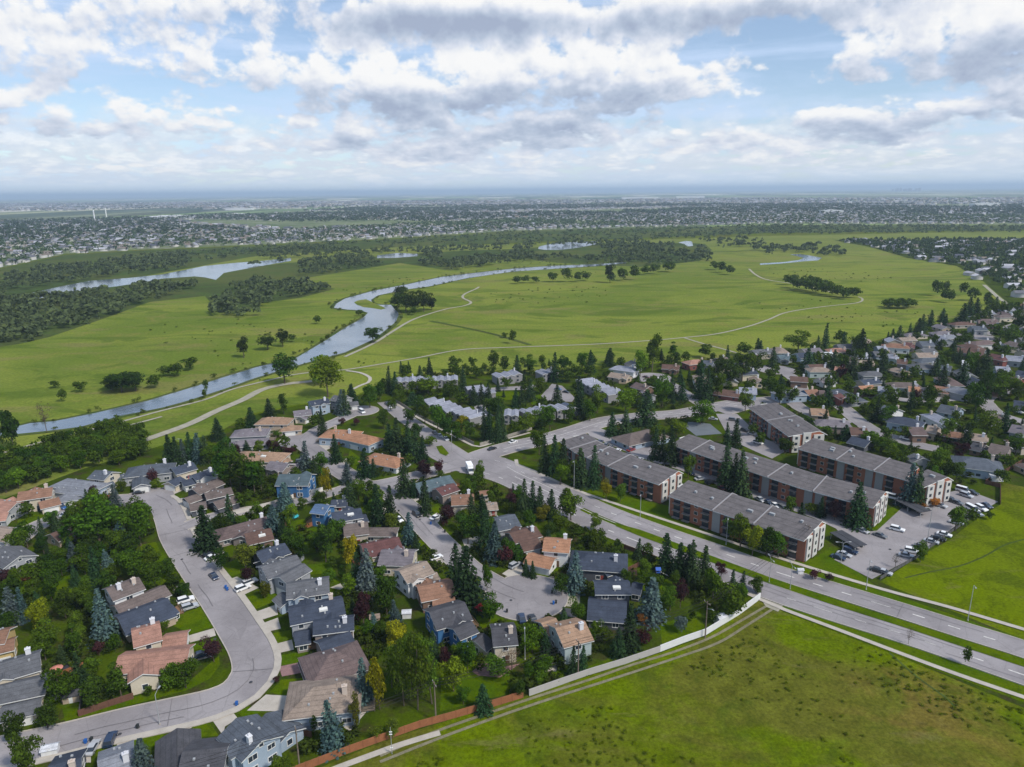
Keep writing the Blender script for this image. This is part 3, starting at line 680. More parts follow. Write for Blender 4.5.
def wing_geo(roof, wall, a, b, w, eave, pitch, hip, over=.55):
    """adds one gabled or hipped wing whose ridge runs from a to b (world xy) to the two builders; returns its frame"""
    a = Vector(a); b = Vector(b); ax = (b - a); L = ax.length; ax.normalize(); ay = Vector((-ax.y, ax.x)); c = (a + b) / 2
    if hip: L = L + w * .72
    hl, hw = L / 2, w / 2; ez = eave; rz_ = eave + hw * pitch
    def W(x, y, z): q = c + ax * x + ay * y; return (q.x, q.y, z)
    # walls
    il, iw = hl - (over if not hip else over), hw - over
    k = len(wall.v)
    wall.add([W(-il, -iw, .0), W(il, -iw, 0), W(il, iw, 0), W(-il, iw, 0), W(-il, -iw, ez), W(il, -iw, ez), W(il, iw, ez), W(-il, iw, ez)],
             [(0, 1, 5, 4), (1, 2, 6, 5), (2, 3, 7, 6), (3, 0, 4, 7)])
    if not hip:
        rzi = ez + iw * pitch
        wall.add([W(-il, -iw, ez), W(-il, iw, ez), W(-il, 0, rzi), W(il, -iw, ez), W(il, iw, ez), W(il, 0, rzi)], [(0, 2, 1), (3, 4, 5)])
    t = .22; lo = ez - over * pitch
    rl = hl - (hw * .98 if hip else 0)
    if hip and rl < .3: rl = .3
    top = [W(-hl, -hw, lo), W(hl, -hw, lo), W(hl, hw, lo), W(-hl, hw, lo), W(-rl, 0, rz_ - over * pitch + .0), W(rl, 0, rz_ - over * pitch)]
    bot = [(x, y, z - t) for x, y, z in top]
    roof.add(top, [(0, 1, 5, 4), (2, 3, 4, 5), (1, 2, 5), (3, 0, 4)] if hip else [(0, 1, 5, 4), (2, 3, 4, 5)], 0)
    if hip:
        roof.add(top[:4] + bot[:4], [(0, 4, 5, 1), (1, 5, 6, 2), (2, 6, 7, 3), (3, 7, 4, 0), (4, 7, 6, 5)], 1)
    else:
        roof.add(top + bot, [(0, 6, 7, 1), (2, 8, 9, 3), (1, 7, 11, 5), (5, 11, 8, 2), (3, 9, 10, 4), (4, 10, 6, 0), (6, 10, 11, 7), (8, 11, 10, 9)], 1)
    return dict(c=c, ax=ax, ay=ay, hl=il, hw=iw, ez=ez, rz=rz_, W=W, hip=hip, pitch=pitch)

def window_on(parent, fr, side, t, z, w, h, detail):
    """a framed window on one of a wing's four walls; side: 0 +y, 1 -y, 2 +x, 3 -x"""
    ax, ay = fr['ax'], fr['ay']
    if side < 2:
        nrm = ay if side == 0 else -ay; tan = ax; q = fr['c'] + nrm * fr['hw'] + ax * t
    else:
        nrm = ax if side == 2 else -ax; tan = ay; q = fr['c'] + nrm * fr['hl'] + ay * t
    def box(mb, hw_, d0, d1, z0, z1, mi=0):
        mb.obox(q + nrm * (d0 + d1) / 2, tan, hw_, (d1 - d0) / 2, z0, z1, mi)
    m = MB()
    if detail:
        f = .13
        for s in (-1, 1):
            qq = q + tan * s * (w / 2 + f / 2); m.obox(qq + nrm * .04, tan, f / 2, .04, z - h / 2 - f, z + h / 2 + f)
        box(m, w / 2, 0, .08, z + h / 2, z + h / 2 + f); box(m, w / 2 + .06, 0, .11, z - h / 2 - f, z - h / 2)
        if w > 1.5: box(m, .04, .0, .07, z - h / 2, z + h / 2)
        wo_ = m.build('window', 'trim', parent)
        p = MB(); box(p, w / 2, .0, .035, z - h / 2, z + h / 2); p.build('pane', 'glass', wo_)
    else:
        box(m, w / 2, 0, .04, z - h / 2, z + h / 2); m.build('window', 'glass', parent)
def chimney_on(parent, x, y, z0, z1, ax, w=.9, m='plain', color=(.55, .56, .58)):
    mb = MB(); mb.obox((x, y), ax, w * .6, w * .45, z0, z1); mb.obox((x, y), ax, w * .6 + .1, w * .45 + .1, z1, z1 + .15)
    mb.obox((x, y), ax, w * .22, w * .22, z1 + .15, z1 + .5)
    mb.build('chimney', m, parent, color)

EYE = Vector((0, 0))
def house(label, wings, roofc, wallc, detail=2, chim=1, seed=0, garage=True, sn=None, cat='house', name='house', group=None, skylight=False, chim_side=None):
    """wings: (u1,v1,u2,v2,width,storeys,hip) with the ridge's two ends as seen; the first is the main one"""
    rnd = random.Random(seed * 7 + len(label))
    root = bpy.data.objects.new(name, None); col.objects.link(root); root.empty_display_size = .5
    frames = []; roof = MB(); wall = MB()
    for wg in wings:
        u1, v1, u2, v2, w, st, hip = wg[:7]
        pitch = wg[7] if len(wg) > 7 else .42
        eave = {1: 2.9, 1.5: 4.2, 2: 5.6, 3: 8.4}[st]
        rz_ = eave + w / 2 * pitch - .25
        a = P(u1, v1, rz_).xy; b = P(u2, v2, rz_).xy
        frames.append(wing_geo(roof, wall, a, b, w, eave, pitch, hip))
        f = frames[-1]; FOOT.append((f['c'].copy(), f['hl'] + .4, f['hw'] + .4, f['ax'].copy()))
    f = frames[0]
    if detail > 1 and not f['hip'] and f['hl'] > 4.2:            # a cross gable breaks the long roof plane
        side = rnd.choice([-1, 1]); t = rnd.uniform(-.45, .45) * f['hl']; w2 = rnd.uniform(3.6, 5.0)
        q0 = f['c'] + f['ax'] * t; q1 = q0 + f['ay'] * side * (f['hw'] + rnd.uniform(.9, 1.8))
        frames.insert(1, wing_geo(roof, wall, q0, q1, w2, f['ez'], f['pitch'] * 1.15, False, .35))
    c0 = frames[0]['c']
    root.location = (c0.x, c0.y, 0)
    root['label'] = label; root['category'] = cat
    if group: root['group'] = group
    rc = ROOF[roofc]; wc = WALL[wallc]
    k = rnd.uniform(.92, 1.08); rc = tuple(q * k for q in rc)
    def loc(mb): mb.v = [(x - c0.x, y - c0.y, z) for x, y, z in mb.v]; return mb
    class Sub:  # parts are written in world coordinates and hung under the root
        pass
    wo_ = loc(wall).build('wall', 'siding', root, wc)
    ro_ = link('roof', mesh('roof', loc(roof).v, roof.f, ['shingle', 'trim'], roof.i), root, color=rc)
    off = Matrix.Translation((-c0.x, -c0.y, 0))
    made = []
    holder = root
    def fix(o):
        o.matrix_parent_inverse = off
    f0 = frames[0]
    before = set(root.children)
    if detail:
        for i, f in enumerate(frames):
            big = f['hw'] * f['hl'] > 14
            for side in (0, 1, 2, 3):
                nrm = [f['ay'], -f['ay'], f['ax'], -f['ax']][side]
                tocam = -(f['c']).normalized()
                if nrm.dot(tocam) < -.15: continue
                half = f['hl'] if side < 2 else f['hw']
                nw = max(1, int(half * 2 / 4.2)) if detail > 1 else max(1, int(half * 2 / 5.5))
                rows = [1.55] if f['ez'] < 5 else [1.5, 4.35]
                for z in rows:
                    for q in range(nw):
                        t = (-half + (q + .5) * 2 * half / nw)
                        # leave out windows that would open into another wing
                        base = f['c'] + nrm * ((f['hw'] if side < 2 else f['hl']) + .3) + (f['ax'] if side < 2 else f['ay']) * t
                        hid = False
                        for g in frames:
                            if g is f: continue
                            d = base - g['c']
                            if abs(d.dot(g['ax'])) < g['hl'] and abs(d.dot(g['ay'])) < g['hw'] and z < g['ez'] + .8: hid = True
                        if hid: continue
                        window_on(root, f, side, t, z, rnd.choice([1.2, 1.6, 1.9]), rnd.choice([1.1, 1.3]), detail > 1)
                if side > 1 and not f['hip'] and detail > 1 and f['rz'] - f['ez'] > 1.8:
                    window_on(root, f, side, 0, f['ez'] + .5, .9, .7, True)
        if garage and len(frames) > 1 and detail > 1:
            f = frames[-1]
            # the garage door faces the nearest road
            best = None
            for side in (0, 1, 2, 3):
                nrm = [f['ay'], -f['ay'], f['ax'], -f['ax']][side]; half = f['hw'] if side < 2 else f['hl']
                q = f['c'] + nrm * (half + 6)
                dd = min((dist_line(q, l) - hw_) for l, hw_, bb in KEEP[:24])
                if best is None or dd < best[0]: best = (dd, side)
            side = best[1]; nrm = [f['ay'], -f['ay'], f['ax'], -f['ax']][side]; tan = f['ax'] if side < 2 else f['ay']
            q = f['c'] + nrm * ((f['hw'] if side < 2 else f['hl']) + .06)
            g = MB(); g.obox(q, tan, min(2.4, (f['hl'] if side < 2 else f['hw']) - .5), .05, .1, 2.4)
            for zz in (.65, 1.22, 1.8): g.obox(q + nrm * .05, tan, min(2.4, (f['hl'] if side < 2 else f['hw']) - .5) - .05, .012, zz - .02, zz + .02)
            g.build('garage_door', 'trim', root)
        if detail > 1:
            f = frames[0]; side = 1 if f['ay'].y > 0 else 0
            nrm = f['ay'] if side == 0 else -f['ay']; q = f['c'] + nrm * (f['hw'] + .05) + f['ax'] * f['hl'] * .15
            d = MB(); d.obox(q, f['ax'], .5, .05, .15, 2.2); dd = d.build('door', 'plain', root, rnd.choice([(.25, .05, .04), (.08, .1, .14), (.3, .3, .3), (.12, .07, .04)]))
            hn = MB(); hn.obox(q + nrm * .07 + f['ax'] * .38, f['ax'], .05, .03, 1.05, 1.15); hn.build('handle', 'metal', dd)
    for q in range(chim):
        f = frames[0]; s = (.62 if q == 0 else -.4)
        if chim_side is not None: s = chim_side
        p = f['c'] + f['ax'] * f['hl'] * s + f['ay'] * f['hw'] * rnd.choice([-.35, .35])
        chimney_on(ro_, p.x, p.y, f['ez'] - .2, f['rz'] + .7, f['ax'], color=rnd.choice([(.6, .6, .62), (.5, .42, .36), (.55, .55, .58)]))
    if detail > 1:
        f = frames[0]
        if len(wings) and seed % 2 == 0:                           # a timber deck off the side away from the street
            side = rnd.choice([2, 3]); nrm = f['ax'] if side == 2 else -f['ax']; q = f['c'] + nrm * (f['hl'] + 1.7); tn = f['ay']
            m = MB(); m.obox(q, nrm, 1.7, 2.4, .45, .6)
            for s_ in (-1, 1): m.obox(q + tn * 2.36 * s_, nrm, 1.7, .03, 1.35, 1.45)
            m.obox(q + nrm * 1.66, tn, 2.4, .03, 1.35, 1.45)
            for a_ in range(7): m.obox(q + nrm * 1.66 + tn * (-2.35 + a_ * .783), nrm, .05, .05, 0, 1.4)
            m.build('deck', 'fence_wood', root, rnd.choice([(.22, .09, .045), (.16, .13, .10), (.20, .12, .07)]))
        for q in range(4):
            s = rnd.uniform(-.7, .7); yy = rnd.uniform(.2, .8) * rnd.choice([-1, 1])
            p = f['c'] + f['ax'] * f['hl'] * s * (.6 if f['hip'] else 1) + f['ay'] * f['hw'] * yy
            z = f['rz'] - abs(yy) * f['hw'] * f['pitch'] - .3
            m = MB(); m.obox(p, f['ax'], .22, .22, z - .3, z + .42); m.build('roof_vent', 'metal', ro_)
    if skylight:
        f = frames[0]; side = -1 if f['ay'].y > 0 else 1
        p = f['c'] + f['ax'] * f['hl'] * .25 + f['ay'] * f['hw'] * .45 * side; z = f['rz'] - .45 * f['hw'] * f['pitch'] - .2
        m = MB(); m.obox(p, f['ax'], 1.1, .8, z - .4, z + .15); so_ = m.build('skylight', 'trim', ro_); m2 = MB(); m2.obox(p, f['ax'], .95, .65, z + .15, z + .18); m2.build('pane', 'lamp_glass', so_)
    for o in root.children:
        if o in before: continue
        fix(o)
    for o in ro_.children: fix(o)
    LAND.append((sn or label, Vector(c0), max(f0['hl'], f0['hw']) + 3))
    return root
def apartment(label, sn, px, depth, firewalls, seed, z=8.4, end_detail=True):
    """px: the near eave as seen, left to right; firewalls: fractions along it where a white parapet crosses the roof"""
    rnd = random.Random(seed)
    pts = [P(u, v, z).xy for u, v in px]
    c0 = (pts[0] + pts[-1]) / 2
    root = bpy.data.objects.new('apartment_building', None); col.objects.link(root); root.location = (c0.x, c0.y, 0)
    tag(root, label, 'apartment building', 'brick apartment buildings beside the main road')
    off = Matrix.Translation((-c0.x, -c0.y, 0))
    def add(mb, name, m, parent=None, color=None):
        o = mb.build(name, m, parent or root, color); 
        if parent is None: o.matrix_parent_inverse = off
        return o
    wall = MB(); roof = MB(); seglens = [(pts[i + 1] - pts[i]).length for i in range(len(pts) - 1)]; tot = sum(seglens)
    segs = []
    for i in range(len(pts) - 1):
        a, b = pts[i], pts[i + 1]; ax = (b - a).normalized(); n_ = Vector((ax.y, -ax.x))     # towards the viewer
        if n_.dot(-(a)) < 0: n_ = -n_
        segs.append((a, b, ax, n_))
    fws = []
    cum = 0
    for (a, b, ax, n_), L in zip(segs, seglens):
        c = (a + b) / 2 - n_ * depth / 2
        FOOT.append((c.copy(), L / 2 + .5, depth / 2 + 1, ax.copy()))
        wall.obox(c, ax, L / 2 - .01, depth / 2 - .9, 0, z - .05)
        # shallow pitched roof, ridge set back
        def W(t, d, zz): q = a + ax * t - n_ * d; return (q.x, q.y, zz)
        hgt = 1.9
        top = [W(-.0, -.7, z - .1), W(L, -.7, z - .1), W(L, depth * .80, z + hgt), W(0, depth * .80, z + hgt), W(L, depth + .5, z - .1), W(0, depth + .5, z - .1)]
        fs = [(0, 1, 2, 3), (3, 2, 4, 5)]
        if ax.cross(-n_) < 0: fs = [f[::-1] for f in fs]
        roof.add(top, fs, 0)
        bot = [(x, y, zz - .3) for x, y, zz in top]
        roof.add(top + bot, [(0, 1, 7, 6), (4, 5, 11, 10), (1, 2, 8, 7), (2, 4, 10, 8), (0, 3, 9, 6), (3, 5, 11, 9), (6, 7, 8, 9), (9, 8, 10, 11)], 1)
        # gable infill
        wall.add([W(.02, .9, z - .1), W(.02, depth * .80, z + hgt - .35), W(.02, depth - .9, z - .1)], [(0, 1, 2)])
        wall.add([W(L - .02, .9, z - .1), W(L - .02, depth * .80, z + hgt - .35), W(L - .02, depth - .9, z - .1)], [(0, 1, 2)])
        for fr in firewalls:
            s = fr * tot - cum
            if 0 <= s <= L:
                m = MB(); w_ = .14
                o1 = [W(s - w_, -.9, z - .3), W(s + w_, -.9, z - .3), W(s + w_, depth * .80, z + hgt - .2), W(s - w_, depth * .80, z + hgt - .2), W(s + w_, depth + .6, z - .3), W(s - w_, depth + .6, z - .3)]
                o2 = [(x, y, zz + .6) for x, y, zz in o1]
                m.add(o1 + o2, [(6, 7, 8, 9), (9, 8, 10, 11), (0, 1, 7, 6), (1, 2, 8, 7), (2, 4, 10, 8), (5, 3, 9, 11), (3, 0, 6, 9), (4, 5, 11, 10)])
                add(m, 'parapet', 'plain', color=(.27, .26, .27)); fws.append((a + ax * s, ax, n_))
        # bays along the near face: brick pier, recessed balcony, window, alternating
        t = 1.6; k = 0
        while t < L - 3.2:
            face = a - n_ * .9
            near_fw = any(abs((cum + t + 1.5) - fr * tot) < 2.4 for fr in firewalls)
            if near_fw:
                m = MB(); m.obox(face + ax * (t + 1.4) + n_ * .12, ax, 1.5, .14, 0, z - .2); add(m, 'stair_panel', 'siding', color=(.30, .30, .30))
                t += 4.0; continue
            for fl in range(3):
                zb = .35 + fl * 2.7
                if k % 3 != 2:
                    m = MB(); q = face + ax * (t + 1.35)
                    m.obox(q + n_ * .03, ax, 1.35, .03, zb + .12, zb + 2.2, 1)
                    m.obox(q + n_ * .65, ax, 1.4, .65, zb - .05, zb + .1, 0)
                    m.obox(q + n_ * 1.26, ax, 1.4, .04, zb + .1, zb + .16, 2); m.obox(q + n_ * 1.26, ax, 1.4, .04, zb + .95, zb + 1.02, 2)
                    for r in range(8): m.obox(q + n_ * 1.26 + ax * (-1.35 + r * .386), ax, .03, .03, zb + .1, zb + 1.0, 2)
                    b_ = add(m, 'balcony', ['plain', 'glass', 'dark'], color=(.34, .31, .29))
                else:
                    m = MB(); q = face + ax * (t + .9)
                    m.obox(q + n_ * .03, ax, .75, .04, zb + .75, zb + 2.1, 0); wn = add(m, 'window', 'trim')
                    m = MB(); m.obox(q + n_ * .08, ax, .66, .02, zb + .84, zb + 2.02, 0); m.build('pane', 'glass', wn)
            t += 4.1 if k % 3 != 2 else 3.4; k += 1
        # vents on the roof
        for q in range(max(1, int(L / 9))):
            t = rnd.uniform(3, L - 3); d = rnd.uniform(5, 9); zz = z + hgt * d / (depth * .80)
            m = MB(); p = a + ax * t - n_ * d; m.obox(p, ax, rnd.choice([.4, .9]), .5, zz - .4, zz + .7); add(m, 'roof_vent', 'metal')
        cum += L
    # end walls: pale stair towers stepping with the roof
    for (p, ax, n_, sgn) in ((segs[-1][1], segs[-1][2], segs[-1][3], 1), (segs[0][0], segs[0][2], segs[0][3], -1)):
        for q, (d0, d1, h) in enumerate(((1.2, 4.6, z + .1), (6.0, 9.6, z + 1.3), (11, depth - 1.2, z + .2))):
            m = MB(); c = p + ax * sgn * .25 - n_ * (d0 + d1) / 2; m.obox(c, n_, (d1 - d0) / 2, .28, .6 if q != 1 else 0, h)
            add(m, 'end_panel', 'siding', color=(.50, .49, .46))
            for fl in range(3):
                m = MB(); m.obox(c + ax * sgn * .3, n_, .6, .03, 1.4 + fl * 2.7, 2.6 + fl * 2.7); add(m, 'window', 'glass')
    add(wall, 'wall', 'brick'); 
    ro = link('roof', mesh('roof', roof.v, roof.f, ['shingle', 'trim'], roof.i), root, color=(.118, .107, .108)); ro.matrix_parent_inverse = off
    LAND.append((sn, Vector(c0), 14)); 
    for (a, b, ax, n_), L in zip(segs, seglens):
        for s in range(int(L / 25)): LAND.append((sn, a + ax * (s + .5) * 25, 12))

def row_houses(label, sn, u1, v1, u2, v2, n_, seed, unit_depth=11, group='pale roofed townhouse rows', roofc='pale'):
    rnd = random.Random(seed)
    a = P(u1, v1, 6).xy; b = P(u2, v2, 6).xy; ax = (b - a).normalized(); ay = Vector((-ax.y, ax.x)); L = (b - a).length; w = L / n_
    c0 = (a + b) / 2
    root = bpy.data.objects.new('townhouse_row', None); col.objects.link(root); root.location = (c0.x, c0.y, 0)
    tag(root, label, 'townhouses', group); off = Matrix.Translation((-c0.x, -c0.y, 0))
    FOOT.append((c0.copy(), L / 2 + 1, unit_depth / 2 + 2, ax.copy()))
    for k in range(n_):
        st = rnd.choice([-1.0, 0, .8]); c = a + ax * w * (k + .5) + ay * st
        roof = MB(); wall = MB()
        f = wing_geo(roof, wall, c - ay * unit_depth / 2, c + ay * unit_depth / 2, w * 1.0, 5.0, .36, False, .3)
        for s in ():
            wing_geo(roof, wall, c + ay * s * (unit_depth / 2 - 1) - ax * .2 * w, c + ay * s * (unit_depth / 2 + 1.6) - ax * .2 * w, w * .6, 3.4, .36, False, .25)
        wo_ = wall.build('wall', 'siding', root, (.24, .235, .24)); wo_.matrix_parent_inverse = off
        kk = rnd.uniform(.85, 1.1); rc = tuple(q * kk for q in ROOF[roofc])
        ro = link('roof', mesh('roof', roof.v, roof.f, ['shingle', 'trim'], roof.i), root, color=rc); ro.matrix_parent_inverse = off
        before = set(root.children)
        side = 3 if f['ax'].y > 0 else 2
        for z in (1.5, 3.9):
            window_on(root, f, side, 0.6, z, 1.4, 1.2, False)
        for o in root.children:
            if o not in before: o.matrix_parent_inverse = off
        if k % 5 == 2: 
            p = c + ay * 1.5; chimney_on(ro, p.x, p.y, 5, 7.6, ax, .6)
    for s in range(max(1, int(L / 22))): LAND.append((sn, a + ax * (s + .5) * 22, 10))

# ---------------------------------------------------------------- trees
def quads(c, nrm, size, rs):
    """leaf clumps: one small quad per centre, facing roughly along nrm"""
    n_ = len(c)
    nrm = nrm + rs.normal(0, .55, (n_, 3)); nrm /= np.linalg.norm(nrm, axis=1)[:, None] + 1e-9
    t = np.cross(nrm, rs.normal(0, 1, (n_, 3))); t /= np.linalg.norm(t, axis=1)[:, None] + 1e-9
    b = np.cross(nrm, t)
    s = (size * rs.uniform(.6, 1.35, n_))[:, None]; s2 = s * rs.uniform(.55, 1.0, n_)[:, None]
    v = np.stack([c - t * s - b * s2 * .4, c + t * s * .4 - b * s2, c + t * s + b * s2 * .4, c - t * s * .4 + b * s2], 1).reshape(-1, 3)
    return v, np.arange(n_ * 4, dtype=np.int32).reshape(-1, 4)
def crown_decid(seed, n_=1700, lobes=13, spread=.33, zc=.50, zr=.36, lr=(.15, .23), leaf=.024):
    rs = np.random.RandomState(seed); C = []
    cs = []
    for k in range(lobes):
        while True:
            p = rs.uniform(-1, 1, 3)
            if np.linalg.norm(p) < 1: break
        p = p / max(np.linalg.norm(p), .3) * rs.uniform(.35, 1.0)
        cs.append((np.array([p[0] * spread, p[1] * spread, zc + p[2] * zr]), rs.uniform(*lr)))
    cs.append((np.array([0, 0, zc]), spread * .8)); cs.append((np.array([0, 0, zc * .55]), spread * .6))
    per = n_ // len(cs); V = []; Nn = []
    for c, r in cs:
        d = rs.normal(0, 1, (per, 3)); d /= np.linalg.norm(d, axis=1)[:, None]
        d[:, 2] = np.where(d[:, 2] < -.45, -d[:, 2] * .6, d[:, 2])
        rr = r * (rs.uniform(.45, 1.08, per) ** .5)[:, None]
        V.append(c + d * rr * np.array([1, 1, .85])); Nn.append(d)
    V = np.concatenate(V); Nn = np.concatenate(Nn)
    top = V[:, 2].max(); V[:, 2] *= 1.0 / max(top, .01)
    return quads(V, Nn, leaf, rs)
def crown_spruce(seed, n_t=19, base=.02, rad=.20, leaf=.024):
    rs = np.random.RandomState(seed); V = []; Nn = []
    for k in range(n_t):
        z = base + (1 - base) * (k / n_t) ** .92
        r = rad * (1 - (z - base) / (1 - base)) ** .80 * rs.uniform(.84, 1.14) + .008
        nb = int(6 + 9 * (1 - k / n_t)); a0 = rs.uniform(0, 6.28)
        for b in range(nb):
            a = a0 + b * 6.283 / nb + rs.normal(0, .12); rl = r * rs.uniform(.8, 1.15)
            m = max(3, int(11 * rl / rad))
            t = np.linspace(.15, 1, m) + rs.normal(0, .03, m)
            side = rs.normal(0, .020, m) * (1.2 - t)
            x = np.cos(a) * rl * t - np.sin(a) * side; y = np.sin(a) * rl * t + np.cos(a) * side
            zz = z + .02 - rl * (.42 * t ** 1.4) + rs.normal(0, .006, m)
            V.append(np.stack([x, y, zz], 1)); Nn.append(np.tile([np.cos(a) * .55, np.sin(a) * .55, .8], (m, 1)))
    V.append(np.array([[0, 0, .985], [0, 0, .96], [0, 0, .94]])); Nn.append(np.array([[0, 1., .2]] * 3))
    V = np.concatenate(V); Nn = np.concatenate(Nn); V[:, 2] = np.maximum(V[:, 2], .02)
    return quads(V, Nn, leaf, rs)
def trunk_geo(h, r, limbs, seed, top=.75):
    rnd = random.Random(seed); m = MB()
    m.tube((0, 0, -.02), (0, 0, top * .45), r, r * .75, 7); m.tube((0, 0, top * .44), (rnd.uniform(-.01, .01), 0, top), r * .75, r * .3, 7)
    for k in range(limbs):
        a = rnd.uniform(0, 6.28); z = rnd.uniform(.25, .5)
        m.tube((0, 0, z), (math.cos(a) * .2, math.sin(a) * .2, z + rnd.uniform(.15, .28)), r * .45, r * .15, 5)
    return m
CROWN = {}; TRUNK = {}
def reg(kind, fn, n_, tr):
    CROWN[kind] = []; TRUNK[kind] = []
    for k in range(n_):
        v, f = fn(k)
        CROWN[kind].append(mesh('crown', v, f, 'leaf'))
        t = tr(k); TRUNK[kind].append(mesh('trunk', t.v, t.f, 'bark'))
reg('D', lambda k: crown_decid(100 + k, 2400, 10 + 2 * (k % 5), spread=.26 + .025 * (k % 4), lr=(.11 + .01 * (k % 3), .20 + .012 * (k % 4))), 10, lambda k: trunk_geo(1, .020, 4, k))
reg('C', lambda k: crown_decid(200 + k, 1500, 16, .10, .54, .40, (.07, .11), .018), 4, lambda k: trunk_geo(1, .012, 2, k, .9))
reg('W', lambda k: crown_decid(300 + k, 2300, 20, .24, .52, .42, (.10, .16), .017), 4, lambda k: trunk_geo(1, .018, 4, k))
reg('S', lambda k: crown_spruce(400 + k, 21, .03, .25), 5, lambda k: trunk_geo(1, .014, 0, k, .95))
reg('T', lambda k: crown_spruce(450 + k, 23, .03, .18, .020), 4, lambda k: trunk_geo(1, .012, 0, k, .95))
reg('H', lambda k: crown_decid(500 + k, 900, 9, .45, .5, .30, (.22, .34), .045), 4, lambda k: trunk_geo(1, .02, 3, k, .5))
reg('B', lambda k: crown_decid(600 + k, 340, 14, .34, .62, .32, (.12, .20), .018), 3, lambda k: trunk_geo(1, .02, 9, k, .85))
TCOL = {'dark spruce': (0.028, 0.058, 0.023), 'blue spruce': (0.067, 0.109, 0.109), 'broad green tree': (0.054, 0.104, 0.008), 'bright green tree': (0.088, 0.147, 0.008), 'dark green tree': (0.033, 0.068, 0.008),
        'olive tree': (0.088, 0.104, 0.011), 'purple-leaved tree': (0.041, 0.018, 0.022), 'yellow-green tree': (0.182, 0.194, 0.008), 'slim poplar': (0.040, 0.088, 0.008), 'weeping birch': (0.064, 0.115, 0.011),
        'round shrub': (0.059, 0.106, 0.008), 'purple shrub': (0.052, 0.022, 0.026), 'orange shrub': (0.300, 0.123, 0.030), 'bare twiggy tree': (0.098, 0.080, 0.056), 'blue-green shrub': (0.087, 0.136, 0.125), 'red-leaved shrub': (0.322, 0.030, 0.041), 'far grove tree': (0.030, 0.054, 0.008)}
KIND = {'S': ('S', 'dark spruce'), 's': ('T', 'dark spruce'), 'b': ('S', 'blue spruce'), 'D': ('D', 'broad green tree'), 'L': ('D', 'bright green tree'), 'K': ('D', 'dark green tree'), 'O': ('D', 'olive tree'), 'P': ('D', 'purple-leaved tree'),
        'Y': ('D', 'yellow-green tree'), 'C': ('C', 'slim poplar'), 'W': ('W', 'weeping birch'), 'H': ('H', 'round shrub'), 'p': ('H', 'purple shrub'), 'o': ('H', 'orange shrub'), 'B': ('B', 'bare twiggy tree'), 'h': ('H', 'blue-green shrub'), 'r': ('H', 'red-leaved shrub'), 'G': ('D', 'far grove tree')}
OBJ_NAME = {'dark spruce': 'spruce_tree', 'blue spruce': 'blue_spruce_tree', 'slim poplar': 'poplar_tree', 'weeping birch': 'birch_tree', 'purple-leaved tree': 'purple_leaved_tree', 'bare twiggy tree': 'bare_tree'}
TREES = []; TREEPOS = []; SPEC = []
BASE_W = {'D': .92, 'C': .30, 'W': .62, 'S': .50, 'T': .36, 'H': 1.5, 'B': .95}
_tr = random.Random(5)
def tree(k, u, vb, hpx=None, wpx=None, h=None, w=None, world=None, label=None, group=None):
    geo, kind = KIND[k]
    if world is None:
        p = P(u, vb); s = pxm(u, vb)
        if h is None: h = hpx / (s * .90)
        if w is None: w = (wpx / s) if wpx else None
    else: p = Vector((world[0], world[1], 0))
    base_w = BASE_W[geo]
    if w is None: w = h * base_w * _tr.uniform(.88, 1.12)
    if world is None:                     # a foot that falls inside a building is moved out in front of it
        back = -Vector((p.x, p.y, 0)).normalized(); tries = 0
        while blocked(p, .5) and tries < 24: p = p + back * 1.0; tries += 1
    TREEPOS.append((p.x, p.y, w / 2))
    SPEC.append((geo, kind, p.x, p.y, h, w, label, group))
def crown_light(seed): return crown_decid(seed, 520, 12, leaf=.048)
def finish_trees():
    """the trees that show largest are objects of their own; the smallest of the common kind share one mass"""
    plain = [q for q in SPEC if q[1] not in OBJ_NAME and q[0] != 'H']
    plain.sort(key=lambda q: -q[4] * q[5] / (q[3] ** 2 + q[2] ** 2))
    small = set(id(q) for q in plain[285:])
    mass = [q for q in SPEC if id(q) in small]
    for q in SPEC:
        if id(q) in small: continue
        geo, kind, x, y, h, w, label, group = q
        base_w = BASE_W[geo]; i = _tr.randrange(len(CROWN[geo])); sx = w / base_w
        root = bpy.data.objects.new(OBJ_NAME.get(kind, 'shrub' if geo == 'H' else 'tree'), None); col.objects.link(root)
        root.location = (x, y, .08); root.rotation_euler = (_tr.gauss(0, .03), _tr.gauss(0, .03), _tr.uniform(0, 6.28)); root.scale = (sx * _tr.uniform(.86, 1.16), sx * _tr.uniform(.86, 1.16), h)
        c = TCOL[kind]; kk = _tr.uniform(.72, 1.35); c = (c[0] * kk * _tr.uniform(.85, 1.25), c[1] * kk, c[2] * kk)
        link('trunk', TRUNK[geo][i], root); link('crown', CROWN[geo][i], root, color=c)
        root['category'] = 'shrub' if geo == 'H' else 'tree'
        TREES.append([root, kind, h, Vector((x, y)), label, group])
    stamp('garden_trees', 'smaller garden and street trees between the houses', [crown_light(900 + k) for k in range(4)], [(q[2], q[3], q[5] / .92, q[4]) for q in mass], (.050, .086, .008), 'trees')
def stamp(name, label, tmpl, items, colr, cat):
    r = np.random.RandomState(8); Vs = []; Fs = []; k0 = 0
    for j, (x, y, w, h) in enumerate(items):
        v, f = tmpl[j % len(tmpl)]; a = r.uniform(0, 6.28); c, s = math.cos(a), math.sin(a)
        V = np.stack([(v[:, 0] * c - v[:, 1] * s) * w + x, (v[:, 0] * s + v[:, 1] * c) * w + y, v[:, 2] * h + .08], 1)
        Vs.append(V); Fs.append(f + k0); k0 += len(V)
    o = link(name, mesh(name, np.concatenate(Vs), np.concatenate(Fs), 'leaf'), color=colr); tag(o, label, cat, kind='stuff'); return o
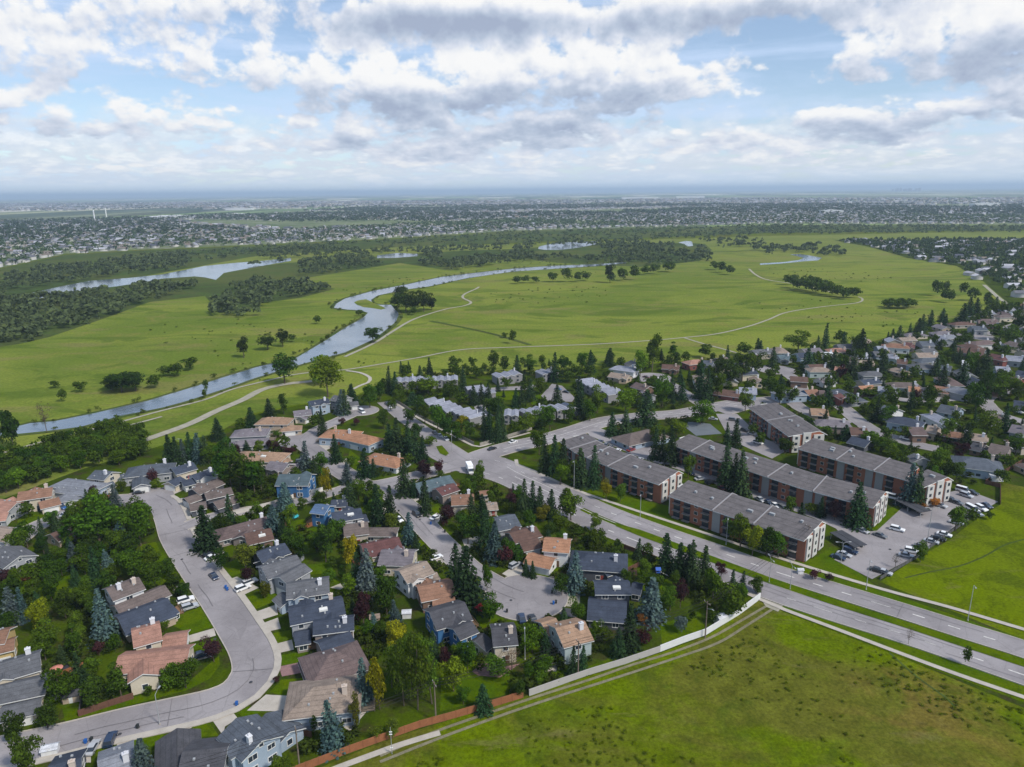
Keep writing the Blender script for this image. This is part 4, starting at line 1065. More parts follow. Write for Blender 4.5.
# ---------------------------------------------------------------- houses seen close: label, wings, roof, wall
NEAR = [
 ("mauve-roofed long bungalow by the back lane", [(224, 528, 265, 517, 10, 1, 1), (241, 536, 248, 530, 8, 1, 0)], 'mauve', 'taupe', 1),
 ("plain brown roofed bungalow behind the lane", [(244, 534, 271, 528, 10, 1, 0)], 'brown', 'brown', 0, True),
 ("small navy roofed house with rooftop gable", [(256, 553, 285, 543, 9, 1.5, 0), (262, 560, 270, 551, 6, 1, 0)], 'navy', 'dark', 1),
 ("grey house behind two parked white SUVs", [(261, 567, 297, 555, 10, 2, 0), (279, 577, 304, 563, 7, 2, 0)], 'grey', 'grey', 0),
 ("grey house with tall white side chimney", [(286, 584, 329, 578, 10, 2, 0), (281, 592, 290, 600, 6, 1, 0)], 'grey', 'lblue', 1),
 ("long navy-roofed house on the crescent", [(288, 609, 343, 598, 10, 2, 0), (292, 612, 300, 609, 9, 1, 0)], 'navy', 'grey', 1, True),
 ("slate house with two stepped gables", [(313, 622, 354, 617, 7.5, 2, 0), (318, 643, 350, 631, 7, 1.5, 0), (294, 633, 310, 630, 7.5, 1, 0)], 'navy', 'taupe', 1),
 ("mauve hip-roofed house with red paver driveway", [(322, 657, 345, 650, 13, 1.5, 1), (312, 662, 322, 659, 8, 1, 1)], 'mauve', 'taupe', 0),
 ("pinkish-roofed house with pale blue gable", [(306, 688, 340, 684, 13, 1.5, 1), (294, 706, 318, 692, 8, 1, 0)], 'beige', 'lblue', 1),
 ("grey-blue house at the crescent's outer bend", [(236, 718, 262, 741, 9.5, 2, 0), (266, 713, 290, 732, 8, 1, 0)], 'slate', 'lblue', 1),
 ("navy cross-gabled house at the picture bottom", [(182, 752, 228, 747, 13, 1.5, 0), (177, 728, 177, 768, 9, 1, 0)], 'dark', 'grey', 0),
 ("light grey roofed house behind bottom-edge spruce", [(97, 761, 134, 748, 12, 1, 0)], 'lgrey', 'grey', 1),
 ("navy-roofed house in the bottom-left corner", [(48, 766, 82, 757, 11, 1, 0)], 'navy', 'dark', 1),
 ("taupe-roofed house with two white chimneys", [(106, 589, 139, 577, 9.5, 2, 0), (114, 606, 165, 585, 8, 1, 0)], 'taupe', 'white', 2),
 ("dark navy roofed bungalow with vented roof", [(117, 617, 168, 598, 13, 1, 0), (166, 607, 172, 604, 7, 1, 0)], 'navy', 'tan', 0),
 ("salmon-roofed large house with white chimney", [(131, 631, 160, 623, 10, 2, 0), (118, 656, 190, 648, 9.5, 1.5, 0), (143, 674, 143, 655, 7, 1.5, 0), (163, 636, 188, 632, 7, 1, 0)], 'salmon', 'cream', 1),
 ("grey and navy stepped house, far left", [(-16, 668, 40, 652, 10, 2, 0), (-10, 688, 48, 676, 9, 1.5, 0), (0, 708, 42, 698, 7, 1, 0)], 'grey', 'cream', 1),
 ("cream-walled house with rust roof, far left", [(-12, 632, 10, 629, 8, 2, 0), (-14, 645, 15, 638, 7, 1.5, 0)], 'rust', 'yellow', 0),
 ("light blue-grey hip-roofed house by woods", [(62, 479, 88, 482, 13, 1.5, 1), (64, 494, 80, 492, 8, 1, 1)], 'lgrey', 'lblue', 0),
 ("orange-brown roofed house with open garage", [(18, 492, 53, 487, 9.5, 2, 0), (38, 502, 59, 497, 8, 1, 0)], 'rust', 'cream', 1),
 ("salmon-brown house at the left edge", [(-14, 499, 17, 503, 10, 1.5, 0), (-8, 514, 9, 512, 8, 1, 0)], 'salmon', 'grey', 0),
 ("pale brown bungalow at the left edge", [(-10, 527, 16, 530, 10, 1, 0)], 'beige', 'grey', 0),
 ("slate-roofed cream house beside the woods", [(95, 470, 112, 472, 9, 2, 0), (103, 484, 113, 481, 6, 1, 0)], 'slate', 'cream', 1),
 ("small slate-roofed annex beside the woods", [(116, 474, 128, 474, 7, 1, 0)], 'slate', 'grey', 0),
 ("big slate house with a white garage", [(136, 466, 163, 463, 12, 1.5, 1), (141, 484, 141, 475, 7, 1, 0)], 'slate', 'grey', 1),
 ("small brown house hidden by elm trees", [(50, 534, 70, 526, 9, 1, 0)], 'brown', 'tan', 0),
 ("grey house with rooftop solar, left edge", [(3, 546, 20, 556, 10, 2, 0)], 'grey', 'grey', 0),
 ("navy-roofed cream house beside the small cul-de-sac", [(171, 468, 193, 462, 9, 1.5, 0), (168, 482, 180, 476, 7, 1, 0)], 'navy', 'cream', 1),
 ("narrow navy-roofed house with white chimney", [(191, 475, 214, 468, 7.5, 1.5, 0), (181, 481, 193, 478, 7, 1, 0)], 'navy', 'white', 1),
 ("taupe house, first of three alike", [(192, 489, 218, 478, 8, 1.5, 0), (184, 498, 199, 493, 7, 1, 0)], 'taupe', 'dark', 0),
 ("taupe house, middle of three alike", [(204, 493, 231, 487, 7.5, 1.5, 0), (189, 504, 206, 501, 7.5, 1, 0)], 'taupe', 'dark', 0),
 ("taupe gabled house nearest the back lane", [(213, 502, 236, 495, 8, 1, 0)], 'taupe', 'dark', 0),
 ("lilac-grey hip-roofed house by the meadow", [(240, 429, 260, 428, 11, 1.5, 1), (236, 441, 262, 438, 9, 1, 1)], 'lilac', 'grey', 1),
 ("tan and brown hip-roofed house with skylight", [(244, 451, 276, 452, 12, 1.5, 1), (276, 459, 284, 457, 7, 1, 1)], 'tan', 'cream', 0, True),
 ("tan two-storey house near the gravel road", [(265, 417, 283, 417, 11, 2, 1), (284, 426, 296, 425, 8, 1, 1)], 'tan', 'tan', 0),
 ("grey-roofed house with small front gable", [(293, 411, 311, 409, 9, 1.5, 0), (300, 417, 306, 414, 6, 1, 0)], 'lilac', 'cream', 1),
 ("navy-roofed house beside the big willows", [(309, 401, 328, 398, 9, 2, 0), (318, 407, 326, 403, 6, 1, 0)], 'navy', 'lblue', 1),
 ("grey house beneath the big willows", [(334, 395, 348, 397, 9, 2, 0), (349, 402, 358, 401, 7, 1, 0)], 'grey', 'grey', 0),
 ("orange tile-roofed villa on the corner street", [(331, 429, 350, 430, 12, 1.5, 1), (352, 432, 370, 436, 11, 1.5, 1)], 'orange', 'lblue', 2),
 ("smaller orange-roofed villa with white walls", [(374, 453, 396, 457, 12, 1, 1)], 'orange', 'white', 1),
 ("lilac-roofed house beside parked pickup", [(270, 461, 289, 464, 9, 1.5, 0), (290, 463, 300, 464, 8, 1, 0)], 'lilac', 'taupe', 0),
 ("teal-roofed blue house behind the white wall", [(279, 474, 312, 474, 12, 2, 0), (296, 484, 304, 480, 7, 1, 0)], 'teal', 'blue', 0),
 ("small bright blue house by trampoline", [(315, 504, 330, 506, 8, 2, 0)], 'blue', 'blue', 0),
 ("navy roof house behind bright blue house", [(331, 500, 348, 499, 7, 1, 0)], 'navy', 'grey', 1),
 ("navy-roofed white house with two skylights", [(331, 513, 361, 508, 9, 2, 0), (357, 516, 366, 514, 7, 1, 0)], 'navy', 'white', 0, True),
 ("brown-grey house with pale chimney", [(343, 525, 368, 522, 10, 1.5, 0), (370, 528, 390, 528, 7, 1, 1)], 'taupe', 'beige', 1),
 ("maroon-roofed house beside the spruce", [(361, 545, 399, 537, 11, 1.5, 0)], 'maroon', 'cream', 0),
 ("weathered lilac-roofed house with cream gable", [(381, 550, 415, 551, 11, 1.5, 0)], 'lilac', 'cream', 1),
 ("tan-roofed cream house, end of street", [(399, 571, 427, 561, 9.5, 2, 0), (410, 580, 437, 572, 8, 1, 0)], 'beige', 'white', 0),
 ("orange-brown house behind the big spruce", [(417, 587, 452, 580, 10, 1.5, 0), (432, 598, 455, 596, 7, 1, 0)], 'rust', 'brown', 0),
 ("bright blue house with dark stepped roof", [(429, 612, 465, 602, 11, 2, 0), (453, 629, 472, 621, 7, 2, 0)], 'dark', 'blue', 0),
 ("cream three-level house with tall side chimney", [(491, 628, 516, 626, 10, 2, 0), (474, 641, 484, 633, 8, 1, 0)], 'dark', 'cream', 1),
 ("pale green house on the turning circle", [(555, 628, 585, 621, 11, 2, 0), (541, 623, 556, 618, 8, 1, 0)], 'tan', 'green', 1),
 ("sprawling navy house with square skylight", [(594, 582, 630, 582, 8, 2, 0), (588, 600, 627, 603, 12, 1, 0), (632, 583, 643, 585, 7, 1, 0)], 'navy', 'dark', 0, True),
 ("navy multi-hip house beside orange-roofed house", [(584, 553, 614, 555, 12, 1.5, 1), (600, 566, 616, 561, 8, 1, 0)], 'navy', 'dark', 1),
 ("orange-roofed white house above turning circle", [(544, 538, 571, 540, 10, 2, 0), (528, 553, 555, 559, 8, 1, 0)], 'orange', 'white', 1),
 ("brown-roofed house with chunky brown chimney", [(509, 533, 536, 526, 9, 1.5, 0), (519, 542, 538, 538, 8, 1, 0)], 'brown', 'taupe', 1),
 ("blue-grey roofed bungalow behind tall spruces", [(492, 519, 515, 514, 11, 1.5, 0)], 'slate', 'grey', 0),
 ("orange-roofed pink house near the main road", [(451, 495, 474, 494, 10, 1.5, 0), (479, 491, 489, 490, 5, 1, 0)], 'rust', 'beige', 1),
 ("maroon-roofed narrow house between two roofs", [(436, 489, 454, 483, 8, 1.5, 0)], 'maroon', 'taupe', 0),
 ("teal-grey long roofed house by the junction", [(414, 484, 450, 475, 11, 1, 0)], 'teal', 'grey', 0),
 ("small beige-roofed outbuilding near main road", [(486, 503, 497, 502, 7, 1, 0)], 'beige', 'beige', 0),
]
for i, h_ in enumerate(NEAR):
    sk = len(h_) > 5
    house(h_[0], h_[1], h_[2], h_[3], 2, h_[4], i, skylight=sk)
MIDH = [
 ("dark brown roofed house below the park path", 662, 364, 680, 365, 10, 'brown', 'brown'), ("salmon-roofed house at the park edge", 690, 360, 700, 359, 10, 'salmon', 'red'), ("blue-roofed house beside salmon-roofed house", 702, 360, 714, 361, 10, 'slate', 'grey'),
 ("brown house right of the blue roof", 716, 358, 727, 357, 10, 'taupe', 'taupe'), ("rust-roofed house where the path ends", 746, 355, 758, 355, 11, 'rust', 'brown'), ("pale grey house at the park edge", 617, 365, 632, 367, 10, 'pale', 'white'),
 ("pink-beige house behind the right townhouses", 611, 372, 630, 375, 10, 'beige', 'tan'), ("mauve house beside the round forecourt", 636, 382, 650, 386, 10, 'mauve', 'brown'), ("grey-mauve bungalow behind the round forecourt", 641, 391, 652, 394, 9, 'lilac', 'grey'),
 ("dark rust house at the lane corner", 721, 389, 737, 391, 11, 'brown', 'red'), ("pale blue house right of dark rust house", 739, 387, 757, 388, 11, 'pale', 'lblue'), ("navy house under the tall park spruce", 796, 353, 815, 352, 12, 'navy', 'lblue'),
 ("slate-teal house beside the navy house", 777, 355, 789, 354, 11, 'teal', 'grey'), ("greenish beige bungalow in the spruces", 813, 367, 825, 367, 10, 'beige', 'green'), ("dark brown house by the turning circle", 790, 376, 808, 377, 10, 'brown', 'brown'),
 ("lilac house with white front gable", 818, 378, 832, 377, 11, 'lilac', 'white'), ("small salmon-roofed house among dark trees", 835, 366, 845, 367, 9, 'salmon', 'red'), ("pale blue twin-gabled house behind block", 782, 390, 797, 389, 11, 'lgrey', 'lblue'),
 ("orange-brown roofed house with blue walls", 804, 390, 817, 389, 11, 'rust', 'blue'), ("brown extension beside the orange-brown roof", 819, 390, 832, 391, 9, 'mauve', 'brown'), ("small red-walled house on the side street", 834, 396, 840, 393, 7, 'maroon', 'red'),
 ("slate roof house beside red-walled house", 838, 388, 856, 396, 11, 'slate', 'grey'), ("flat orange-tan roofed house", 858, 386, 873, 385, 9, 'orange', 'brown'), ("light blue-grey multi-gabled house", 878, 386, 898, 388, 12, 'pale', 'white'),
 ("tan bungalow behind the far apartment block", 810, 408, 828, 409, 11, 'tan', 'tan'), ("mauve bungalow with pink chimney", 822, 419, 843, 420, 10, 'lilac', 'taupe'), ("maroon-brown roof above the far block", 849, 427, 867, 428, 11, 'brown', 'brown'),
 ("dark navy roof above the far block", 852, 436, 871, 441, 10, 'navy', 'dark'), ("white house with slate roof on the bend", 884, 405, 899, 409, 11, 'slate', 'white'), ("navy-roofed pale house on the bend", 898, 416, 915, 419, 11, 'navy', 'lblue'),
 ("large blue slate house with two wings", 941, 404, 962, 408, 13, 'slate', 'lblue'), ("mauve-brown house below the large slate house", 907, 427, 923, 427, 11, 'mauve', 'brown'), ("pink-tan house beside the mauve-brown house", 928, 425, 939, 427, 10, 'beige', 'tan'),
 ("orange-roofed house behind a green tree", 952, 431, 963, 433, 9, 'rust', 'brown'), ("tan-brown roof right of the orange roof", 972, 433, 987, 435, 10, 'beige', 'brown'), ("wide taupe house near the bright field", 991, 443, 1011, 447, 13, 'taupe', 'taupe'),
 ("dark brown house left of wide taupe house", 973, 442, 986, 445, 10, 'dark', 'brown'), ("big light blue roofed house by the field", 967, 456, 990, 459, 14, 'slate', 'lblue'), ("grey hip-roofed house behind the last block", 914, 453, 923, 458, 9, 'grey', 'grey'),
 ("navy house at the right picture edge", 1014, 400, 1030, 402, 12, 'navy', 'lblue'), ("lilac-grey house at the right picture edge", 1012, 424, 1028, 427, 12, 'lilac', 'grey'), ("rust-tan house with pale walls by park", 888, 343, 904, 344, 11, 'rust', 'white'),
 ("maroon roof beside the rust-tan house", 904, 342, 913, 343, 10, 'maroon', 'taupe'), ("small light blue house by the park", 876, 346, 886, 346, 10, 'pale', 'lblue'), ("slate navy house behind park-edge spruces", 919, 341, 932, 341, 12, 'slate', 'grey'),
 ("lilac-brown house under the spruce row", 937, 331, 955, 331, 11, 'lilac', 'taupe'), ("slate house by the parked camper", 971, 326, 985, 326, 12, 'slate', 'grey'), ("brown house behind the parked camper", 978, 320, 996, 321, 11, 'mauve', 'brown'),
 ("long brown-roofed house in the estate", 955, 347, 985, 350, 12, 'brown', 'taupe'), ("red-mauve house beside the long brown roof", 990, 353, 1004, 356, 11, 'maroon', 'red'), ("pale grey house at the right edge", 1006, 355, 1027, 357, 12, 'pale', 'grey'),
 ("white-roofed house in the estate's middle", 962, 360, 974, 361, 11, 'white', 'white'), ("white and blue house near right edge", 995, 366, 1010, 367, 12, 'pale', 'lblue'), ("grey-blue house below the slate navy house", 917, 363, 930, 363, 12, 'grey', 'lblue'),
 ("grey slate two-winged house mid estate", 935, 364, 952, 366, 12, 'slate', 'grey'), ("maroon-brown house left of grey-blue house", 897, 359, 908, 360, 10, 'brown', 'taupe'), ("pale green-grey roofed small house", 888, 354, 897, 355, 9, 'pale', 'green'),
 ("small pinkish house among spruces", 894, 367, 902, 369, 9, 'beige', 'tan'), ("orange roof with cream gable and chimney", 908, 386, 920, 387, 10, 'orange', 'cream'), ("dark grey roof beside the orange roof", 922, 387, 931, 388, 10, 'dark', 'grey'),
 ("broad orange-brown roof facing the side street", 933, 385, 952, 388, 12, 'rust', 'tan'), ("light blue-grey roof facing the side street", 954, 386, 971, 390, 11, 'lgrey', 'grey'), ("broad brown roof by the right trees", 978, 382, 1001, 384, 13, 'brown', 'brown'),
 ("red-brown roof near the right edge", 1007, 375, 1023, 378, 11, 'mauve', 'red'), ("navy roof at the upper right edge", 1018, 370, 1032, 373, 11, 'navy', 'grey'), ("grey roof left of the side street bend", 866, 371, 878, 371, 10, 'grey', 'grey'),
 ("beige roof in the spruce belt", 862, 360, 874, 361, 9, 'beige', 'taupe'), ("taupe roof behind the small salmon roof", 846, 357, 857, 357, 10, 'taupe', 'taupe'), ("white house behind the park-edge trees", 824, 352, 834, 352, 9, 'white', 'white'), ("salmon roof at the park edge trees", 832, 348, 843, 348, 10, 'salmon', 'cream'),
]
for i, (lb, u1, v1, u2, v2, w_, rc, wc) in enumerate(MIDH):
    st = 1 if i % 3 == 0 else 1.5
    wings = [(u1, v1, u2, v2, w_, st, i % 4 == 1)]
    um, vm = (u1 + u2) / 2, (v1 + v2) / 2
    if i % 2 == 0: wings.append((um + 2, vm + 4.5, um + 3, vm + 1, w_ * .55, 1, 0))
    house(lb, wings, rc, wc, 1, 1, 100 + i)

apartment("brick apartment block bending round beside the north road", "the bending brick block", [(561, 441), (576, 452), (619, 470), (660, 484)], 15, [.18, .38, .58], 1)
apartment("brick apartment block nearest the main road's grass verge", "the brick block nearest the main road", [(669, 495), (805, 540)], 16, [.36, .66], 2)
apartment("longest brick apartment block, behind the shared lane", "the longest brick block", [(671, 444), (800, 487), (874, 507)], 15, [.13, .55, .76], 3)
apartment("brick apartment block farthest right above the car park", "the far right brick block", [(798, 448), (905, 479), (925, 487)], 15, [.33, .62], 4)
apartment("brick apartment block behind the small upper car park", "the upper brick block", [(749, 407), (790, 436)], 17, [.5], 5, end_detail=False)
house("low grey clubhouse between the lane and court", [(628, 434, 650, 429, 14, 1, 1), (652, 434, 660, 432, 9, 1, 1)], 'taupe', 'lblue', 1, 0, 300, garage=False, cat='clubhouse', name='clubhouse')
row_houses("pale townhouse row nearest the park path, left", "the park-side townhouse row", 395, 378, 458, 376, 9, 1)
row_houses("pale townhouse row along the tree-lined street", "the street-side townhouse row", 425, 397, 477, 415, 8, 2)
row_houses("short pale townhouse pair at the park edge", "the short park-edge townhouses", 494, 374, 520, 371, 3, 3)
row_houses("pale townhouse pair behind the inner car park", "the townhouses behind the inner car park", 538, 371, 554, 369, 3, 4)
row_houses("pale townhouse row overlooking the north road", "the townhouse row by the north road", 524, 411, 572, 403, 7, 5)
row_houses("single pale townhouse left of the road row", "the single pale townhouse", 504, 411, 519, 411, 2, 6)
row_houses("pale stepped townhouse row, furthest right", "the right stepped townhouse row", 583, 377, 618, 392, 8, 7)
row_houses("grey townhouse cluster beside the inner forecourt", "the grey forecourt townhouses", 474, 384, 486, 392, 3, 8)

# more roofs of the packed estate to the right, between the ones listed above
_er = random.Random(44)
EP = [(625, 370), (700, 362), (790, 352), (900, 342), (975, 318), (1030, 306), (1060, 330), (1060, 476), (1000, 478), (930, 480), (880, 440), (830, 432), (800, 404), (745, 398), (700, 402), (640, 405)]
_w = [tuple(P(u, v).xy) for u, v in EP]; _xs = [q[0] for q in _w]; _ys = [q[1] for q in _w]; _n = 0; _t = 0
while _n < 62 and _t < 6000:
    _t += 1; x, y = _er.uniform(min(_xs), max(_xs)), _er.uniform(min(_ys), max(_ys))
    if not inpoly(x, y, _w): continue
    if any(blocked((x + dx, y + dy), 1.0) or on_pavement((x + dx, y + dy), 2.0) for dx in (-7, 0, 7) for dy in (-6, 0, 6)): continue
    if any(inpoly(x, y, q) for q in LOTP): continue
    L_ = _er.uniform(5, 7.5); a_ = _er.choice([0.1, 1.5]) + _er.gauss(0, .12); z_ = 5.0
    p0 = project((x - math.cos(a_) * L_, y - math.sin(a_) * L_, z_)); p1 = project((x + math.cos(a_) * L_, y + math.sin(a_) * L_, z_))
    house('roof half hidden among the garden trees of the packed right-hand estate', [(p0[0], p0[1], p1[0], p1[1], _er.uniform(9, 11), _er.choice([1, 1.5]), _n % 4 == 0)], _er.choice(['taupe', 'grey', 'slate', 'lgrey', 'brown', 'rust', 'mauve', 'lilac', 'beige', 'pale', 'navy']), _er.choice(['white', 'grey', 'cream', 'lblue', 'tan', 'beige']), 1, 1, 400 + _n, sn='the packed estate', group='houses packed into the right-hand estate')
    LAND.pop(); _n += 1
print('estate extra', _n)

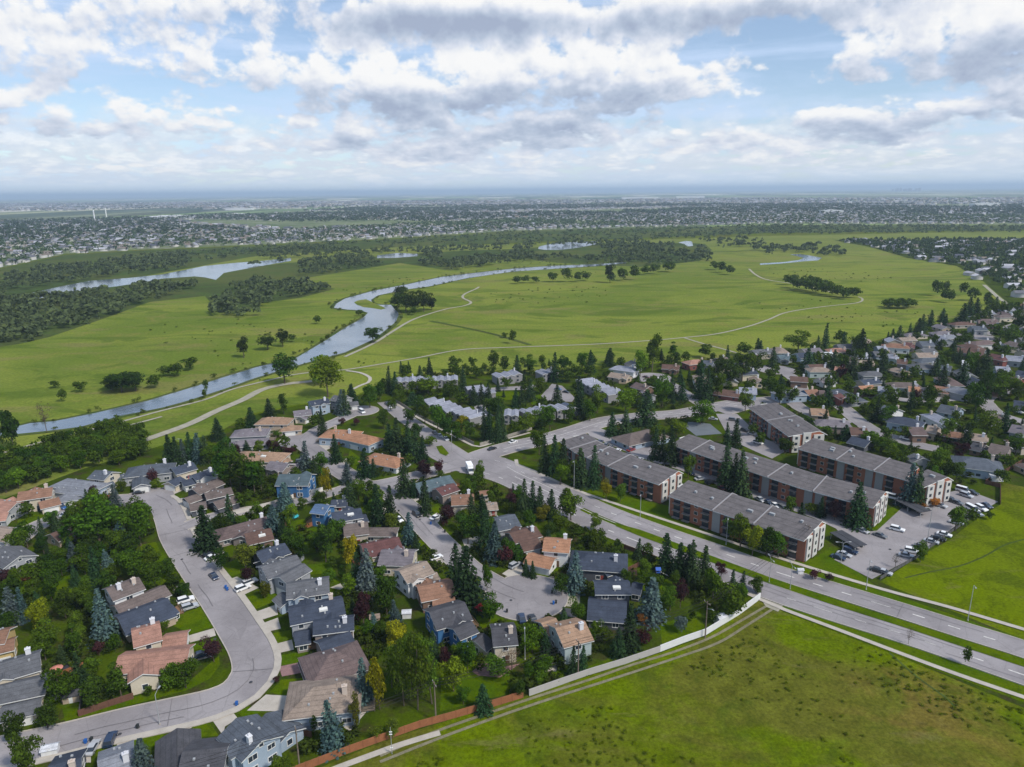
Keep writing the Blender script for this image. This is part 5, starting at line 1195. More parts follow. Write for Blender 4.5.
# ---------------------------------------------------------------- trees told apart in the photograph: kind, u, v of the foot, height px, width px
T = """b 106 641 52 22;S 97 588 40 15;b 110 576 26 14;b 75 568 25 14;D 52 601 32 27;Y 40 636 34 26;K 66 618 28 24;D 78 638 26 24;C 77 663 40 12;b 13 623 34 18;b 24 621 32 14;K 10 634 22 22;H 34 577 14 34;p 6 586 14 24;K 47 571 16 20;D 135 580 28 28;p 100 656 14 14;H 116 652 18 16;
D 100 546 48 48;D 141 546 42 32;K 88 543 36 30;b 122 549 26 18;C 68 547 26 12;P 95 498 15 12;b 116 508 22 14;H 123 492 12 14;K 14 449 36 26;B 47 433 28 14;K 28 548 26 22;
K 94 711 34 30;C 122 698 36 15;K 14 741 30 32;K 48 728 24 26;K 30 782 50 34;D 94 677 20 18;b 144 780 42 26;H 76 668 8 14;
D 186 688 26 28;D 172 688 24 24;P 214 662 24 26;Y 150 697 11 10;p 277 684 8 8;K 176 588 18 18;K 184 598 13 18;S 206 548 34 14;K 222 570 20 20;O 246 570 26 24;P 248 584 16 16;O 265 598 16 17;H 163 629 12 14;D 148 577 14 16;D 150 560 14 16;
S 208 550 42 24;b 272 522 27 17;S 230 523 27 13;H 242 526 10 14;D 243 508 14 14;C 224 491 42 12;C 232 490 38 12;C 241 491 36 11;C 248 494 38 12;C 255 496 40 12;C 262 495 32 10;K 230 462 22 22;S 171 465 28 15;S 178 466 27 14;b 184 463 22 12;S 190 462 27 12;b 199 462 27 14;S 206 463 25 12;S 218 440 20 14;D 209 464 17 18;D 220 458 14 18;p 154 482 15 13;H 157 489 10 12;P 237 457 12 12;S 247 449 11 8;P 269 450 9 9;P 276 451 9 9;P 289 456 9 14;H 277 437 6 14;b 285 510 26 17;b 274 527 12 12;
S 252 427 18 12;S 270 416 16 12;C 284 414 18 8;S 219 439 18 12;K 241 431 11 14;S 323 436 24 12;b 342 414 22 14;b 306 474 30 16;s 316 478 20 9;S 336 462 26 14;L 328 397 38 36;K 285 384 28 32;S 352 402 16 12;D 315 429 14 14;H 350 469 12 17;b 347 484 20 12;Y 327 498 28 13;p 342 426 7 9;p 356 426 7 9;L 322 384 26 26;
S 365 477 27 15;S 374 476 16 9;S 350 507 26 15;S 405 496 34 18;S 379 525 39 17;S 390 524 36 16;O 391 530 17 16;P 424 475 13 18;S 425 513 34 15;b 409 548 34 17;b 286 504 20 14;K 326 562 36 28;Y 352 571 34 17;S 414 492 16 10;
b 367 594 42 23;S 358 588 34 16;K 387 615 42 29;P 364 627 34 23;b 374 630 17 12;b 396 627 26 14;Y 396 648 28 22;W 404 706 70 22;W 418 710 80 26;W 432 704 70 22;W 392 688 46 16;b 364 698 46 20;O 353 684 34 16;Y 380 710 52 24;W 412 690 60 20;b 334 749 50 26;H 376 739 12 16;O 393 738 20 18;C 315 735 20 6;D 284 778 24 20;
S 468 606 58 34;S 456 590 44 20;D 487 591 26 15;r 480 614 10 11;s 526 576 16 7;s 533 578 16 7;b 575 591 38 22;K 562 595 18 18;P 444 668 21 18;D 457 659 15 14;B 512 670 20 26;S 572 675 30 12;S 582 672 26 10;K 519 698 17 20;S 484 712 28 20;H 540 686 14 18;
D 478 482 14 12;K 473 492 15 16;S 524 517 36 14;S 531 518 34 14;S 540 518 30 14;S 550 519 28 14;P 512 508 18 12;O 543 522 15 16;D 567 521 30 22;D 560 532 18 24;K 550 538 15 15;H 508 514 12 16;S 472 520 24 16;S 483 520 24 15;K 468 544 30 26;S 485 548 36 18;b 493 562 38 17;p 506 566 18 18;K 517 564 18 14;P 447 526 20 20;
b 650 620 42 28;S 629 651 46 22;S 618 657 28 18;p 645 644 14 26;S 665 573 38 18;S 679 578 34 17;S 688 580 34 16;S 693 585 42 18;P 680 608 28 20;D 670 611 24 19;h 681 633 16 18;o 642 624 10 12;S 703 581 34 18;L 713 598 28 25;D 726 618 34 34;S 732 594 24 10;S 742 594 22 10;D 740 607 24 20;P 721 577 14 12;K 757 594 17 20;Y 713 624 14 12;D 692 622 12 12;K 627 575 16 12;
B 908 645 17 9;K 966 666 20 9;D 571 521 28 28;D 595 532 18 12;Y 606 500 19 15;D 620 502 17 14;S 545 472 34 13;S 554 474 36 15;S 563 474 32 14;K 561 482 22 18;S 582 487 36 16;S 594 487 38 16;L 560 485 20 18;D 575 480 18 14;
D 539 455 24 20;D 550 431 22 20;D 569 424 18 16;S 580 416 36 14;D 590 421 20 18;D 597 413 26 22;L 625 413 22 26;S 612 436 22 15;S 625 436 24 16;D 525 433 19 20;D 514 435 13 12;s 490 442 32 9;s 497 442 34 9;s 503 440 30 9;s 484 441 32 9;K 497 416 18 20;D 507 389 10 12;S 557 404 17 12;S 522 407 19 10;S 516 407 17 9;S 530 400 19 11;D 540 394 15 16;S 555 382 26 11;S 590 372 20 11;D 582 372 18 14;K 563 373 16 16;S 608 366 14 9;D 530 374 18 14;S 517 373 16 9;K 494 372 20 14;D 505 374 16 12;D 569 382 10 16;L 545 417 16 14;L 535 428 16 16;
S 389 393 24 9;S 395 395 21 11;D 407 380 14 13;S 420 380 13 9;S 430 380 20 10;D 455 372 14 14;Y 453 376 10 14;L 428 395 18 22;S 413 404 11 15;S 463 391 22 10;K 450 403 20 18;L 461 406 14 14;S 474 398 18 10;S 481 396 18 9;S 488 398 18 9;K 495 416 16 14;Y 462 431 14 17;D 438 433 27 24;D 380 400 17 16;D 370 408 22 20;K 384 429 18 14;S 398 455 34 16;S 407 456 32 16;S 416 461 28 16;S 391 450 24 14;K 417 440 16 14;H 430 447 9 16;K 409 466 13 14;S 423 462 24 12;P 426 478 14 14;D 481 480 19 13;S 352 400 15 9;S 344 414 22 14;K 420 412 16 18;D 400 404 14 16;D 410 424 14 16;D 425 424 18 18;K 446 440 22 18;D 458 441 18 18;K 470 440 18 16;D 392 412 12 10;p 440 475 14 12;
S 735 447 26 11;S 727 448 24 9;D 655 438 20 20;S 662 460 28 12;S 672 462 36 15;L 676 438 16 24;S 655 459 30 11;D 688 478 22 20;S 725 484 38 18;S 741 496 42 20;S 733 492 36 16;S 857 527 42 22;S 845 440 14 12;b 907 506 40 16;S 916 508 38 15;S 800 528 24 12;p 835 516 18 16;D 740 548 32 24;Y 752 556 30 22;K 766 556 28 24;D 778 558 26 20;D 732 540 22 20;p 814 580 10 14;p 828 582 8 12;S 822 500 18 10;D 790 516 18 16;H 812 510 10 18;D 760 446 12 14;D 752 436 12 10;K 785 450 14 18;D 822 440 14 20;K 808 432 14 18;
D 955 531 24 22;D 969 525 16 16;D 920 562 20 18;B 895 568 13 10;K 989 520 8 8;o 922 498 8 14;o 935 494 8 12;
D 652 372 34 22;L 640 377 24 16;S 610 366 16 10;C 673 362 18 8;S 661 360 10 6;D 705 358 12 18;S 727 362 15 7;K 743 356 12 18;S 760 355 13 8;S 700 398 34 12;S 706 402 30 12;D 717 400 26 16;D 662 408 30 24;S 672 398 22 9;S 682 400 22 12;D 700 424 22 28;S 645 425 32 20;D 660 408 20 16;K 730 384 24 24;D 742 380 26 26;K 720 380 22 18;D 745 412 22 20;K 755 378 24 22;D 770 396 18 16;D 780 400 18 16;
S 772 367 18 10;S 758 354 14 8;S 824 352 26 9;S 808 370 20 14;S 862 358 26 14;S 833 374 22 14;P 840 380 14 14;D 855 352 18 16;S 843 350 16 10;D 798 351 18 24;D 840 344 12 14;S 818 349 12 7;S 892 340 10 8;S 899 339 12 8;S 780 392 16 10;D 792 400 14 14;S 828 402 20 12;D 850 404 12 16;D 868 398 10 20;S 876 422 22 12;D 888 424 16 20;D 858 364 14 14;S 852 376 22 16;S 868 376 20 14;S 882 374 22 14;D 890 398 14 16;S 911 408 24 8;P 916 404 14 9;D 930 410 24 16;D 975 414 28 20;K 985 404 30 20;D 1000 400 24 24;D 1010 396 22 20;D 985 440 28 24;S 1004 432 26 12;D 1018 402 20 20;D 945 442 24 18;S 966 446 22 14;P 958 462 18 14;D 936 472 24 22;S 952 356 14 10;S 936 370 18 12;S 942 386 20 16;S 985 378 26 18;D 970 376 22 18;S 962 384 20 16;D 905 438 12 16;D 880 452 14 22;D 895 456 14 20;D 868 446 14 18;K 1005 470 16 18;D 1015 455 20 20;K 1000 484 14 16;D 950 476 14 12;S 930 326 14 10;S 922 330 14 10;S 942 322 12 10;S 968 318 18 12;S 976 316 16 12;S 962 326 20 14;S 918 334 14 10;D 995 340 14 20;D 1010 345 18 22;K 1016 330 18 22;D 1005 315 12 16;K 990 312 12 16;S 996 308 10 8;
G 81 392 10 10;G 112 390 14 16;G 122 392 18 22;G 136 391 18 18;G 155 388 12 12;G 168 376 10 12;G 178 376 12 12;G 190 370 12 12;G 244 358 20 12;G 268 350 15 12;G 283 347 17 12;G 292 342 7 7;G 373 343 15 13;G 398 308 14 13;G 406 312 22 14;G 415 313 20 14;G 424 312 20 14;G 432 310 16 12;G 414 315 8 6;G 401 302 14 12;G 610 283 18 9;G 566 282 13 9;G 553 282 9 8;G 578 282 9 8;G 586 281 9 8;G 610 283 9 8;G 623 281 12 8;G 634 280 13 9;G 645 275 9 8;G 655 274 9 9;G 668 272 9 10;G 517 284 7 8;G 525 283 7 8;G 535 283 6 7;G 715 270 8 8;G 722 273 10 8;G 730 275 9 8;G 513 344 13 6;G 505 338 5 5;
G 793 288 12 9;G 802 290 13 9;G 811 291 14 10;G 820 293 14 10;G 829 295 12 9;G 839 297 11 9;G 849 298 10 9;G 855 298 10 8;G 787 285 9 8;G 797 291 13 9;G 806 292 12 9;G 815 294 12 9;G 824 296 12 9;G 834 297 11 9;G 843 299 10 9;G 889 309 8 8;G 897 309 8 8;G 905 309 8 8;G 885 307 7 7;G 893 308 9 8;G 901 308 9 8;G 909 308 9 8;G 913 307 7 7;O 937 296 14 12;O 944 302 12 10;O 950 303 12 10;O 962 296 12 12;O 973 301 12 12;O 987 305 11 11;O 945 292 10 10;G 207 392 12 5;G 63 402 12 6;G 205 398 8 5;G 318 324 8 6;G 55 388 7 8;G 360 316 6 6"""
for row in T.replace('\n', '').split(';'):
    a = row.split()
    if len(a) < 5: continue
    u, v = float(a[1]), float(a[2])
    big_ = 1.65 if a[0] == 'G' else (1.2 if a[0] in 'Sb' else 1.14)
    tree(a[0], u, v, float(a[3]) * (1.0 if a[0] == 'G' else 1.04), float(a[4]) * big_)

# the hedge wood behind the upper left houses
_hw = random.Random(11)
HEDGE = [(2, 499), (14, 490), (34, 486), (52, 478), (60, 474), (88, 470), (100, 466), (128, 466), (146, 455), (148, 440), (128, 432), (100, 436), (70, 446), (30, 458), (-10, 466), (-10, 500)]
cnt = 0
hw_pos = []
while cnt < 82:
    u, v = _hw.uniform(-12, 150), _hw.uniform(434, 502)
    if not inpoly(u, v, HEDGE): continue
    p = P(u, v)
    if any((p.x - a) ** 2 + (p.y - b) ** 2 < 19 for a, b in hw_pos) : continue
    if blocked(p, 2.5): continue
    hw_pos.append((p.x, p.y)); cnt += 1
    tree(_hw.choice('DDDLKK'), u, v, h=_hw.uniform(6.5, 10), w=_hw.uniform(7.5, 10), label='leafy tree in the dense hedge wood behind the upper left houses', group='trees of the hedge wood')

# smaller garden trees between the houses
def scatter(poly, n_, kinds, hr, seed, gap=3.0, fr=1.0):
    rnd = random.Random(seed); us = [q[0] for q in poly]; vs = [q[1] for q in poly]
    wp = [tuple(P(u, v).xy) for u, v in poly]
    xs = [p[0] for p in wp]; ys = [p[1] for p in wp]
    made = 0; tries = 0
    while made < n_ and tries < n_ * 40:
        tries += 1
        x, y = rnd.uniform(min(xs), max(xs)), rnd.uniform(min(ys), max(ys))
        if not inpoly(x, y, wp): continue
        h = rnd.uniform(*hr); r = h * .3
        if blocked((x, y), 1.2 + r * .5) or on_pavement((x, y), 1.5 + r * .5): continue
        if any(inpoly(x, y, q) for q in LOTP) or any(inpoly(x, y, q) for q in DRIVEP): continue
        if any((x - a) ** 2 + (y - b) ** 2 < (c * .8 + r * gap / 3) ** 2 for a, b, c in TREEPOS): continue
        k = rnd.choice(kinds)
        if k in 'Hhpo': h *= .4
        tree(k, 0, 0, world=(x, y), h=h); made += 1
scatter([(0, 505), (160, 500), (170, 560), (185, 600), (110, 620), (100, 700), (40, 720), (0, 720)], 60, 'DDDKKDSSD', (6, 11), 21, 2.4)
scatter([(190, 470), (300, 440), (330, 470), (400, 500), (420, 560), (400, 640), (330, 640), (300, 560), (215, 530)], 60, 'DDKHSDLD', (4, 10), 22, 2.6)
scatter([(430, 470), (500, 490), (640, 540), (700, 580), (640, 640), (520, 690), (420, 720), (430, 640), (480, 560)], 52, 'DDKHSDLD', (4, 10), 23, 2.6)
scatter([(375, 395), (400, 372), (470, 368), (600, 362), (650, 365), (640, 410), (560, 425), (480, 442), (440, 430)], 70, 'DDLKSSHD', (4, 9), 24, 2.6)
scatter([(620, 368), (760, 358), (860, 348), (870, 400), (800, 402), (760, 400), (690, 404), (640, 412)], 62, 'DDKSSK', (5, 10), 25, 2.6)
scatter([(860, 345), (930, 330), (975, 315), (1024, 305), (1040, 390), (870, 395)], 80, 'DKSDSKD', (6, 10), 26, 2.4)
scatter([(790, 400), (1035, 395), (1035, 478), (1000, 480), (930, 490), (900, 470), (830, 440)], 60, 'DDKSDLH', (4, 9), 27, 2.6)

finish_trees()
# low growth: uncounted bushes and perennial beds along the back fences
_b = random.Random(91); items = []
UG = [[(0, 500), (160, 500), (300, 440), (400, 440), (470, 480), (640, 540), (755, 596), (640, 655), (520, 695), (330, 755), (280, 760), (300, 640), (210, 520), (180, 600), (120, 700), (0, 735)], [(385, 395), (400, 374), (620, 366), (870, 346), (975, 315), (1024, 304), (1035, 478), (930, 490), (800, 440), (560, 424), (480, 442)]]
for poly, n_ in ((UG[0], 1500), (UG[1], 1700)):
    w_ = [tuple(P(u, v).xy) for u, v in poly]; xs = [q[0] for q in w_]; ys = [q[1] for q in w_]; k = 0; tries = 0
    while k < n_ and tries < 20000:
        tries += 1; x, y = _b.uniform(min(xs), max(xs)), _b.uniform(min(ys), max(ys))
        if not inpoly(x, y, w_): continue
        if math.sin(x * .11 + 1.3 * math.sin(y * .05)) + math.sin(y * .13 + x * .03) < -.1: continue      # beds run in drifts
        if blocked((x, y), .5) or on_pavement((x, y), 1.2): continue
        if any(inpoly(x, y, q) for q in LOTP) or any(inpoly(x, y, q) for q in DRIVEP): continue
        if any(inpoly(x, y, q) for q in LAWNW): continue
        h = _b.uniform(.7, 2.8); items.append((x, y, h * _b.uniform(.9, 1.5), h)); k += 1
def bush(k):
    v, f = crown_decid(950 + k, 90, 5, .45, .5, .30, (.25, .38), .11); return v, f
stamp('garden_shrubbery', 'low bushes and planting beds along the garden edges', [bush(k) for k in range(5)], items, (.038, .058, .008), 'shrubbery')
# ---------------------------------------------------------------- cars
def car_parts(kind):
    """body, windows, wheels, lamps as meshes in car space: length along x"""
    L, Wd, H1, H2 = {'sedan': (4.6, 1.8, .82, 1.42), 'suv': (4.7, 1.9, 1.0, 1.72), 'pickup': (5.5, 1.95, 1.05, 1.82), 'van': (5.2, 2.0, 1.1, 2.1)}[kind]
    prof = {'sedan': [(-.5, .35), (-.5, .80), (-.44, .95), (-.30, 1.0), (.22, 1.0), (.47, .88), (.5, .7), (.5, .35)],
            'suv': [(-.5, .35), (-.5, .95), (-.47, 1.0), (.20, 1.0), (.45, .92), (.5, .75), (.5, .35)],
            'pickup': [(-.5, .4), (-.5, .95), (-.12, .95), (-.12, 1.0), (.20, 1.0), (.46, .95), (.5, .8), (.5, .4)],
            'van': [(-.5, .35), (-.5, 1.0), (.30, 1.0), (.46, .8), (.5, .65), (.5, .35)]}[kind]
    cab = {'sedan': [(-.36, 1), (-.22, 2), (.06, 2), (.22, 1)], 'suv': [(-.49, 1), (-.43, 2), (.06, 2), (.22, 1)], 'pickup': [(-.13, 1), (-.09, 2), (.08, 2), (.21, 1)], 'van': [(-.49, 1), (-.48, 2), (.20, 2), (.34, 1)]}[kind]
    b = MB(); hw = Wd / 2
    pts = [(x * L, z * H1) for x, z in prof]
    n_ = len(pts); ins = [(.96 if z > H1 * .85 else 1.0) for x, z in pts]
    b.add([(x, -hw * k, z) for (x, z), k in zip(pts, ins)] + [(x, hw * k, z) for (x, z), k in zip(pts, ins)], [tuple(range(n_)), tuple(range(2 * n_ - 1, n_ - 1, -1))] + [(i, n_ + i, n_ + (i + 1) % n_, (i + 1) % n_) for i in range(n_)])
    # cabin: pillars and roof in paint, glass as a slightly smaller block
    c = [(x * L, H1 if q == 1 else H2) for x, q in cab]; tw = hw * .80
    b.add([(c[1][0] - .02, -tw, H2 - .04), (c[2][0] + .02, -tw, H2 - .04), (c[2][0] + .02, tw, H2 - .04), (c[1][0] - .02, tw, H2 - .04), (c[1][0] + .05, -tw + .08, H2 + .03), (c[2][0] - .05, -tw + .08, H2 + .03), (c[2][0] - .05, tw - .08, H2 + .03), (c[1][0] + .05, tw - .08, H2 + .03)],
          [(4, 5, 6, 7), (0, 1, 5, 4), (1, 2, 6, 5), (2, 3, 7, 6), (3, 0, 4, 7), (0, 3, 2, 1)])
    if kind == 'pickup':
        b.box(-.48 * L, -.14 * L, -hw + .02, -hw + .12, H1 * .9, H1 * 1.18); b.box(-.48 * L, -.14 * L, hw - .12, hw - .02, H1 * .9, H1 * 1.18); b.box(-.5 * L, -.48 * L, -hw + .05, hw - .05, H1 * .9, H1 * 1.18)
    g = MB(); bw = hw * .93
    g.add([(c[0][0], -bw, H1 * .97), (c[3][0], -bw, H1 * .97), (c[3][0], bw, H1 * .97), (c[0][0], bw, H1 * .97), (c[1][0], -tw, H2 - .04), (c[2][0], -tw, H2 - .04), (c[2][0], tw, H2 - .04), (c[1][0], tw, H2 - .04)],
          [(0, 1, 5, 4), (1, 2, 6, 5), (2, 3, 7, 6), (3, 0, 4, 7)])
    wh = MB(); wh.tube((0, -.11, 0), (0, .11, 0), .34, .34, 14)
    rim = MB(); rim.tube((0, -.12, 0), (0, .12, 0), .19, .19, 10)
    hl = MB(); hl.box(-.02, .03, -.18, .18, -.08, .08)
    return dict(body=mesh('body', b.v, b.f, 'carpaint'), glass=mesh('window', g.v, g.f, 'glass'), wheel=mesh('wheel', wh.v, wh.f, 'rubber', smooth=False), rim=mesh('rim', rim.v, rim.f, 'metal'), lamp=mesh('headlight', hl.v, hl.f, 'lamp_glass'), dims=(L, Wd, H1))
CARP = {k: car_parts(k) for k in ('sedan', 'suv', 'pickup', 'van')}
CC = dict(white=(.75, .75, .75), silver=(.38, .39, .41), grey=(.12, .125, .13), black=(.012, .012, .014), navy=(.015, .03, .07), red=(.28, .015, .015), maroon=(.10, .012, .018), blue=(.03, .10, .28), tan=(.3, .25, .18))
def car(kind, colr, u, v, u2, v2, label, group='cars parked on driveways and streets'):
    d = CARP[kind]; L, Wd, H1 = d['dims']
    p = P(u, v); q = P(u + u2, v + v2)
    ang = math.atan2(q.y - p.y, q.x - p.x)
    root = bpy.data.objects.new('parked_car' if kind in ('sedan', 'suv') else ('pickup_truck' if kind == 'pickup' else 'van'), None); col.objects.link(root)
    root.location = (p.x, p.y, .18); root.rotation_euler = (0, 0, ang)
    tag(root, label, {'sedan': 'car', 'suv': 'car', 'pickup': 'pickup', 'van': 'van'}[kind], group)
    link('body', d['body'], root, color=CC[colr]); link('window', d['glass'], root)
    for sx in (-.31, .31):
        for sy in (-1, 1):
            w = link('wheel', d['wheel'], root, (sx * L, sy * (Wd / 2 - .1), .33)); link('rim', d['rim'], w)
    for sy in (-1, 1): link('headlight', d['lamp'], root, (L / 2 - .01, sy * Wd * .36, H1 * .68))
G2 = 'cars in the apartment car park'
CARS = [
 ('suv', 'white', 897, 531, 10, 2.5, 'white car alone beside the green lawn wedge in the car park', G2), ('sedan', 'black', 938, 540, 10, 2.5, 'black car nosed in beside the tall lamp mast', G2), ('sedan', 'silver', 931, 543, 10, 2.5, 'silver car right below the tall lamp mast', G2),
 ('sedan', 'silver', 906, 557, 10, 2, 'silver car between the two bushes at the field fence', G2), ('sedan', 'black', 877, 572, 10, 3, 'black car nearest the car park bottom corner', G2), ('suv', 'navy', 850, 553, 9, 3, 'navy SUV beside the covered stalls', G2), ('sedan', 'navy', 838, 559, 9, 3, 'small navy car beside the dark purple shrubs', G2),
 ('suv', 'black', 951, 502, 9, 3, 'black SUV in the second row under the orange shrubs', G2), ('suv', 'silver', 940, 507, 9, 3, 'blue-silver SUV beside the black SUV', G2), ('van', 'white', 963, 492, 9, 2.5, 'white van at the top end of the car park', G2), ('sedan', 'black', 972, 494, 9, 3, 'dark car beside the topmost white van', G2),
 ('van', 'white', 972, 511, 8, 4, 'largest white van against the field-side fence', G2), ('suv', 'white', 981, 510, 8, 4, 'white SUV right of the largest white van', G2), ('sedan', 'silver', 977, 515, 8, 4, 'pale car squeezed between two white vehicles by the fence', G2), ('sedan', 'black', 963, 518, 9, 2, 'black car left of the largest white van', G2),
 ('van', 'white', 892, 499, 8, 2, 'white van at the end of the longest brick block', G2), ('sedan', 'white', 902, 502, 7, 3, 'white car behind the covered stalls by block end', G2), ('sedan', 'silver', 862, 532, 7, 3, 'silver-blue car at the foot of the tall spruce', G2),
 ('sedan', 'black', 668, 466, 8, 1, 'black car on the lane near the clubhouse', G2), ('suv', 'black', 710, 484, 8, -2, 'black SUV midway along the shared lane', G2), ('sedan', 'maroon', 722, 490, 4, 3, 'maroon car on the shared lane', G2), ('sedan', 'silver', 700, 480, 8, -1, 'silver car left of the lane black SUV', G2),
 ('sedan', 'navy', 768, 504, 5, 3, 'navy car on the lane before the longest block', G2), ('sedan', 'silver', 760, 501, 5, 3, 'silver car left of the lane navy car', G2), ('sedan', 'grey', 606, 446, 3, -3, 'first grey car behind the bending block', G2), ('sedan', 'grey', 611, 448, 3, -3, 'second grey car behind the bending block', G2),
 ('sedan', 'black', 627, 456, 3, -3, 'black car left of a pair behind bending block', G2), ('sedan', 'grey', 633, 458, 3, -3, 'grey car right of a pair behind bending block', G2), ('sedan', 'black', 655, 466, 3, -3, 'dark car parked just left of lane black car', G2), ('sedan', 'red', 631, 451, 6, -2, 'red car in front of the low clubhouse', G2),
 ('suv', 'black', 745, 432, 7, 2, 'dark SUV in the small upper car park', G2), ('sedan', 'silver', 752, 435, 7, 2, 'silver car in the small upper car park', G2), ('sedan', 'black', 736, 441, 7, 2, 'dark car left side of the small upper car park', G2), ('suv', 'white', 758, 444, 7, 2, 'white SUV lowest in the small upper car park', G2), ('sedan', 'silver', 713, 420, 8, 1, 'silver car at the court corner of the lane', G2), ('suv', 'grey', 733, 421, 8, 1, 'grey car entering the small upper car park', G2),
 ('sedan', 'black', 492, 450, 8, -2.5, 'black car driving across the main junction', None), ('sedan', 'white', 513, 443, 8, -2.5, 'white car on the north road approaching the junction', None),
 ('sedan', 'white', 390, 408, 4, 4, 'white car furthest up the tree-lined street', None), ('sedan', 'black', 387, 405, 4, 4, 'black car at the top end of the tree-lined street', None), ('sedan', 'white', 407, 418, 4, 4, 'white car midway down the tree-lined street', None), ('sedan', 'black', 435, 434, 4, 4, 'dark car lower on the tree-lined street', None), ('sedan', 'silver', 440, 437, 4, 4, 'silver car between dark and white on tree-lined street', None), ('sedan', 'white', 446, 440, 4, 4, 'white car nearest the junction on tree-lined street', None),
 ('van', 'white', 362, 413, 5, 3, 'white camper in the upper turning circle', None),
 ('sedan', 'navy', 214, 578, 5, 5, 'dark blue car parked on the crescent kerb', None), ('suv', 'white', 243, 590, 10, -4, 'front one of two white SUVs on the driveway', None), ('suv', 'white', 250, 584, 10, -4, 'rear one of two white SUVs on the driveway', None), ('sedan', 'black', 209, 556, 8, -3, 'black car in the driveway behind the teal tree', None), ('sedan', 'white', 212, 559, 8, -3, 'white car beside the black one, teal tree driveway', None),
 ('suv', 'white', 186, 602, 10, -3, 'white SUV outside the dark navy bungalow', None), ('suv', 'silver', 190, 609, 10, -3, 'silver SUV beside the white one outside navy bungalow', None), ('sedan', 'navy', 201, 657, 10, -3, 'dark car half under the purple-leaved tree', None),
 ('suv', 'blue', 62, 509, 7, 2, 'blue car in front of the open garage', None), ('sedan', 'silver', 66, 516, 8, -3, 'silver car at the end of the left court', None), ('van', 'white', 139, 487, 3, 5, 'white van by the white garage of slate house', None), ('sedan', 'black', 139, 494, 7, -1, 'black car at the small cul-de-sac edge', None),
 ('sedan', 'white', 436, 559, 8, -3, 'white car beside the end of street lawn', None), ('suv', 'black', 417, 516, 5, 4, 'black SUV at the kerb of the spruce street', None), ('sedan', 'white', 436, 519, 7, -3, 'white car on the driveway opposite the black SUV', None), ('sedan', 'black', 371, 502, 7, -2, 'black car behind the navy-roofed white house', None), ('sedan', 'white', 399, 521, 5, 4, 'white car half hidden by the leaning spruces', None),
 ('suv', 'silver', 515, 567, 9, -5, 'silver-blue SUV on the white driveway above the circle', None), ('sedan', 'navy', 522, 620, -2, -8, 'blue-grey car entering the cream house driveway', None), ('sedan', 'black', 533, 621, -3, -6, 'black car beside the pale green house garage', None),
 ('pickup', 'white', 906, 440, 8, 2, 'white pickup on the curving estate street', None), ('sedan', 'white', 891, 428, 7, -1, 'white car in front of the navy-roofed pale house', None), ('suv', 'white', 1018, 413, 7, 2, 'white SUV beside the right-edge navy house', None), ('van', 'white', 983, 333, 8, 0, 'white camper van on the upper estate turning circle', None), ('sedan', 'silver', 305, 459, 7, -1, 'silver pickup-sized car beside the lilac roof', None), ('suv', 'black', 301, 463, 7, -1, 'black SUV beside the lilac roof', None),
 ('sedan', 'silver', 93, 750, 3, -5, 'silver car in the bottom edge driveway', None), ('suv', 'navy', 111, 742, 2, -5, 'blue SUV behind the light grey roof', None), ('sedan', 'blue', 558, 390, 6, 1, 'blue car in the townhouse car park', None), ('sedan', 'black', 566, 393, 6, 1, 'black car in the townhouse car park', None), ('sedan', 'grey', 480, 409, 5, 2, 'grey car in the inner townhouse forecourt', None), ('sedan', 'white', 655, 379, 6, 0, 'white car in the round forecourt', None), ('sedan', 'maroon', 646, 378, 6, 1, 'maroon car in the round forecourt', None),
]
for c in CARS:
    car(*c[:7], **({'group': c[7]} if c[7] else {}))
_lot = [(857, 545, 8, 3, 'grey', 'sedan'), (844, 556, 9, 3, 'silver', 'sedan'), (884, 574, 10, 3, 'silver', 'sedan'), (912, 553, 10, 2, 'white', 'suv'), (921, 548, 10, 2.5, 'grey', 'sedan'), (944, 536, 10, 2.5, 'white', 'sedan'), (957, 504, 9, 3, 'grey', 'sedan'), (966, 497, 9, 3, 'silver', 'suv'),
        (956, 524, 9, 2, 'silver', 'sedan'), (986, 507, 8, 4, 'navy', 'sedan'), (880, 537, 8, 3, 'grey', 'sedan'), (775, 507, 5, 3, 'white', 'sedan'), (783, 510, 5, 3, 'grey', 'suv'), (734, 492, 6, 3, 'silver', 'sedan'), (690, 474, 6, 3, 'navy', 'sedan'), (640, 461, 4, -3, 'silver', 'sedan'), (618, 452, 4, -3, 'white', 'sedan'), (600, 443, 4, -3, 'navy', 'sedan')]
_ll = ['grey car under the carport nearest the lawn wedge', 'silver car just below the carport navy SUV', 'silver car touching the car park bottom fence', 'white high-roofed car left of the bushes at the fence', 'grey car right of the white one by the bushes', 'white car past the lamp mast towards the field', 'grey car beside the black SUV under orange shrubs', 'silver high-roofed car below the topmost white van',
       'silver car left of the field-side bushes', 'navy car at the far right end of the fence row', 'grey car out in the open middle of the car park', 'white car on the lane right of the navy one', 'grey high-roofed car last on the lane at right', 'silver car between maroon and silver on the lane', 'navy car at the left end of the lane row', 'silver car behind the bending block, rightmost', 'white car behind the bending block, between grey pairs', 'navy car behind the bending block, leftmost']
for (u, v, du, dv, c_, k_), lb in zip(_lot, _ll): car(k_, c_, u, v, du, dv, lb, G2)
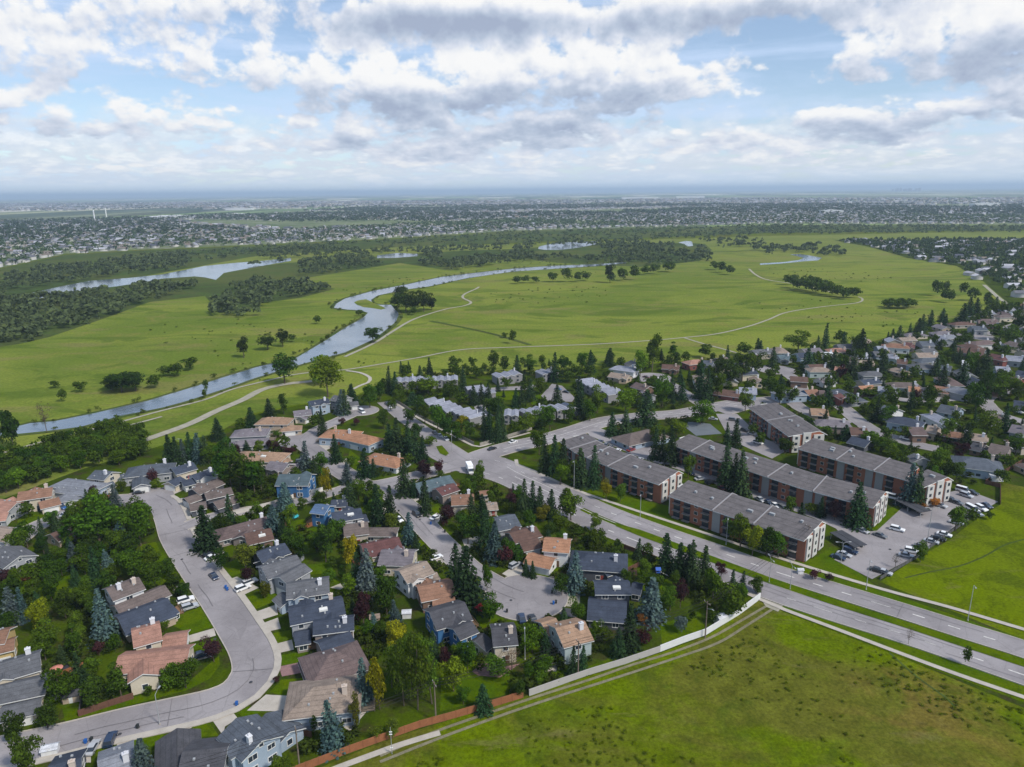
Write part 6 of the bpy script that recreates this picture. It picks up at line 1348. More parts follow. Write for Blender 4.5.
# box truck on the junction
p = P(470, 472); q = P(473, 478); tr = bpy.data.objects.new('box_truck', None); col.objects.link(tr); tr.location = (p.x, p.y, .2); tr.rotation_euler = (0, 0, math.atan2(q.y - p.y, q.x - p.x))
tag(tr, 'white box truck stopped on the wide junction', 'truck')
m = MB(); m.box(-3.6, 1.6, -1.2, 1.2, .9, 3.4); m.build('cargo_box', 'plain', tr, (.8, .8, .8))
m = MB(); m.add([(1.7, -1.1, .5), (3.5, -1.1, .5), (3.5, 1.1, .5), (1.7, 1.1, .5), (1.7, -1.1, 2.4), (2.7, -1.0, 2.4), (2.7, 1.0, 2.4), (1.7, 1.1, 2.4), (3.4, -1.1, 1.4), (3.4, 1.1, 1.4)], [(0, 3, 2, 1), (4, 5, 6, 7), (0, 1, 8, 5, 4), (3, 7, 6, 9, 2), (1, 2, 9, 8), (3, 0, 4, 7)]); m.build('cab', 'plain', tr, (.75, .75, .75))
m = MB(); m.add([(3.42, -.95, 1.45), (3.42, .95, 1.45), (2.78, .9, 2.32), (2.78, -.9, 2.32)], [(0, 1, 2, 3)]); m.build('windscreen', 'glass', tr)
m = MB(); m.box(-3.5, 3.2, -.5, .5, .55, .9); m.build('chassis', 'dark', tr)
for x in (-2.4, 2.6):
    for s in (-1, 1): m = MB(); m.tube((x, s * .95, .48), (x, s * 1.2, .48), .48, .48, 14); w = m.build('wheel', 'rubber', tr); m = MB(); m.tube((x, s * 1.0, .48), (x, s * 1.22, .48), .24, .24, 10); m.build('rim', 'metal', w)

# manhole covers and tar seams
for i, (u, v, lb) in enumerate([(251, 683, 'round manhole cover in the crescent at its outer bend'), (215, 640, 'round manhole cover in the crescent by the salmon-roofed house'), (511, 601, 'round manhole cover in the middle of the turning circle'), (182, 560, 'round manhole cover near the top of the crescent'), (420, 520, 'round manhole cover in the spruce street'), (330, 465, 'round manhole cover beside the orange-roofed villas'), (890, 550, 'round manhole cover in the car park'), (120, 735, 'round manhole cover near the bottom-left lamp')]):
    p = P(u, v); m = MB(); m.tube((0, 0, 0), (0, 0, .03), .42, .40, 18); o = m.build('manhole_cover', 'asphalt_dark', loc=(p.x, p.y, .30)); tag(o, lb, 'manhole cover', 'manhole covers in the streets')
sm = MB(); _sr = random.Random(31)
for ln, w_, *_x in ROADS[:22]:
    if not w_ or len(ln) < 12: continue
    nn = offsets(ln)
    for off in (-.02, w_ * .24, -w_ * .26):
        i0 = 0
        while i0 < len(ln) - 4:
            n_ = _sr.randint(4, 16); i1 = min(len(ln) - 1, i0 + n_)
            if _sr.random() < .34:
                for i in range(i0, i1):
                    wob = lambda k: off + .12 * math.sin(k * 1.3 + off * 7)
                    a, b = ln[i] + nn[i] * wob(i), ln[i + 1] + nn[i + 1] * wob(i + 1); t = nn[i] * .07
                    sm.add([(a.x - t.x, a.y - t.y, .295), (b.x - t.x, b.y - t.y, .295), (b.x + t.x, b.y + t.y, .295), (a.x + t.x, a.y + t.y, .295)], [(0, 1, 2, 3)])
            i0 = i1 + _sr.randint(0, 5)
    for i in range(3, len(ln) - 3, 7):
        if _sr.random() < .5:
            a, b = ln[i] - nn[i] * w_ * .48, ln[i] + nn[i] * w_ * .48; d = (ln[i + 1] - ln[i]).normalized() * .06
            sm.add([(a.x - d.x, a.y - d.y, .298), (b.x - d.x, b.y - d.y, .298), (b.x + d.x, b.y + d.y, .298), (a.x + d.x, a.y + d.y, .298)], [(0, 3, 2, 1)])
tag(sm.build('tar_seam', 'seam'), kind='structure')

# ---------------------------------------------------------------- poles, wires, lamps
def utility_pole(u, v, h, label, arm=2.4, wires=None, lamp=False):
    p = P(u, v); root = bpy.data.objects.new('utility_pole', None); col.objects.link(root); root.location = (p.x, p.y, 0)
    tag(root, label, 'utility pole', 'utility poles along the back fences')
    m = MB(); m.tube((0, 0, 0), (0, 0, h), .19, .12, 10); m.build('pole', 'wood_pole', root)
    ax = Vector((.45, -.9)).normalized()
    m = MB(); m.obox((0, .16), ax, arm / 2, .07, h - .7, h - .52); cr = m.build('crossarm', 'wood_pole', root)
    for s in (-1, 0, 1):
        m = MB(); q = Vector((0, .16)) + ax * s * arm * .42; m.tube((q.x, q.y, h - .52), (q.x, q.y, h - .22), .07, .05, 8); m.build('insulator', 'trim', cr)
    if lamp:
        m = MB(); m.tube((0, 0, h * .8), (.9, -1.3, h * .86), .05, .05, 6); m.tube((.9, -1.3, h * .86), (1.3, -1.8, h * .85), .12, .10, 8); m.build('lamp_arm', 'metal', root)
    return Vector((p.x, p.y, h - .25)), ax * arm * .42
PW = [utility_pole(130, 830, 11, 'utility pole below the bottom-left houses'), utility_pole(300, 771, 10.5, 'utility pole beside the timber fence near the pale blue gable'), utility_pole(436, 722, 10.5, 'utility pole at the birches, leaning over the timber fence'),
      utility_pole(578, 678, 10.5, 'utility pole hidden by spruces behind the pale green house'), utility_pole(705, 638, 11.0, 'utility pole standing against the white concrete wall', lamp=True), utility_pole(806, 556, 11.0, 'utility pole beyond the main road by the brick block')]
def wire(a, b, sag, label, r=.045):
    n_ = 14; m = MB(); pr = None
    for k in range(n_ + 1):
        t = k / n_; q = a.lerp(b, t); q = Vector((q.x, q.y, q.z - sag * 4 * t * (1 - t)))
        if pr is not None: m.tube(pr, q, r, r, 4, cap=False)
        pr = q
    tag(m.build('power_line', 'rubber'), label, 'power line', 'power lines between the utility poles')
_wn = ['outer', 'middle', 'inner']; _spn = ['bottom-left corner and timber fence', 'timber fence and the birches', 'birches and the spruces', 'spruces and the concrete wall', 'concrete wall and the brick block']
for i in range(len(PW) - 1):
    for j, s in enumerate((-1, 0, 1)):
        a = PW[i][0] + Vector((PW[i][1].x, PW[i][1].y, 0)) * s; b = PW[i + 1][0] + Vector((PW[i + 1][1].x, PW[i + 1][1].y, 0)) * s
        wire(a, b, .9, f'{_wn[j]} of three wires strung between {_spn[i]}')
# slim metal pole with pale insulators at the field edge
p = P(392, 754); rt = bpy.data.objects.new('marker_pole', None); col.objects.link(rt); rt.location = (p.x, p.y, 0); tag(rt, 'slim pale pole at the field edge outside timber fence', 'pole')
m = MB(); m.tube((0, 0, 0), (0, 0, 6.8), .07, .05, 8); m.build('pole', 'metal', rt)
for z in (1.6, 5.0, 5.6): m = MB(); m.tube((-.3, 0, z), (.3, 0, z), .12, .12, 8); m.build('insulator', 'trim', rt)
def lamp(u, v, h, label, arm=1.8, d=(1, -.4), head=1, parkinglot=False):
    p = P(u, v); root = bpy.data.objects.new('street_lamp', None); col.objects.link(root); root.location = (p.x, p.y, 0)
    tag(root, label, 'street lamp', 'street lamps along the roads')
    m = MB(); m.tube((0, 0, 0), (0, 0, .5), .2, .18, 10); m.build('base', 'concrete', root)
    m = MB(); m.tube((0, 0, .5), (0, 0, h), .11, .07, 8); m.build('pole', 'metal', root)
    for s in ((1,) if head == 1 else (1, -1)):
        D = Vector(d).normalized() * arm * s
        m = MB(); m.tube((0, 0, h - .1), (D.x * .6, D.y * .6, h + .35), .05, .05, 6); m.tube((D.x * .6, D.y * .6, h + .35), (D.x, D.y, h + .4), .05, .05, 6); a_ = m.build('arm', 'metal', root)
        m = MB(); m.obox((D.x * 1.15, D.y * 1.15), D, .38, .16, h + .32, h + .46); m.obox((D.x * 1.15, D.y * 1.15), D, .28, .11, h + .27, h + .32, 1); hd = m.build('lamp_head', ['metal', 'lamp_glass'], a_)
LAMPS = [(574, 489, 12, 'tall street lamp on the verge before the bending block', (-.3, -1), 1), (967.6, 621, 11, 'street lamp on the right verge beyond the north carriageway', (-.4, -1), 1), (927, 543, 12.5, 'tall lamp mast in the middle of the car park', (1, 0), 2), (841, 563, 7, 'short twin lamp at the car park entrance corner', (1, 0), 2),
         (160, 725, 8, 'street lamp on the crescent pavement at bottom left', (0, 1), 1), (525, 660, 7.5, 'slim lamp behind the cream three-level house', (0, 1), 1), (769, 583, 8, 'street lamp on the median near the dirt track', (0, 1), 2), (790, 590, 8, 'street lamp on the median right of the dirt track', (0, 1), 2), (176, 452, 6, 'street lamp by the meadow edge spruces', (1, 0), 1),
         (300, 500, 7, 'street lamp on the back lane wall side', (0, -1), 1), (575, 590, 6, 'street lamp by the tan driveway at the circle', (-1, 0), 1), (452, 452, 9, 'street lamp at the grass island', (0, 1), 1), (640, 520, 10, 'street lamp on the verge before the nearest block', (-.3, -1), 1), (726, 545, 10, 'street lamp on the verge halfway along the main road', (-.3, -1), 1), (866, 590, 10, 'street lamp on the verge below the car park', (-.3, -1), 1)]
for u, v, h, lb, d, hd in LAMPS: lamp(u, v, h, lb, d=d, head=hd)

# ---------------------------------------------------------------- fences and walls
def board_fence(name, px, h, colr, label, cat='fence', step=2.4, boards=True, m='fence_wood', thick=.05, group=None):
    line = [Vector(q) for q in wpts(px)]
    root = bpy.data.objects.new(name, None); col.objects.link(root); root.location = (line[0].x, line[0].y, 0); tag(root, label, cat, group)
    o0 = line[0]; pn = MB(); po = []
    for a, b in zip(line[:-1], line[1:]):
        d = b - a; L = d.length; d.normalize(); n_ = max(1, int(L / step))
        for k in range(n_):
            c = a + d * L * (k + .5) / n_ - o0
            if boards:
                nb = max(2, int(L / n_ / .3))
                for q in range(nb):
                    cc = a + d * (L * (k + (q + .5) / nb) / n_) - o0
                    pn.obox(cc, d, L / n_ / nb / 2 * .94, thick / 2, .08, h - .1 + .02 * ((q + k) % 2))
            else: pn.obox(c, d, L / n_ / 2 - .02, thick / 2, 0, h - .12)
            c = a + d * L * k / n_ - o0; po.append((c, d))
        pn.obox((a + b) / 2 - o0, d, L / 2, thick / 2 + .03, h - .12, h - .03)
    pn.build('panel', m, root, colr); pm = MB(); pm.box(-.08, .08, -.08, .08, 0, h + .06); pme = mesh('post', pm.v, pm.f, m)
    for c, d in po[:95]: link('post', pme, root, (c.x, c.y, 0), math.atan2(d.y, d.x), tuple(x * .8 for x in colr))
OR = (.26, .105, .05); BR = (.13, .065, .045)
board_fence('timber_fence', [(523, 698), (490, 708), (456, 718), (420, 728), (389, 739), (350, 753), (319, 765), (280, 780)], 2.0, OR, 'orange-brown timber fence along the field edge, behind concrete strip')
board_fence('timber_fence', [(79, 717), (94, 712), (109, 707), (134, 699)], 1.8, BR, 'red-brown timber fence along the crescent at left')
board_fence('timber_fence', [(48, 684), (62, 676), (84, 667)], 1.5, OR, 'orange timber fence beside the small garden shed')
board_fence('timber_fence', [(624, 549), (640, 554), (654, 560)], 1.6, BR, 'brown timber fence parallel to the main road, spruce end')
board_fence('timber_fence', [(655, 561), (638, 567), (621, 575)], 1.6, BR, 'brown timber fence running down to the navy houses')
board_fence('timber_fence', [(299, 531), (321, 523)], 1.7, OR, 'orange timber fence beside the bright blue house')
board_fence('timber_fence', [(520, 639), (537, 635)], 1.7, OR, 'short orange timber fence by the pale green house')
board_fence('timber_fence', [(286, 721), (304, 736), (312, 738)], 1.7, BR, 'brown timber fence below the pale blue gable')
board_fence('timber_fence', [(84, 690), (82, 700), (80, 716)], 1.6, (.10, .09, .085), 'grey weathered fence between two left gardens')
board_fence('timber_fence', [(880, 580), (917, 558), (948, 535), (975, 516)], 1.2, (.09, .09, .09), 'low dark fence between car park and bright field', boards=False)
board_fence('timber_fence', [(1000, 505), (1000, 488), (985, 484), (1024, 462)], 1.8, BR, 'brown timber fence behind the right field houses')
board_fence('concrete_wall', [(760, 599), (740, 614), (706, 635), (683, 643), (660, 652)], 2.0, (.58, .58, .57), 'bright white concrete wall curving beside the dirt track', 'wall', 3.0, False, 'plain', .18)
board_fence('concrete_wall', [(660, 652), (625, 664), (589, 675), (560, 685), (529, 696)], 1.8, (.36, .34, .32), 'weathered beige concrete wall continuing from the white one', 'wall', 3.0, False, 'plain', .18)
board_fence('concrete_wall', [(290, 499), (306, 495), (323, 491)], 1.7, (.62, .60, .56), 'pale wall between the back lane and teal roof', 'wall', 3.0, False, 'plain', .18)
board_fence('concrete_wall', [(226, 517), (262, 508), (285, 501)], 1.5, (.50, .47, .43), 'pale wall along the back lane behind taupe houses', 'wall', 3.0, False, 'plain', .18)
board_fence('timber_fence', [(396, 402), (421, 418), (449, 432), (474, 445)], 1.6, (.28, .26, .22), 'pale fence along the tree-lined street')
board_fence('timber_fence', [(480, 446), (500, 440), (532, 430)], 1.6, (.28, .26, .22), 'pale fence along the north road')

# hedges along the lane
# ---------------------------------------------------------------- covered stalls, sheds, bins, small garden things
def carport(u1, v1, u2, v2, label, depth=5.2):
    a, b = P(u1, v1).xy, P(u2, v2).xy; ax = (b - a).normalized(); c = (a + b) / 2; L = (b - a).length; ay = Vector((-ax.y, ax.x))
    root = bpy.data.objects.new('carport', None); col.objects.link(root); root.location = (c.x, c.y, 0); tag(root, label, 'carport', 'carports in the apartment car park')
    m = MB(); m.obox((0, 0), ax, L / 2, depth / 2, 2.4, 2.58); m.obox((0, 0), ax, L / 2 - .3, .3, 2.58, 2.66); m.build('roof', 'asphalt_dark', root)
    n_ = max(2, int(L / 5.5))
    for k in range(n_ + 1):
        q = ax * (-L / 2 + .2 + k * (L - .4) / n_) - ay * depth * .4; m = MB(); m.obox(q, ax, .08, .08, 0, 2.4); m.build('post', 'metal', root)
carport(835, 538, 860, 553, 'dark flat carport beside the lawn wedge near lamp'); carport(899, 505, 925, 518, 'dark flat carport right of the longest block'); carport(728, 436, 742, 441, 'dark flat carport in the small upper car park', 4)
def shed(u, v, ang, w, d, h, rc, wc, label):
    p = P(u, v); root = bpy.data.objects.new('garden_shed', None); col.objects.link(root); root.location = (p.x, p.y, 0); root.rotation_euler = (0, 0, ang); tag(root, label, 'shed', 'garden sheds')
    m = MB(); m.box(-w / 2, w / 2, -d / 2, d / 2, 0, h); m.add([(-w / 2, -d / 2, h), (-w / 2, d / 2, h), (-w / 2, 0, h + d * .25), (w / 2, -d / 2, h), (w / 2, d / 2, h), (w / 2, 0, h + d * .25)], [(0, 2, 1), (3, 4, 5)]); m.build('wall', 'siding', root, wc)
    m = MB(); t = [(-w / 2 - .2, -d / 2 - .2, h - .08), (w / 2 + .2, -d / 2 - .2, h - .08), (w / 2 + .2, 0, h + d * .25 + .06), (-w / 2 - .2, 0, h + d * .25 + .06), (w / 2 + .2, d / 2 + .2, h - .08), (-w / 2 - .2, d / 2 + .2, h - .08)]
    m.add(t + [(x, y, z - .08) for x, y, z in t], [(0, 1, 2, 3), (3, 2, 4, 5), (0, 6, 7, 1), (4, 10, 11, 5), (9, 8, 7, 6), (11, 10, 8, 9), (1, 7, 8, 2), (2, 8, 10, 4), (0, 3, 9, 6), (3, 5, 11, 9)]); m.build('roof', 'shingle', root, rc)
    m = MB(); m.box(-.4, .4, -d / 2 - .04, -d / 2, .1, 1.8); m.build('door', 'trim', root)
shed(73, 700, .3, 3.4, 2.6, 2.0, ROOF['dark'], WALL['tan'], 'small tan shed with dark roof beside the round green tree')
shed(300, 560, -.2, 2.2, 1.8, 1.8, ROOF['grey'], WALL['grey'], 'grey shed in the lawn behind the grey houses'); shed(375, 622, .2, 2.6, 2.2, 1.9, ROOF['beige'], WALL['tan'], 'beige shed under the big purple-leaved tree')
shed(720, 622, .6, 3.0, 2.4, 1.9, ROOF['white'], WALL['white'], 'white garden shed against the concrete wall'); shed(994, 480, 0, 5, 4, 2.0, ROOF['white'], WALL['white'], 'white shelter at the corner of the bright field'); shed(407, 617, .1, 2.4, 2.0, 1.8, ROOF['white'], WALL['white'], 'white-roofed shed behind the orange-brown house')
shed(800, 574, 0, 1.6, 1.2, 1.7, ROOF['white'], WALL['white'], 'white utility cabinet on the verge by the purple shrubs'); shed(51, 753, .3, 3, 2, 1.6, ROOF['white'], WALL['white'], 'white box trailer on the street at bottom left')
def bin_(u, v, c, label):
    p = P(u, v); root = bpy.data.objects.new('wheeled_bin', None); col.objects.link(root); root.location = (p.x, p.y, .2); root.scale = (.85, .85, .95); tag(root, label, 'bin', 'wheeled bins at the kerb')
    m = MB(); m.add([(-.25, -.28, .1), (.25, -.28, .1), (.25, .28, .1), (-.25, .28, .1), (-.33, -.38, 1.0), (.33, -.38, 1.0), (.33, .38, 1.0), (-.33, .38, 1.0)], [(0, 3, 2, 1), (0, 1, 5, 4), (1, 2, 6, 5), (2, 3, 7, 6), (3, 0, 4, 7), (4, 5, 6, 7)]); m.build('body', 'plain', root, c)
    m = MB(); m.box(-.35, .35, -.4, .42, 1.0, 1.07); m.build('lid', 'plain', root, tuple(x * .7 for x in c))
    for s in (-1, 1): m = MB(); m.tube((s * .28, .3, .12), (s * .36, .3, .12), .12, .12, 8); m.build('wheel', 'rubber', root)
BL_ = (.02, .12, .42); BK = (.03, .035, .035)
for u, v, c, lb in [(226, 589, BL_, 'blue wheeled bin on the crescent near two SUVs'), (227.6, 591, BL_, 'second blue bin just below the crescent blue bin'), (237, 706, BL_, 'blue wheeled bin at the crescent outer bend'), (86, 744, BL_, 'blue wheeled bin by the bottom edge driveway'), (92, 742, BK, 'black wheeled bin right of the driveway blue bin'), (138, 729, BK, 'black wheeled bin by the bottom street lamp'),
                    (553.5, 605, BL_, 'blue wheeled bin at the right of the turning circle'), (556, 604, BK, 'black wheeled bin beside the turning circle blue bin'), (507, 613, BK, 'black wheeled bin at the turning circle lower left'), (552, 594, BK, 'dark wheeled bin upper right of turning circle'), (431, 525, BL_, 'blue wheeled bin at the spruce street kerb'), (445, 533, BK, 'dark wheeled bin further down the spruce street'), (195, 551, BK, 'dark wheeled bin at the top of the crescent'), (486, 601, BL_, 'small blue bin left of the turning circle')]: bin_(u, v, c, lb)
def trampoline(u, v, r, label, c):
    p = P(u, v); root = bpy.data.objects.new('trampoline', None); col.objects.link(root); root.location = (p.x, p.y, 0); tag(root, label, 'trampoline')
    m = MB(); pts = [(math.cos(t * math.tau / 24), math.sin(t * math.tau / 24)) for t in range(24)]
    m.add([(x * r, y * r, .8) for x, y in pts] + [(x * r, y * r, .88) for x, y in pts], [tuple(range(24))[::-1], tuple(range(24, 48))] + [(k, (k + 1) % 24, 24 + (k + 1) % 24, 24 + k) for k in range(24)]); m.build('mat', 'plain', root, c)
    for k in range(0, 24, 4): m = MB(); x, y = pts[k]; m.tube((x * r * .97, y * r * .97, 0), (x * r * .97, y * r * .97, .8), .04, .04, 6); m.build('leg', 'metal', root)
trampoline(292, 518, 2.6, 'turquoise round trampoline behind the mauve bungalow', (.05, .42, .45)); trampoline(65, 668, 1.8, 'dark round trampoline on the left gravel yard', (.04, .04, .05))
p = P(660, 577); rt = bpy.data.objects.new('playground_slide', None); col.objects.link(rt); rt.location = (p.x, p.y, .1); tag(rt, 'white slide on a blue play frame beneath the spruces', 'slide')
m = MB(); m.add([(0, -.3, 1.9), (0, .3, 1.9), (2.6, .3, .3), (2.6, -.3, .3), (0, -.3, 1.8), (0, .3, 1.8), (2.6, .3, .2), (2.6, -.3, .2)], [(0, 3, 2, 1), (4, 5, 6, 7), (0, 4, 7, 3), (1, 2, 6, 5), (3, 7, 6, 2)]); m.build('chute', 'trim', rt)
m = MB(); m.box(-1.4, 0, -.8, .8, 1.7, 1.8); m.add([(-1.5, -.9, 2.6), (.1, -.9, 2.6), (.1, .9, 2.6), (-1.5, .9, 2.6), (-1.5, 0, 3.3), (.1, 0, 3.3)], [(0, 1, 5, 4), (3, 4, 5, 2), (0, 4, 3), (1, 2, 5)]); m.build('platform', 'plain', rt, (.03, .1, .4))
for x in (-1.35, -.05):
    for y in (-.75, .75): m = MB(); m.tube((x, y, 0), (x, y, 2.6), .06, .06, 6); m.build('leg', 'wood_pole', rt)
for i, (u, v, lb) in enumerate([(345, 706, 'dark patio table set behind the pinkish-roofed house'), (495, 671, 'dark patio table set below the cream three-level house'), (58, 676, 'patio table set on the left gravel yard')]):
    p = P(u, v); rt = bpy.data.objects.new('patio_table', None); col.objects.link(rt); rt.location = (p.x, p.y, .16); tag(rt, lb, 'patio table', 'patio tables')
    m = MB(); m.tube((0, 0, .72), (0, 0, .77), 1.0, 1.0, 16); m.build('tabletop', 'dark', rt); m = MB(); m.tube((0, 0, 0), (0, 0, 2.3), .04, .04, 6); m.build('pole', 'metal', rt); m = MB(); m.tube((0, 0, 2.1), (0, 0, 2.7), 1.5, .05, 10); m.build('parasol', 'plain', rt, (.06, .07, .1) if i < 2 else (.5, .2, .15))
    for k in range(4):
        a = k * 1.57 + .6; ca, sa = math.cos(a), math.sin(a)
        ch = bpy.data.objects.new('patio_chair', None); col.objects.link(ch); ch.location = (p.x + ca * 1.45, p.y + sa * 1.45, .16); ch.rotation_euler = (0, 0, a)
        u_, v_ = project(ch.location)
        m = MB(); m.box(-.24, .24, -.24, .24, .4, .46); m.build('seat', 'dark', ch)
        m = MB(); m.box(.2, .26, -.24, .24, .46, .95); m.build('backrest', 'dark', ch)
        for sx in (-.2, .2):
            for sy in (-.2, .2): m = MB(); m.box(sx - .02, sx + .02, sy - .02, sy + .02, 0, .4); m.build('leg', 'metal', ch)
        tag(ch, 'dark patio chair, %s at the table %s' % (['far right one', 'far left one', 'near left one', 'near right one'][k], ['behind the pinkish roof', 'below the cream house', 'on the left gravel yard'][i]), 'chair', 'patio chairs round the garden tables')

# ---------------------------------------------------------------- far things
def tower(u, v, h, label):
    p = P(u, v); root = bpy.data.objects.new('water_tower', None); col.objects.link(root); root.location = (p.x, p.y, 0); tag(root, label, 'tower', 'slender white towers beyond the suburb')
    m = MB(); m.tube((0, 0, 0), (0, 0, h), 3.4, 2.2, 12); m.build('shaft', 'plain', root, (.7, .7, .7)); m = MB(); m.tube((0, 0, h), (0, 0, h + 5), 3.6, 3.0, 12); m.build('head', 'plain', root, (.75, .75, .75))
tower(95, 221.5, 46, 'taller white tower rising beyond the far left suburb'); tower(106.5, 217, 44, 'shorter white tower right of the taller white tower')
_fr = random.Random(3)
for k, (u, v, w_, h_) in enumerate([(155, 219.5, 90, 12), (165, 219, 120, 14), (178, 218, 110, 12), (236, 216, 90, 12), (240, 210, 200, 14), (831, 213.5, 90, 14), (640, 199, 500, 26), (690, 198, 400, 26), (30, 208, 300, 16), (985, 206, 160, 16)]):
    p = P(u, v); m = MB(); m.box(-w_ / 2, w_ / 2, -30, 30, 0, h_); m.box(-w_ / 2 - 1, w_ / 2 + 1, -31, 31, h_, h_ + 1.2); m.box(-w_ * .2, w_ * .1, -10, 10, h_ + 1.2, h_ + 4)
    tag(m.build('warehouse', 'plain', color=(.62, .62, .62), loc=(p.x, p.y, 0)), 'long pale flat-roofed warehouse ' + ['left of the two just beyond the left suburb', 'middle one of three behind the left suburb', 'right one of three behind the left suburb', 'behind the suburb, right of the white towers', 'far out on the plain above the left suburb', 'in the suburb above the upper meadow pond', 'near the horizon in the middle, left one', 'near the horizon in the middle, right one', 'far out on the plain at the left edge', 'far out at the right edge'][k], 'warehouse', 'pale warehouses in the distant suburb')
for k in range(11):
    u = 893 + k * 2.6 + _fr.uniform(-.8, .8); p = P(u, 191.4); h_ = _fr.uniform(30, 95); w_ = _fr.uniform(35, 60); m = MB(); m.box(-w_ / 2, w_ / 2, -25, 25, 0, h_); m.box(-w_ * .3, w_ * .3, -14, 14, h_, h_ + 9)
    tag(m.build('office_tower', 'plain', color=(.22, .25, .3), loc=(p.x, p.y, 0)), 'dark office tower in the downtown cluster on the right horizon', 'office tower', 'downtown towers on the horizon')

# far suburb: the houses that show largest stand alone, the rest is one mass
def wp(poly): return [tuple(P(u, v).xy) for u, v in poly]
def tile_mesh(name, tv, tf, ti, pos, ang, scl, hz, mats, matpick=None):
    """stamps a small template (verts, faces, material index) at every position into one mesh"""
    n_ = len(pos); tv = np.asarray(tv, float)
    c, s = np.cos(ang), np.sin(ang)
    x = tv[None, :, 0] * scl[:, None]; y = tv[None, :, 1] * scl[:, None]; z = tv[None, :, 2] * hz[:, None]
    X = x * c[:, None] - y * s[:, None] + pos[:, 0][:, None]; Y = x * s[:, None] + y * c[:, None] + pos[:, 1][:, None]
    V = np.stack([X, Y, z + .1], 2).reshape(-1, 3)
    F = (np.asarray(tf)[None] + (np.arange(n_) * len(tv))[:, None, None]).reshape(-1, len(tf[0]))
    I = np.tile(np.asarray(ti), (n_, 1))
    if matpick is not None: I = np.where(I == 0, matpick[:, None], I)
    return mesh(name, V, F, mats, I.reshape(-1))
HV = [(-6, -4.5, 0), (6, -4.5, 0), (6, 4.5, 0), (-6, 4.5, 0), (-6, -4.5, 5), (6, -4.5, 5), (6, 4.5, 5), (-6, 4.5, 5), (-6, 0, 7.2), (6, 0, 7.2), (-6.4, -5, 4.8), (6.4, -5, 4.8), (6.4, 5, 4.8), (-6.4, 5, 4.8), (-6.4, 0, 7.4), (6.4, 0, 7.4)]
HF = [(0, 1, 5, 4), (2, 3, 7, 6), (1, 2, 6, 5), (3, 0, 4, 7), (4, 7, 8, 8), (5, 9, 9, 6), (10, 11, 15, 14), (12, 13, 14, 15)]
HF = [(0, 1, 5, 4), (2, 3, 7, 6), (1, 2, 6, 5), (3, 0, 4, 7), (10, 11, 15, 14), (12, 13, 14, 15), (4, 8, 7, 3), (5, 6, 9, 1)]
HI = [5, 5, 5, 5, 0, 0, 5, 5]
ROOFM = []
for k, c in enumerate([(.12, .12, .135), (.18, .145, .12), (.26, .26, .29), (.07, .075, .095), (.38, .38, .41)]): ROOFM.append(mat('far_roof', speck(c, .15, .05)))
FARW = mat('far_wall', speck((.52, .50, .47), .22, .02))
rs = np.random.RandomState(4)
def sample_poly(poly, n_, rs, edge=None):
    w = np.array(wp(poly)); lo = w.min(0); hi = w.max(0); out = []
    while len(out) < n_:
        q = rs.uniform(lo, hi, (4000, 2)); ins = np.zeros(len(q), bool); j = len(w) - 1
        for i in range(len(w)):
            cnd = ((w[i, 1] > q[:, 1]) != (w[j, 1] > q[:, 1])) & (q[:, 0] < (w[j, 0] - w[i, 0]) * (q[:, 1] - w[i, 1]) / (w[j, 1] - w[i, 1] + 1e-12) + w[i, 0]); ins ^= cnd; j = i
        out += list(q[ins])
    return np.array(out[:n_])
SUB1 = [(-60, 276), (0, 268), (65, 253.5), (135, 249.5), (256, 244.5), (256, 232), (0, 240), (-60, 245)]
SUB2 = [(256, 244.5), (380, 238.5), (512, 230.5), (768, 223.5), (1080, 224), (1080, 216), (768, 214), (512, 219), (256, 232)]
SUB3 = [(-60, 245), (256, 232), (512, 219), (768, 214), (1080, 216), (1080, 205), (700, 204.5), (400, 206), (256, 214), (130, 219), (0, 222), (-60, 224)]
def rows_of(p, spacing=42, seed=0):
    """snap houses to curving streets"""
    q = p.copy(); w = 14 * np.sin(p[:, 0] / 190.0 + seed) + 10 * np.sin(p[:, 0] / 71.0); k = np.round((p[:, 1] - w) / spacing)
    q[:, 1] = k * spacing + w + np.where(np.arange(len(p)) % 2 == 0, -13, 13); return q
def far_houses(name, poly, n_, seed, scale=1.0):
    p = rows_of(sample_poly(poly, n_, rs), 46, seed)
    ang = rs.choice([0, 1.57], n_) + rs.normal(0, .12, n_) + .1; sc_ = rs.uniform(.75, 1.25, n_) * scale; hz = rs.uniform(.7, 1.1, n_) * scale
    return p, ang, sc_, hz, rs.choice(5, n_, p=[.28, .22, .2, .2, .1])
def fmesh(name, d, sel): 
    p, a, s_, h_, m_ = d
    return tile_mesh(name, HV, HF, HI, p[sel], a[sel], s_[sel], h_[sel], ROOFM + [FARW], m_[sel])
d1_ = far_houses('a', SUB1, 520, 1, 1.2)
order = np.argsort(d1_[0][:, 1])
fpj = [project((x, y, 0)) for x, y in d1_[0]]
ind = [i for i in order if 0 < fpj[i][0] < 1024][:110]
HMESH = [tile_mesh('distant_house', HV, HF, HI, np.zeros((1, 2)), np.zeros(1), np.ones(1), np.ones(1), ROOFM + [FARW], np.array([k])) for k in range(5)]
for i in ind:
    o = link('distant_house', HMESH[d1_[4][i]], None, (d1_[0][i][0], d1_[0][i][1], 0), d1_[1][i]); o.scale = (d1_[2][i], d1_[2][i], d1_[3][i])
    tag(o, 'pale distant house in the front rows of the suburb above the river valley', 'house', 'front rows of the distant suburb')
rest = np.array([i for i in range(520) if i not in set(ind)])
tag(link('distant_suburb', fmesh('distant_suburb', d1_, rest)), 'pale roofs of the suburb rows along the far valley rim', 'houses', kind='stuff')
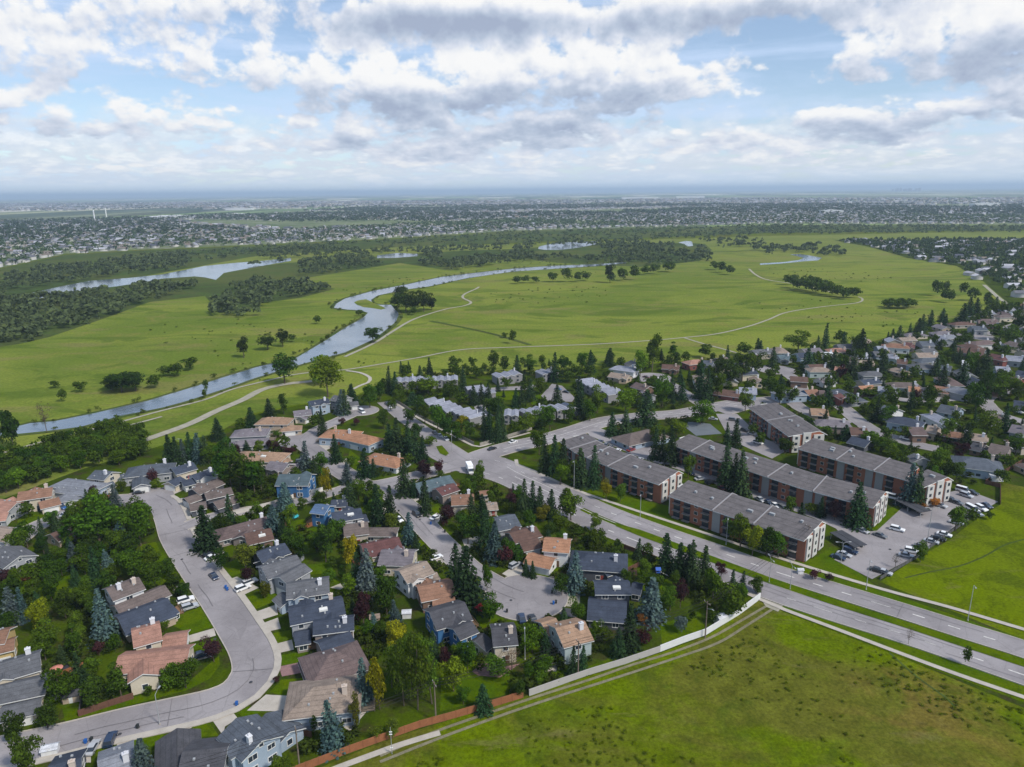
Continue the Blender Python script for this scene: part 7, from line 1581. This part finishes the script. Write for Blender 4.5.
def _thin(p, seed, lo):
    # neighbourhoods with parks and open land between them
    f = np.sin(p[:, 0] / 330. + seed + 1.7 * np.sin(p[:, 1] / 510.)) + np.sin(p[:, 1] / 260. + .9 * np.sin(p[:, 0] / 700. + seed)) + .5 * np.sin(p[:, 0] / 95. + p[:, 1] / 130.)
    return p[f > -lo]
def _keep(d, seed, lo):
    p = d[0]; f = np.sin(p[:, 0] / 330. + seed + 1.7 * np.sin(p[:, 1] / 510.)) + np.sin(p[:, 1] / 260. + .9 * np.sin(p[:, 0] / 700. + seed)) + .5 * np.sin(p[:, 0] / 95. + p[:, 1] / 130.)
    return [a[f > -lo] for a in d]
d2_ = _keep(far_houses('b', SUB2, 3400, 2), 0, 1.4); d3_ = _keep(far_houses('c', SUB3, 11000, 3, 1.3), 1, .8)
SUB4 = [(-60, 212), (256, 209), (700, 204.5), (1080, 205), (1080, 198.2), (700, 199), (256, 202.5), (-60, 204)]
d4_ = _keep(far_houses('d', SUB4, 9000, 4, 2.4), 2, .5)
allp = [np.concatenate([a, b, c]) for a, b, c in zip(d2_, d3_, d4_)]
tag(link('far_suburb', fmesh('far_suburb', allp, np.arange(len(allp[0])))), 'vast suburb of small pale houses reaching the horizon', 'houses', kind='stuff')
# the estate at the park's right rim, dark with trees
EST = [(836, 241), (870, 247), (908, 258), (957, 266), (984, 280), (1004, 290), (1024, 303), (1060, 318), (1060, 240)]
pe = rows_of(sample_poly(EST, 150, rs), 44, 5)
for i, (x, y) in enumerate(pe):
    k = int(rs.choice(5)); o = link('distant_house', HMESH[k], None, (x, y, 0), rs.choice([0, 1.57]) + rs.normal(0, .2)); s_ = rs.uniform(.9, 1.25); o.scale = (s_, s_, rs.uniform(.7, 1.0))
    tag(o, "small house half hidden among dark trees of the estate beyond the park's right rim", 'house', "houses of the estate beyond the park's rim")
    FOOT.append((Vector((x, y)), 6, 5, Vector((1, 0))))

def clump_template(n_, seed, squash=1.0, leaf=.16):
    r = np.random.RandomState(seed); d = r.normal(0, 1, (n_, 3)); d /= np.linalg.norm(d, axis=1)[:, None]; d[:, 2] = np.abs(d[:, 2]) * 1.1 - .25
    c = d * np.array([.42, .42, .42]) * (r.uniform(.6, 1, n_) ** .5)[:, None] + np.array([0, 0, .5]); v, f = quads(c, d, leaf, r); v[:, 2] = np.clip(v[:, 2], .0, 1.0); return v, f
def cone_template(n_, seed):
    r = np.random.RandomState(seed); z = r.uniform(.05, 1, n_) ** 1.3; a = r.uniform(0, 6.28, n_); rad = .26 * (1 - z) + .02
    c = np.stack([np.cos(a) * rad, np.sin(a) * rad, z * .92], 1); d = np.stack([np.cos(a), np.sin(a), np.full(n_, .6)], 1); v, f = quads(c, d, .12, r); v[:, 2] = np.clip(v[:, 2], 0, 1.05); return v, f
def wood(name, label, pts, hr, colr, nq=34, cone=0.25, wmul=1.0, seed=0, cat='trees'):
    r = np.random.RandomState(seed); n_ = len(pts); Vs = []; Fs = []; k0 = 0
    kinds = r.uniform(0, 1, n_) < cone
    for tmpl, sel in ((clump_template(nq, seed + 1), ~kinds), (cone_template(nq, seed + 2), kinds), ):
        for sub in range(3):
            idx = np.where(sel)[0][sub::3]
            if not len(idx): continue
            tv, tf = (clump_template(nq, seed + 3 + sub) if tmpl[0] is not None and not kinds[idx[0]] else cone_template(nq, seed + 9 + sub))
            h = r.uniform(hr[0], hr[1], len(idx)); a = r.uniform(0, 6.28, len(idx)); w = h * r.uniform(.8, 1.2, len(idx)) * wmul
            c, s = np.cos(a), np.sin(a); x = tv[None, :, 0] * w[:, None]; y = tv[None, :, 1] * w[:, None]
            X = x * c[:, None] - y * s[:, None] + pts[idx, 0][:, None]; Y = x * s[:, None] + y * c[:, None] + pts[idx, 1][:, None]; Z = tv[None, :, 2] * h[:, None] + .1
            V = np.stack([X, Y, Z], 2).reshape(-1, 3); F = (tf[None] + (np.arange(len(idx)) * len(tv))[:, None, None]).reshape(-1, 4)
            Vs.append(V); Fs.append(F + k0); k0 += len(V)
    o = link(name, mesh(name, np.concatenate(Vs), np.concatenate(Fs), 'leaf'), color=colr)
    tag(o, label, cat, kind='stuff'); return o
def spread(polys, rs_):
    q = np.concatenate([sample_poly(p, n_, rs_) for p, n_ in polys])
    return open_water(q) if polys[0][1] in (421, 900) else q
r9 = np.random.RandomState(77)
def open_water(p):
    keep_ = []
    for x, y in p:
        u, v = project((x, y, 0))
        if 532 < u < 602 and 246 < v < 257: continue
        if 150 < u < 300 and 262 < v < 285 and v < 287 - .085 * (u - 116) + 7 and v > 274 - .09 * (u - 162): continue
        if 372 < u < 422 and 254 < v < 264: continue
        if 674 < u < 697 and 243 < v < 252: continue
        keep_.append((x, y))
    return np.array(keep_)
wood('riverside_woods', 'dark cottonwood woods filling the river valley left and centre', spread([
   ([(-40, 302), (60, 297), (130, 290), (195, 280), (200, 287), (150, 302), (100, 320), (50, 337), (20, 344), (-40, 352)], 421),
   ([(-40, 290), (0, 277), (60, 267), (110, 266), (115, 276), (60, 284), (10, 294), (-40, 300)], 224), ([(100, 262), (150, 256), (185, 253), (190, 262), (185, 270), (115, 275)], 176),
   ([(213, 302), (240, 286), (256, 281), (300, 283), (333, 290), (300, 297), (265, 305), (256, 318), (225, 318), (213, 315)], 163),
   ([(222, 272), (256, 264), (300, 262), (360, 256), (440, 252), (440, 258), (445, 268), (400, 263), (350, 271), (300, 278), (256, 283), (225, 280)], 421),
   ([(443, 264), (470, 258), (512, 255), (560, 252), (555, 260), (520, 263), (480, 268), (448, 271)], 176),
   ([(545, 252), (600, 247), (640, 243), (705, 247), (712, 262), (660, 266), (630, 264), (560, 262)], 421),
   ([(700, 241), (760, 238), (776, 246), (770, 252), (720, 248)], 61),
   ([(768, 247), (820, 246), (845, 252), (843, 257), (825, 258), (810, 254), (790, 252), (768, 256)], 88),
   ([(256, 252), (300, 249), (400, 250), (540, 244), (640, 240), (640, 243), (540, 250), (400, 254), (300, 258), (256, 260)], 353)], r9), (5, 13), (.080, .108, .046), 30, .15, 1.15, 30)
wood('valley_rim_woods', 'dark scrub and trees on the slope beyond the valley', spread([
   ([(640, 240), (768, 225.5), (1080, 227), (1080, 232), (768, 235), (700, 239)], 900), ([(380, 241), (512, 232.5), (768, 225.5), (640, 240), (512, 243.5), (380, 247)], 420), ([(-40, 292), (40, 270), (256, 247), (380, 241), (380, 246), (256, 254), (60, 285), (-40, 300)], 260)], r9), (5, 11), (.074, .104, .044), 22, .15, 1.2, 40)
wood('suburb_trees', 'street and garden trees scattered through the distant suburb', np.concatenate([spread([(SUB1, 1700), (SUB2, 7000)], r9)]), (7, 13), (.050, .086, .032), 14, .3, 1.1, 50)
wood('horizon_trees', 'faint trees of the furthest suburb below the horizon', np.concatenate([_thin(spread([(SUB3, 15000)], r9), 2, 0.9), spread([(SUB4, 9000)], r9)]), (11, 20), (.038, .062, .03), 8, .2, 1.7, 60)
_ep = sample_poly(EST, 1500, r9); _ep = np.array([q for q in _ep if not blocked(q, 1.0)])
order = np.argsort(_ep[:, 1])
wood('estate_trees', "crowded dark trees of the estate beyond the park's right rim", _ep, (6, 11), (.052, .084, .030), 34, .35, .9, 70)

# brush along the river banks and stray bushes on the meadow
items = []; _q = random.Random(15)
bank = catmull([tuple(P(u, v).xy) for u, v in RIVER], 5); bn = offsets(bank)
wr = [tuple(P(u, v).xy) for u, v in RIVER]
for p_, n_2 in zip(bank, bn):
    for k in range(2):
        if _q.random() < .55: continue
        o_ = _q.uniform(-7, 7); q_ = p_ + n_2 * o_ + Vector((_q.uniform(-2, 2), _q.uniform(-2, 2)))
        if inpoly(q_.x, q_.y, wr): continue
        h = _q.uniform(.8, 3.0); items.append((q_.x, q_.y, h * 1.5, h))
MW = [tuple(P(u, v).xy) for u, v in [(0, 420), (0, 350), (60, 335), (220, 320), (330, 290), (480, 262), (740, 255), (960, 270), (1000, 300), (930, 322), (760, 350), (480, 366), (300, 385), (200, 420)]]
xs = [a[0] for a in MW]; ys = [a[1] for a in MW]
for k in range(2600):
    x, y = _q.uniform(min(xs), max(xs)), _q.uniform(min(ys), max(ys))
    if not inpoly(x, y, MW) or inpoly(x, y, wr): continue
    if math.sin(x * .021 + 1.4 * math.sin(y * .011)) + math.sin(y * .017 + x * .009) < .9: continue
    h = _q.uniform(.4, 1.6); items.append((x, y, h * 1.8, h))
stamp('riverbank_brush', 'low willow brush along the river banks and meadow hollows', [bush(k) for k in range(5)], items, (.070, .096, .012), 'brush')
# rank weeds of the rough field, foreground right
items = []; FW = [tuple(P(u, v).xy) for u, v in [(400, 767), (600, 700), (690, 665), (745, 632), (780, 612), (903, 662), (1030, 712), (1030, 790), (380, 790)]]
xs = [a[0] for a in FW]; ys = [a[1] for a in FW]
for k in range(2600):
    x, y = _q.uniform(min(xs), max(xs)), _q.uniform(min(ys), max(ys))
    if not inpoly(x, y, FW): continue
    if math.sin(x * .13 + 1.4 * math.sin(y * .09)) + math.sin(y * .11 + x * .05) < .35 + _q.uniform(-.6, .6): continue
    h = _q.uniform(.1, .45); items.append((x, y, h * 2.8, h))
stamp('field_weeds', 'rank weeds and tussocks in the rough field', [bush(k) for k in range(5)], items, (.080, .108, .004), 'weeds')

# ---------------------------------------------------------------- labels for every tree, from what stands nearest
def nearest_land(p):
    return min(LAND, key=lambda q: (q[1] - p).length - q[2] * .5)
from collections import defaultdict
MEAD = [((430, 318), 'the river bend grove', 0, 0)]
def article(s): return s if s.startswith('the ') else 'the ' + s
grp = defaultdict(list)
ORDN = ['', 'second', 'third', 'fourth', 'fifth', 'sixth', 'seventh', 'eighth', 'ninth', 'tenth']
NUM = ['zero', 'one', 'two', 'three', 'four', 'five', 'six', 'seven', 'eight', 'nine', 'ten', 'eleven', 'twelve']
GROVES = [('on the open meadow left of the river', 'tree', lambda u, v: u < 300 and v > 330 and v < 410), ('in the grove beside the river islet', 'tree', lambda u, v: 340 < u < 440 and v < 345), ('in the string along the meadow top', 'tree', lambda u, v: 500 < u < 700 and v < 290), ('alone on the middle meadow', 'tree', lambda u, v: 500 < u < 520 and v > 330),
          ('in the long grove on the right meadow', 'tree', lambda u, v: 740 < u < 870 and v < 300), ('in the small clump on the right meadow', 'tree', lambda u, v: 880 < u < 920 and v < 310), ('in the small clump near the pond', 'tree', lambda u, v: 705 < u < 735 and v < 280), ('at the right rim of the meadow', 'tree', lambda u, v: 930 < u < 992 and v < 310)]
for t in TREES:
    root, kind, h, p, label, group = t
    root['group'] = group or (kind + 's among the houses')
    if label: root['label'] = label; continue
    u, v = project((p.x, p.y, 0))
    done = False
    if kind in ('far grove tree', 'olive tree'):
        for k, (where, _, test) in enumerate(GROVES):
            if test(u, v): grp[(kind, where)].append((u, h, root, '')); root['group'] = 'trees ' + where; done = True; break
    if done: continue
    sn, c, r = nearest_land(p)
    uc, vc = project((c.x, c.y, 0))
    du, dv = u - uc, v - vc
    rel = ('right of' if du > 0 else 'left of') if abs(du) > abs(dv) * 1.3 else ('in front of' if dv > 0 else 'behind')
    grp[(kind, article(sn))].append((u, h, root, rel))
for (kind, where), items in grp.items():
    plain = where if where.split()[0] in ('on', 'in', 'at', 'alone') else 'by ' + where
    kk = 'dark meadow tree' if kind == 'far grove tree' else kind
    items.sort(key=lambda q: q[0]); n_ = len(items)
    rels = [q[3] for q in items]
    for i, (u, h, root, rel) in enumerate(items):
        size = 'tall' if h > 12 else ('small' if h < 5 else 'full-grown')
        if n_ == 1: lb = f'{size} {kk} {rel + " " if rel else ""}{where}' if rel else f'{size} {kk} {where}'
        elif len(set(rels)) == n_: lb = f'{size} {kk} {rel} {where}'
        elif n_ == 2:
            other = items[1 - i][1]
            lb = f'{"taller" if h > other else "shorter"} of two {kk}s {plain}'
        else:
            nm = NUM[n_] if n_ < 13 else 'many'
            pos = 'leftmost' if i == 0 else ('rightmost' if i == n_ - 1 else (f'{ORDN[i]} from left' if i < 10 else f'{ORDN[min(9, n_ - 1 - i)]} from right'))
            lb = f'{pos} of {nm} {kk}s {plain}'
        w_ = lb.split()
        if len(w_) > 16: lb = ' '.join(w_).replace(' the ', ' '); w_ = lb.split()
        root['label'] = lb

# ---------------------------------------------------------------- air: a pale even haze from the ground up to just above the camera
hz = MB(); hz.box(-50000, 50000, -300, 66000, -1, 240)
hm = bpy.data.materials.new('haze'); hm.use_nodes = True; t = hm.node_tree; t.nodes.clear()
ho = t.nodes.new('ShaderNodeOutputMaterial'); pv = t.nodes.new('ShaderNodeVolumePrincipled'); pv.inputs['Density'].default_value = 0.000070; pv.inputs['Color'].default_value = (.66, .83, 1.0, 1); pv.inputs['Anisotropy'].default_value = .1
t.links.new(pv.outputs[0], ho.inputs['Volume'])
MAT['haze'] = hm
ho_ = tag(hz.build('haze', 'haze'), kind='stuff')
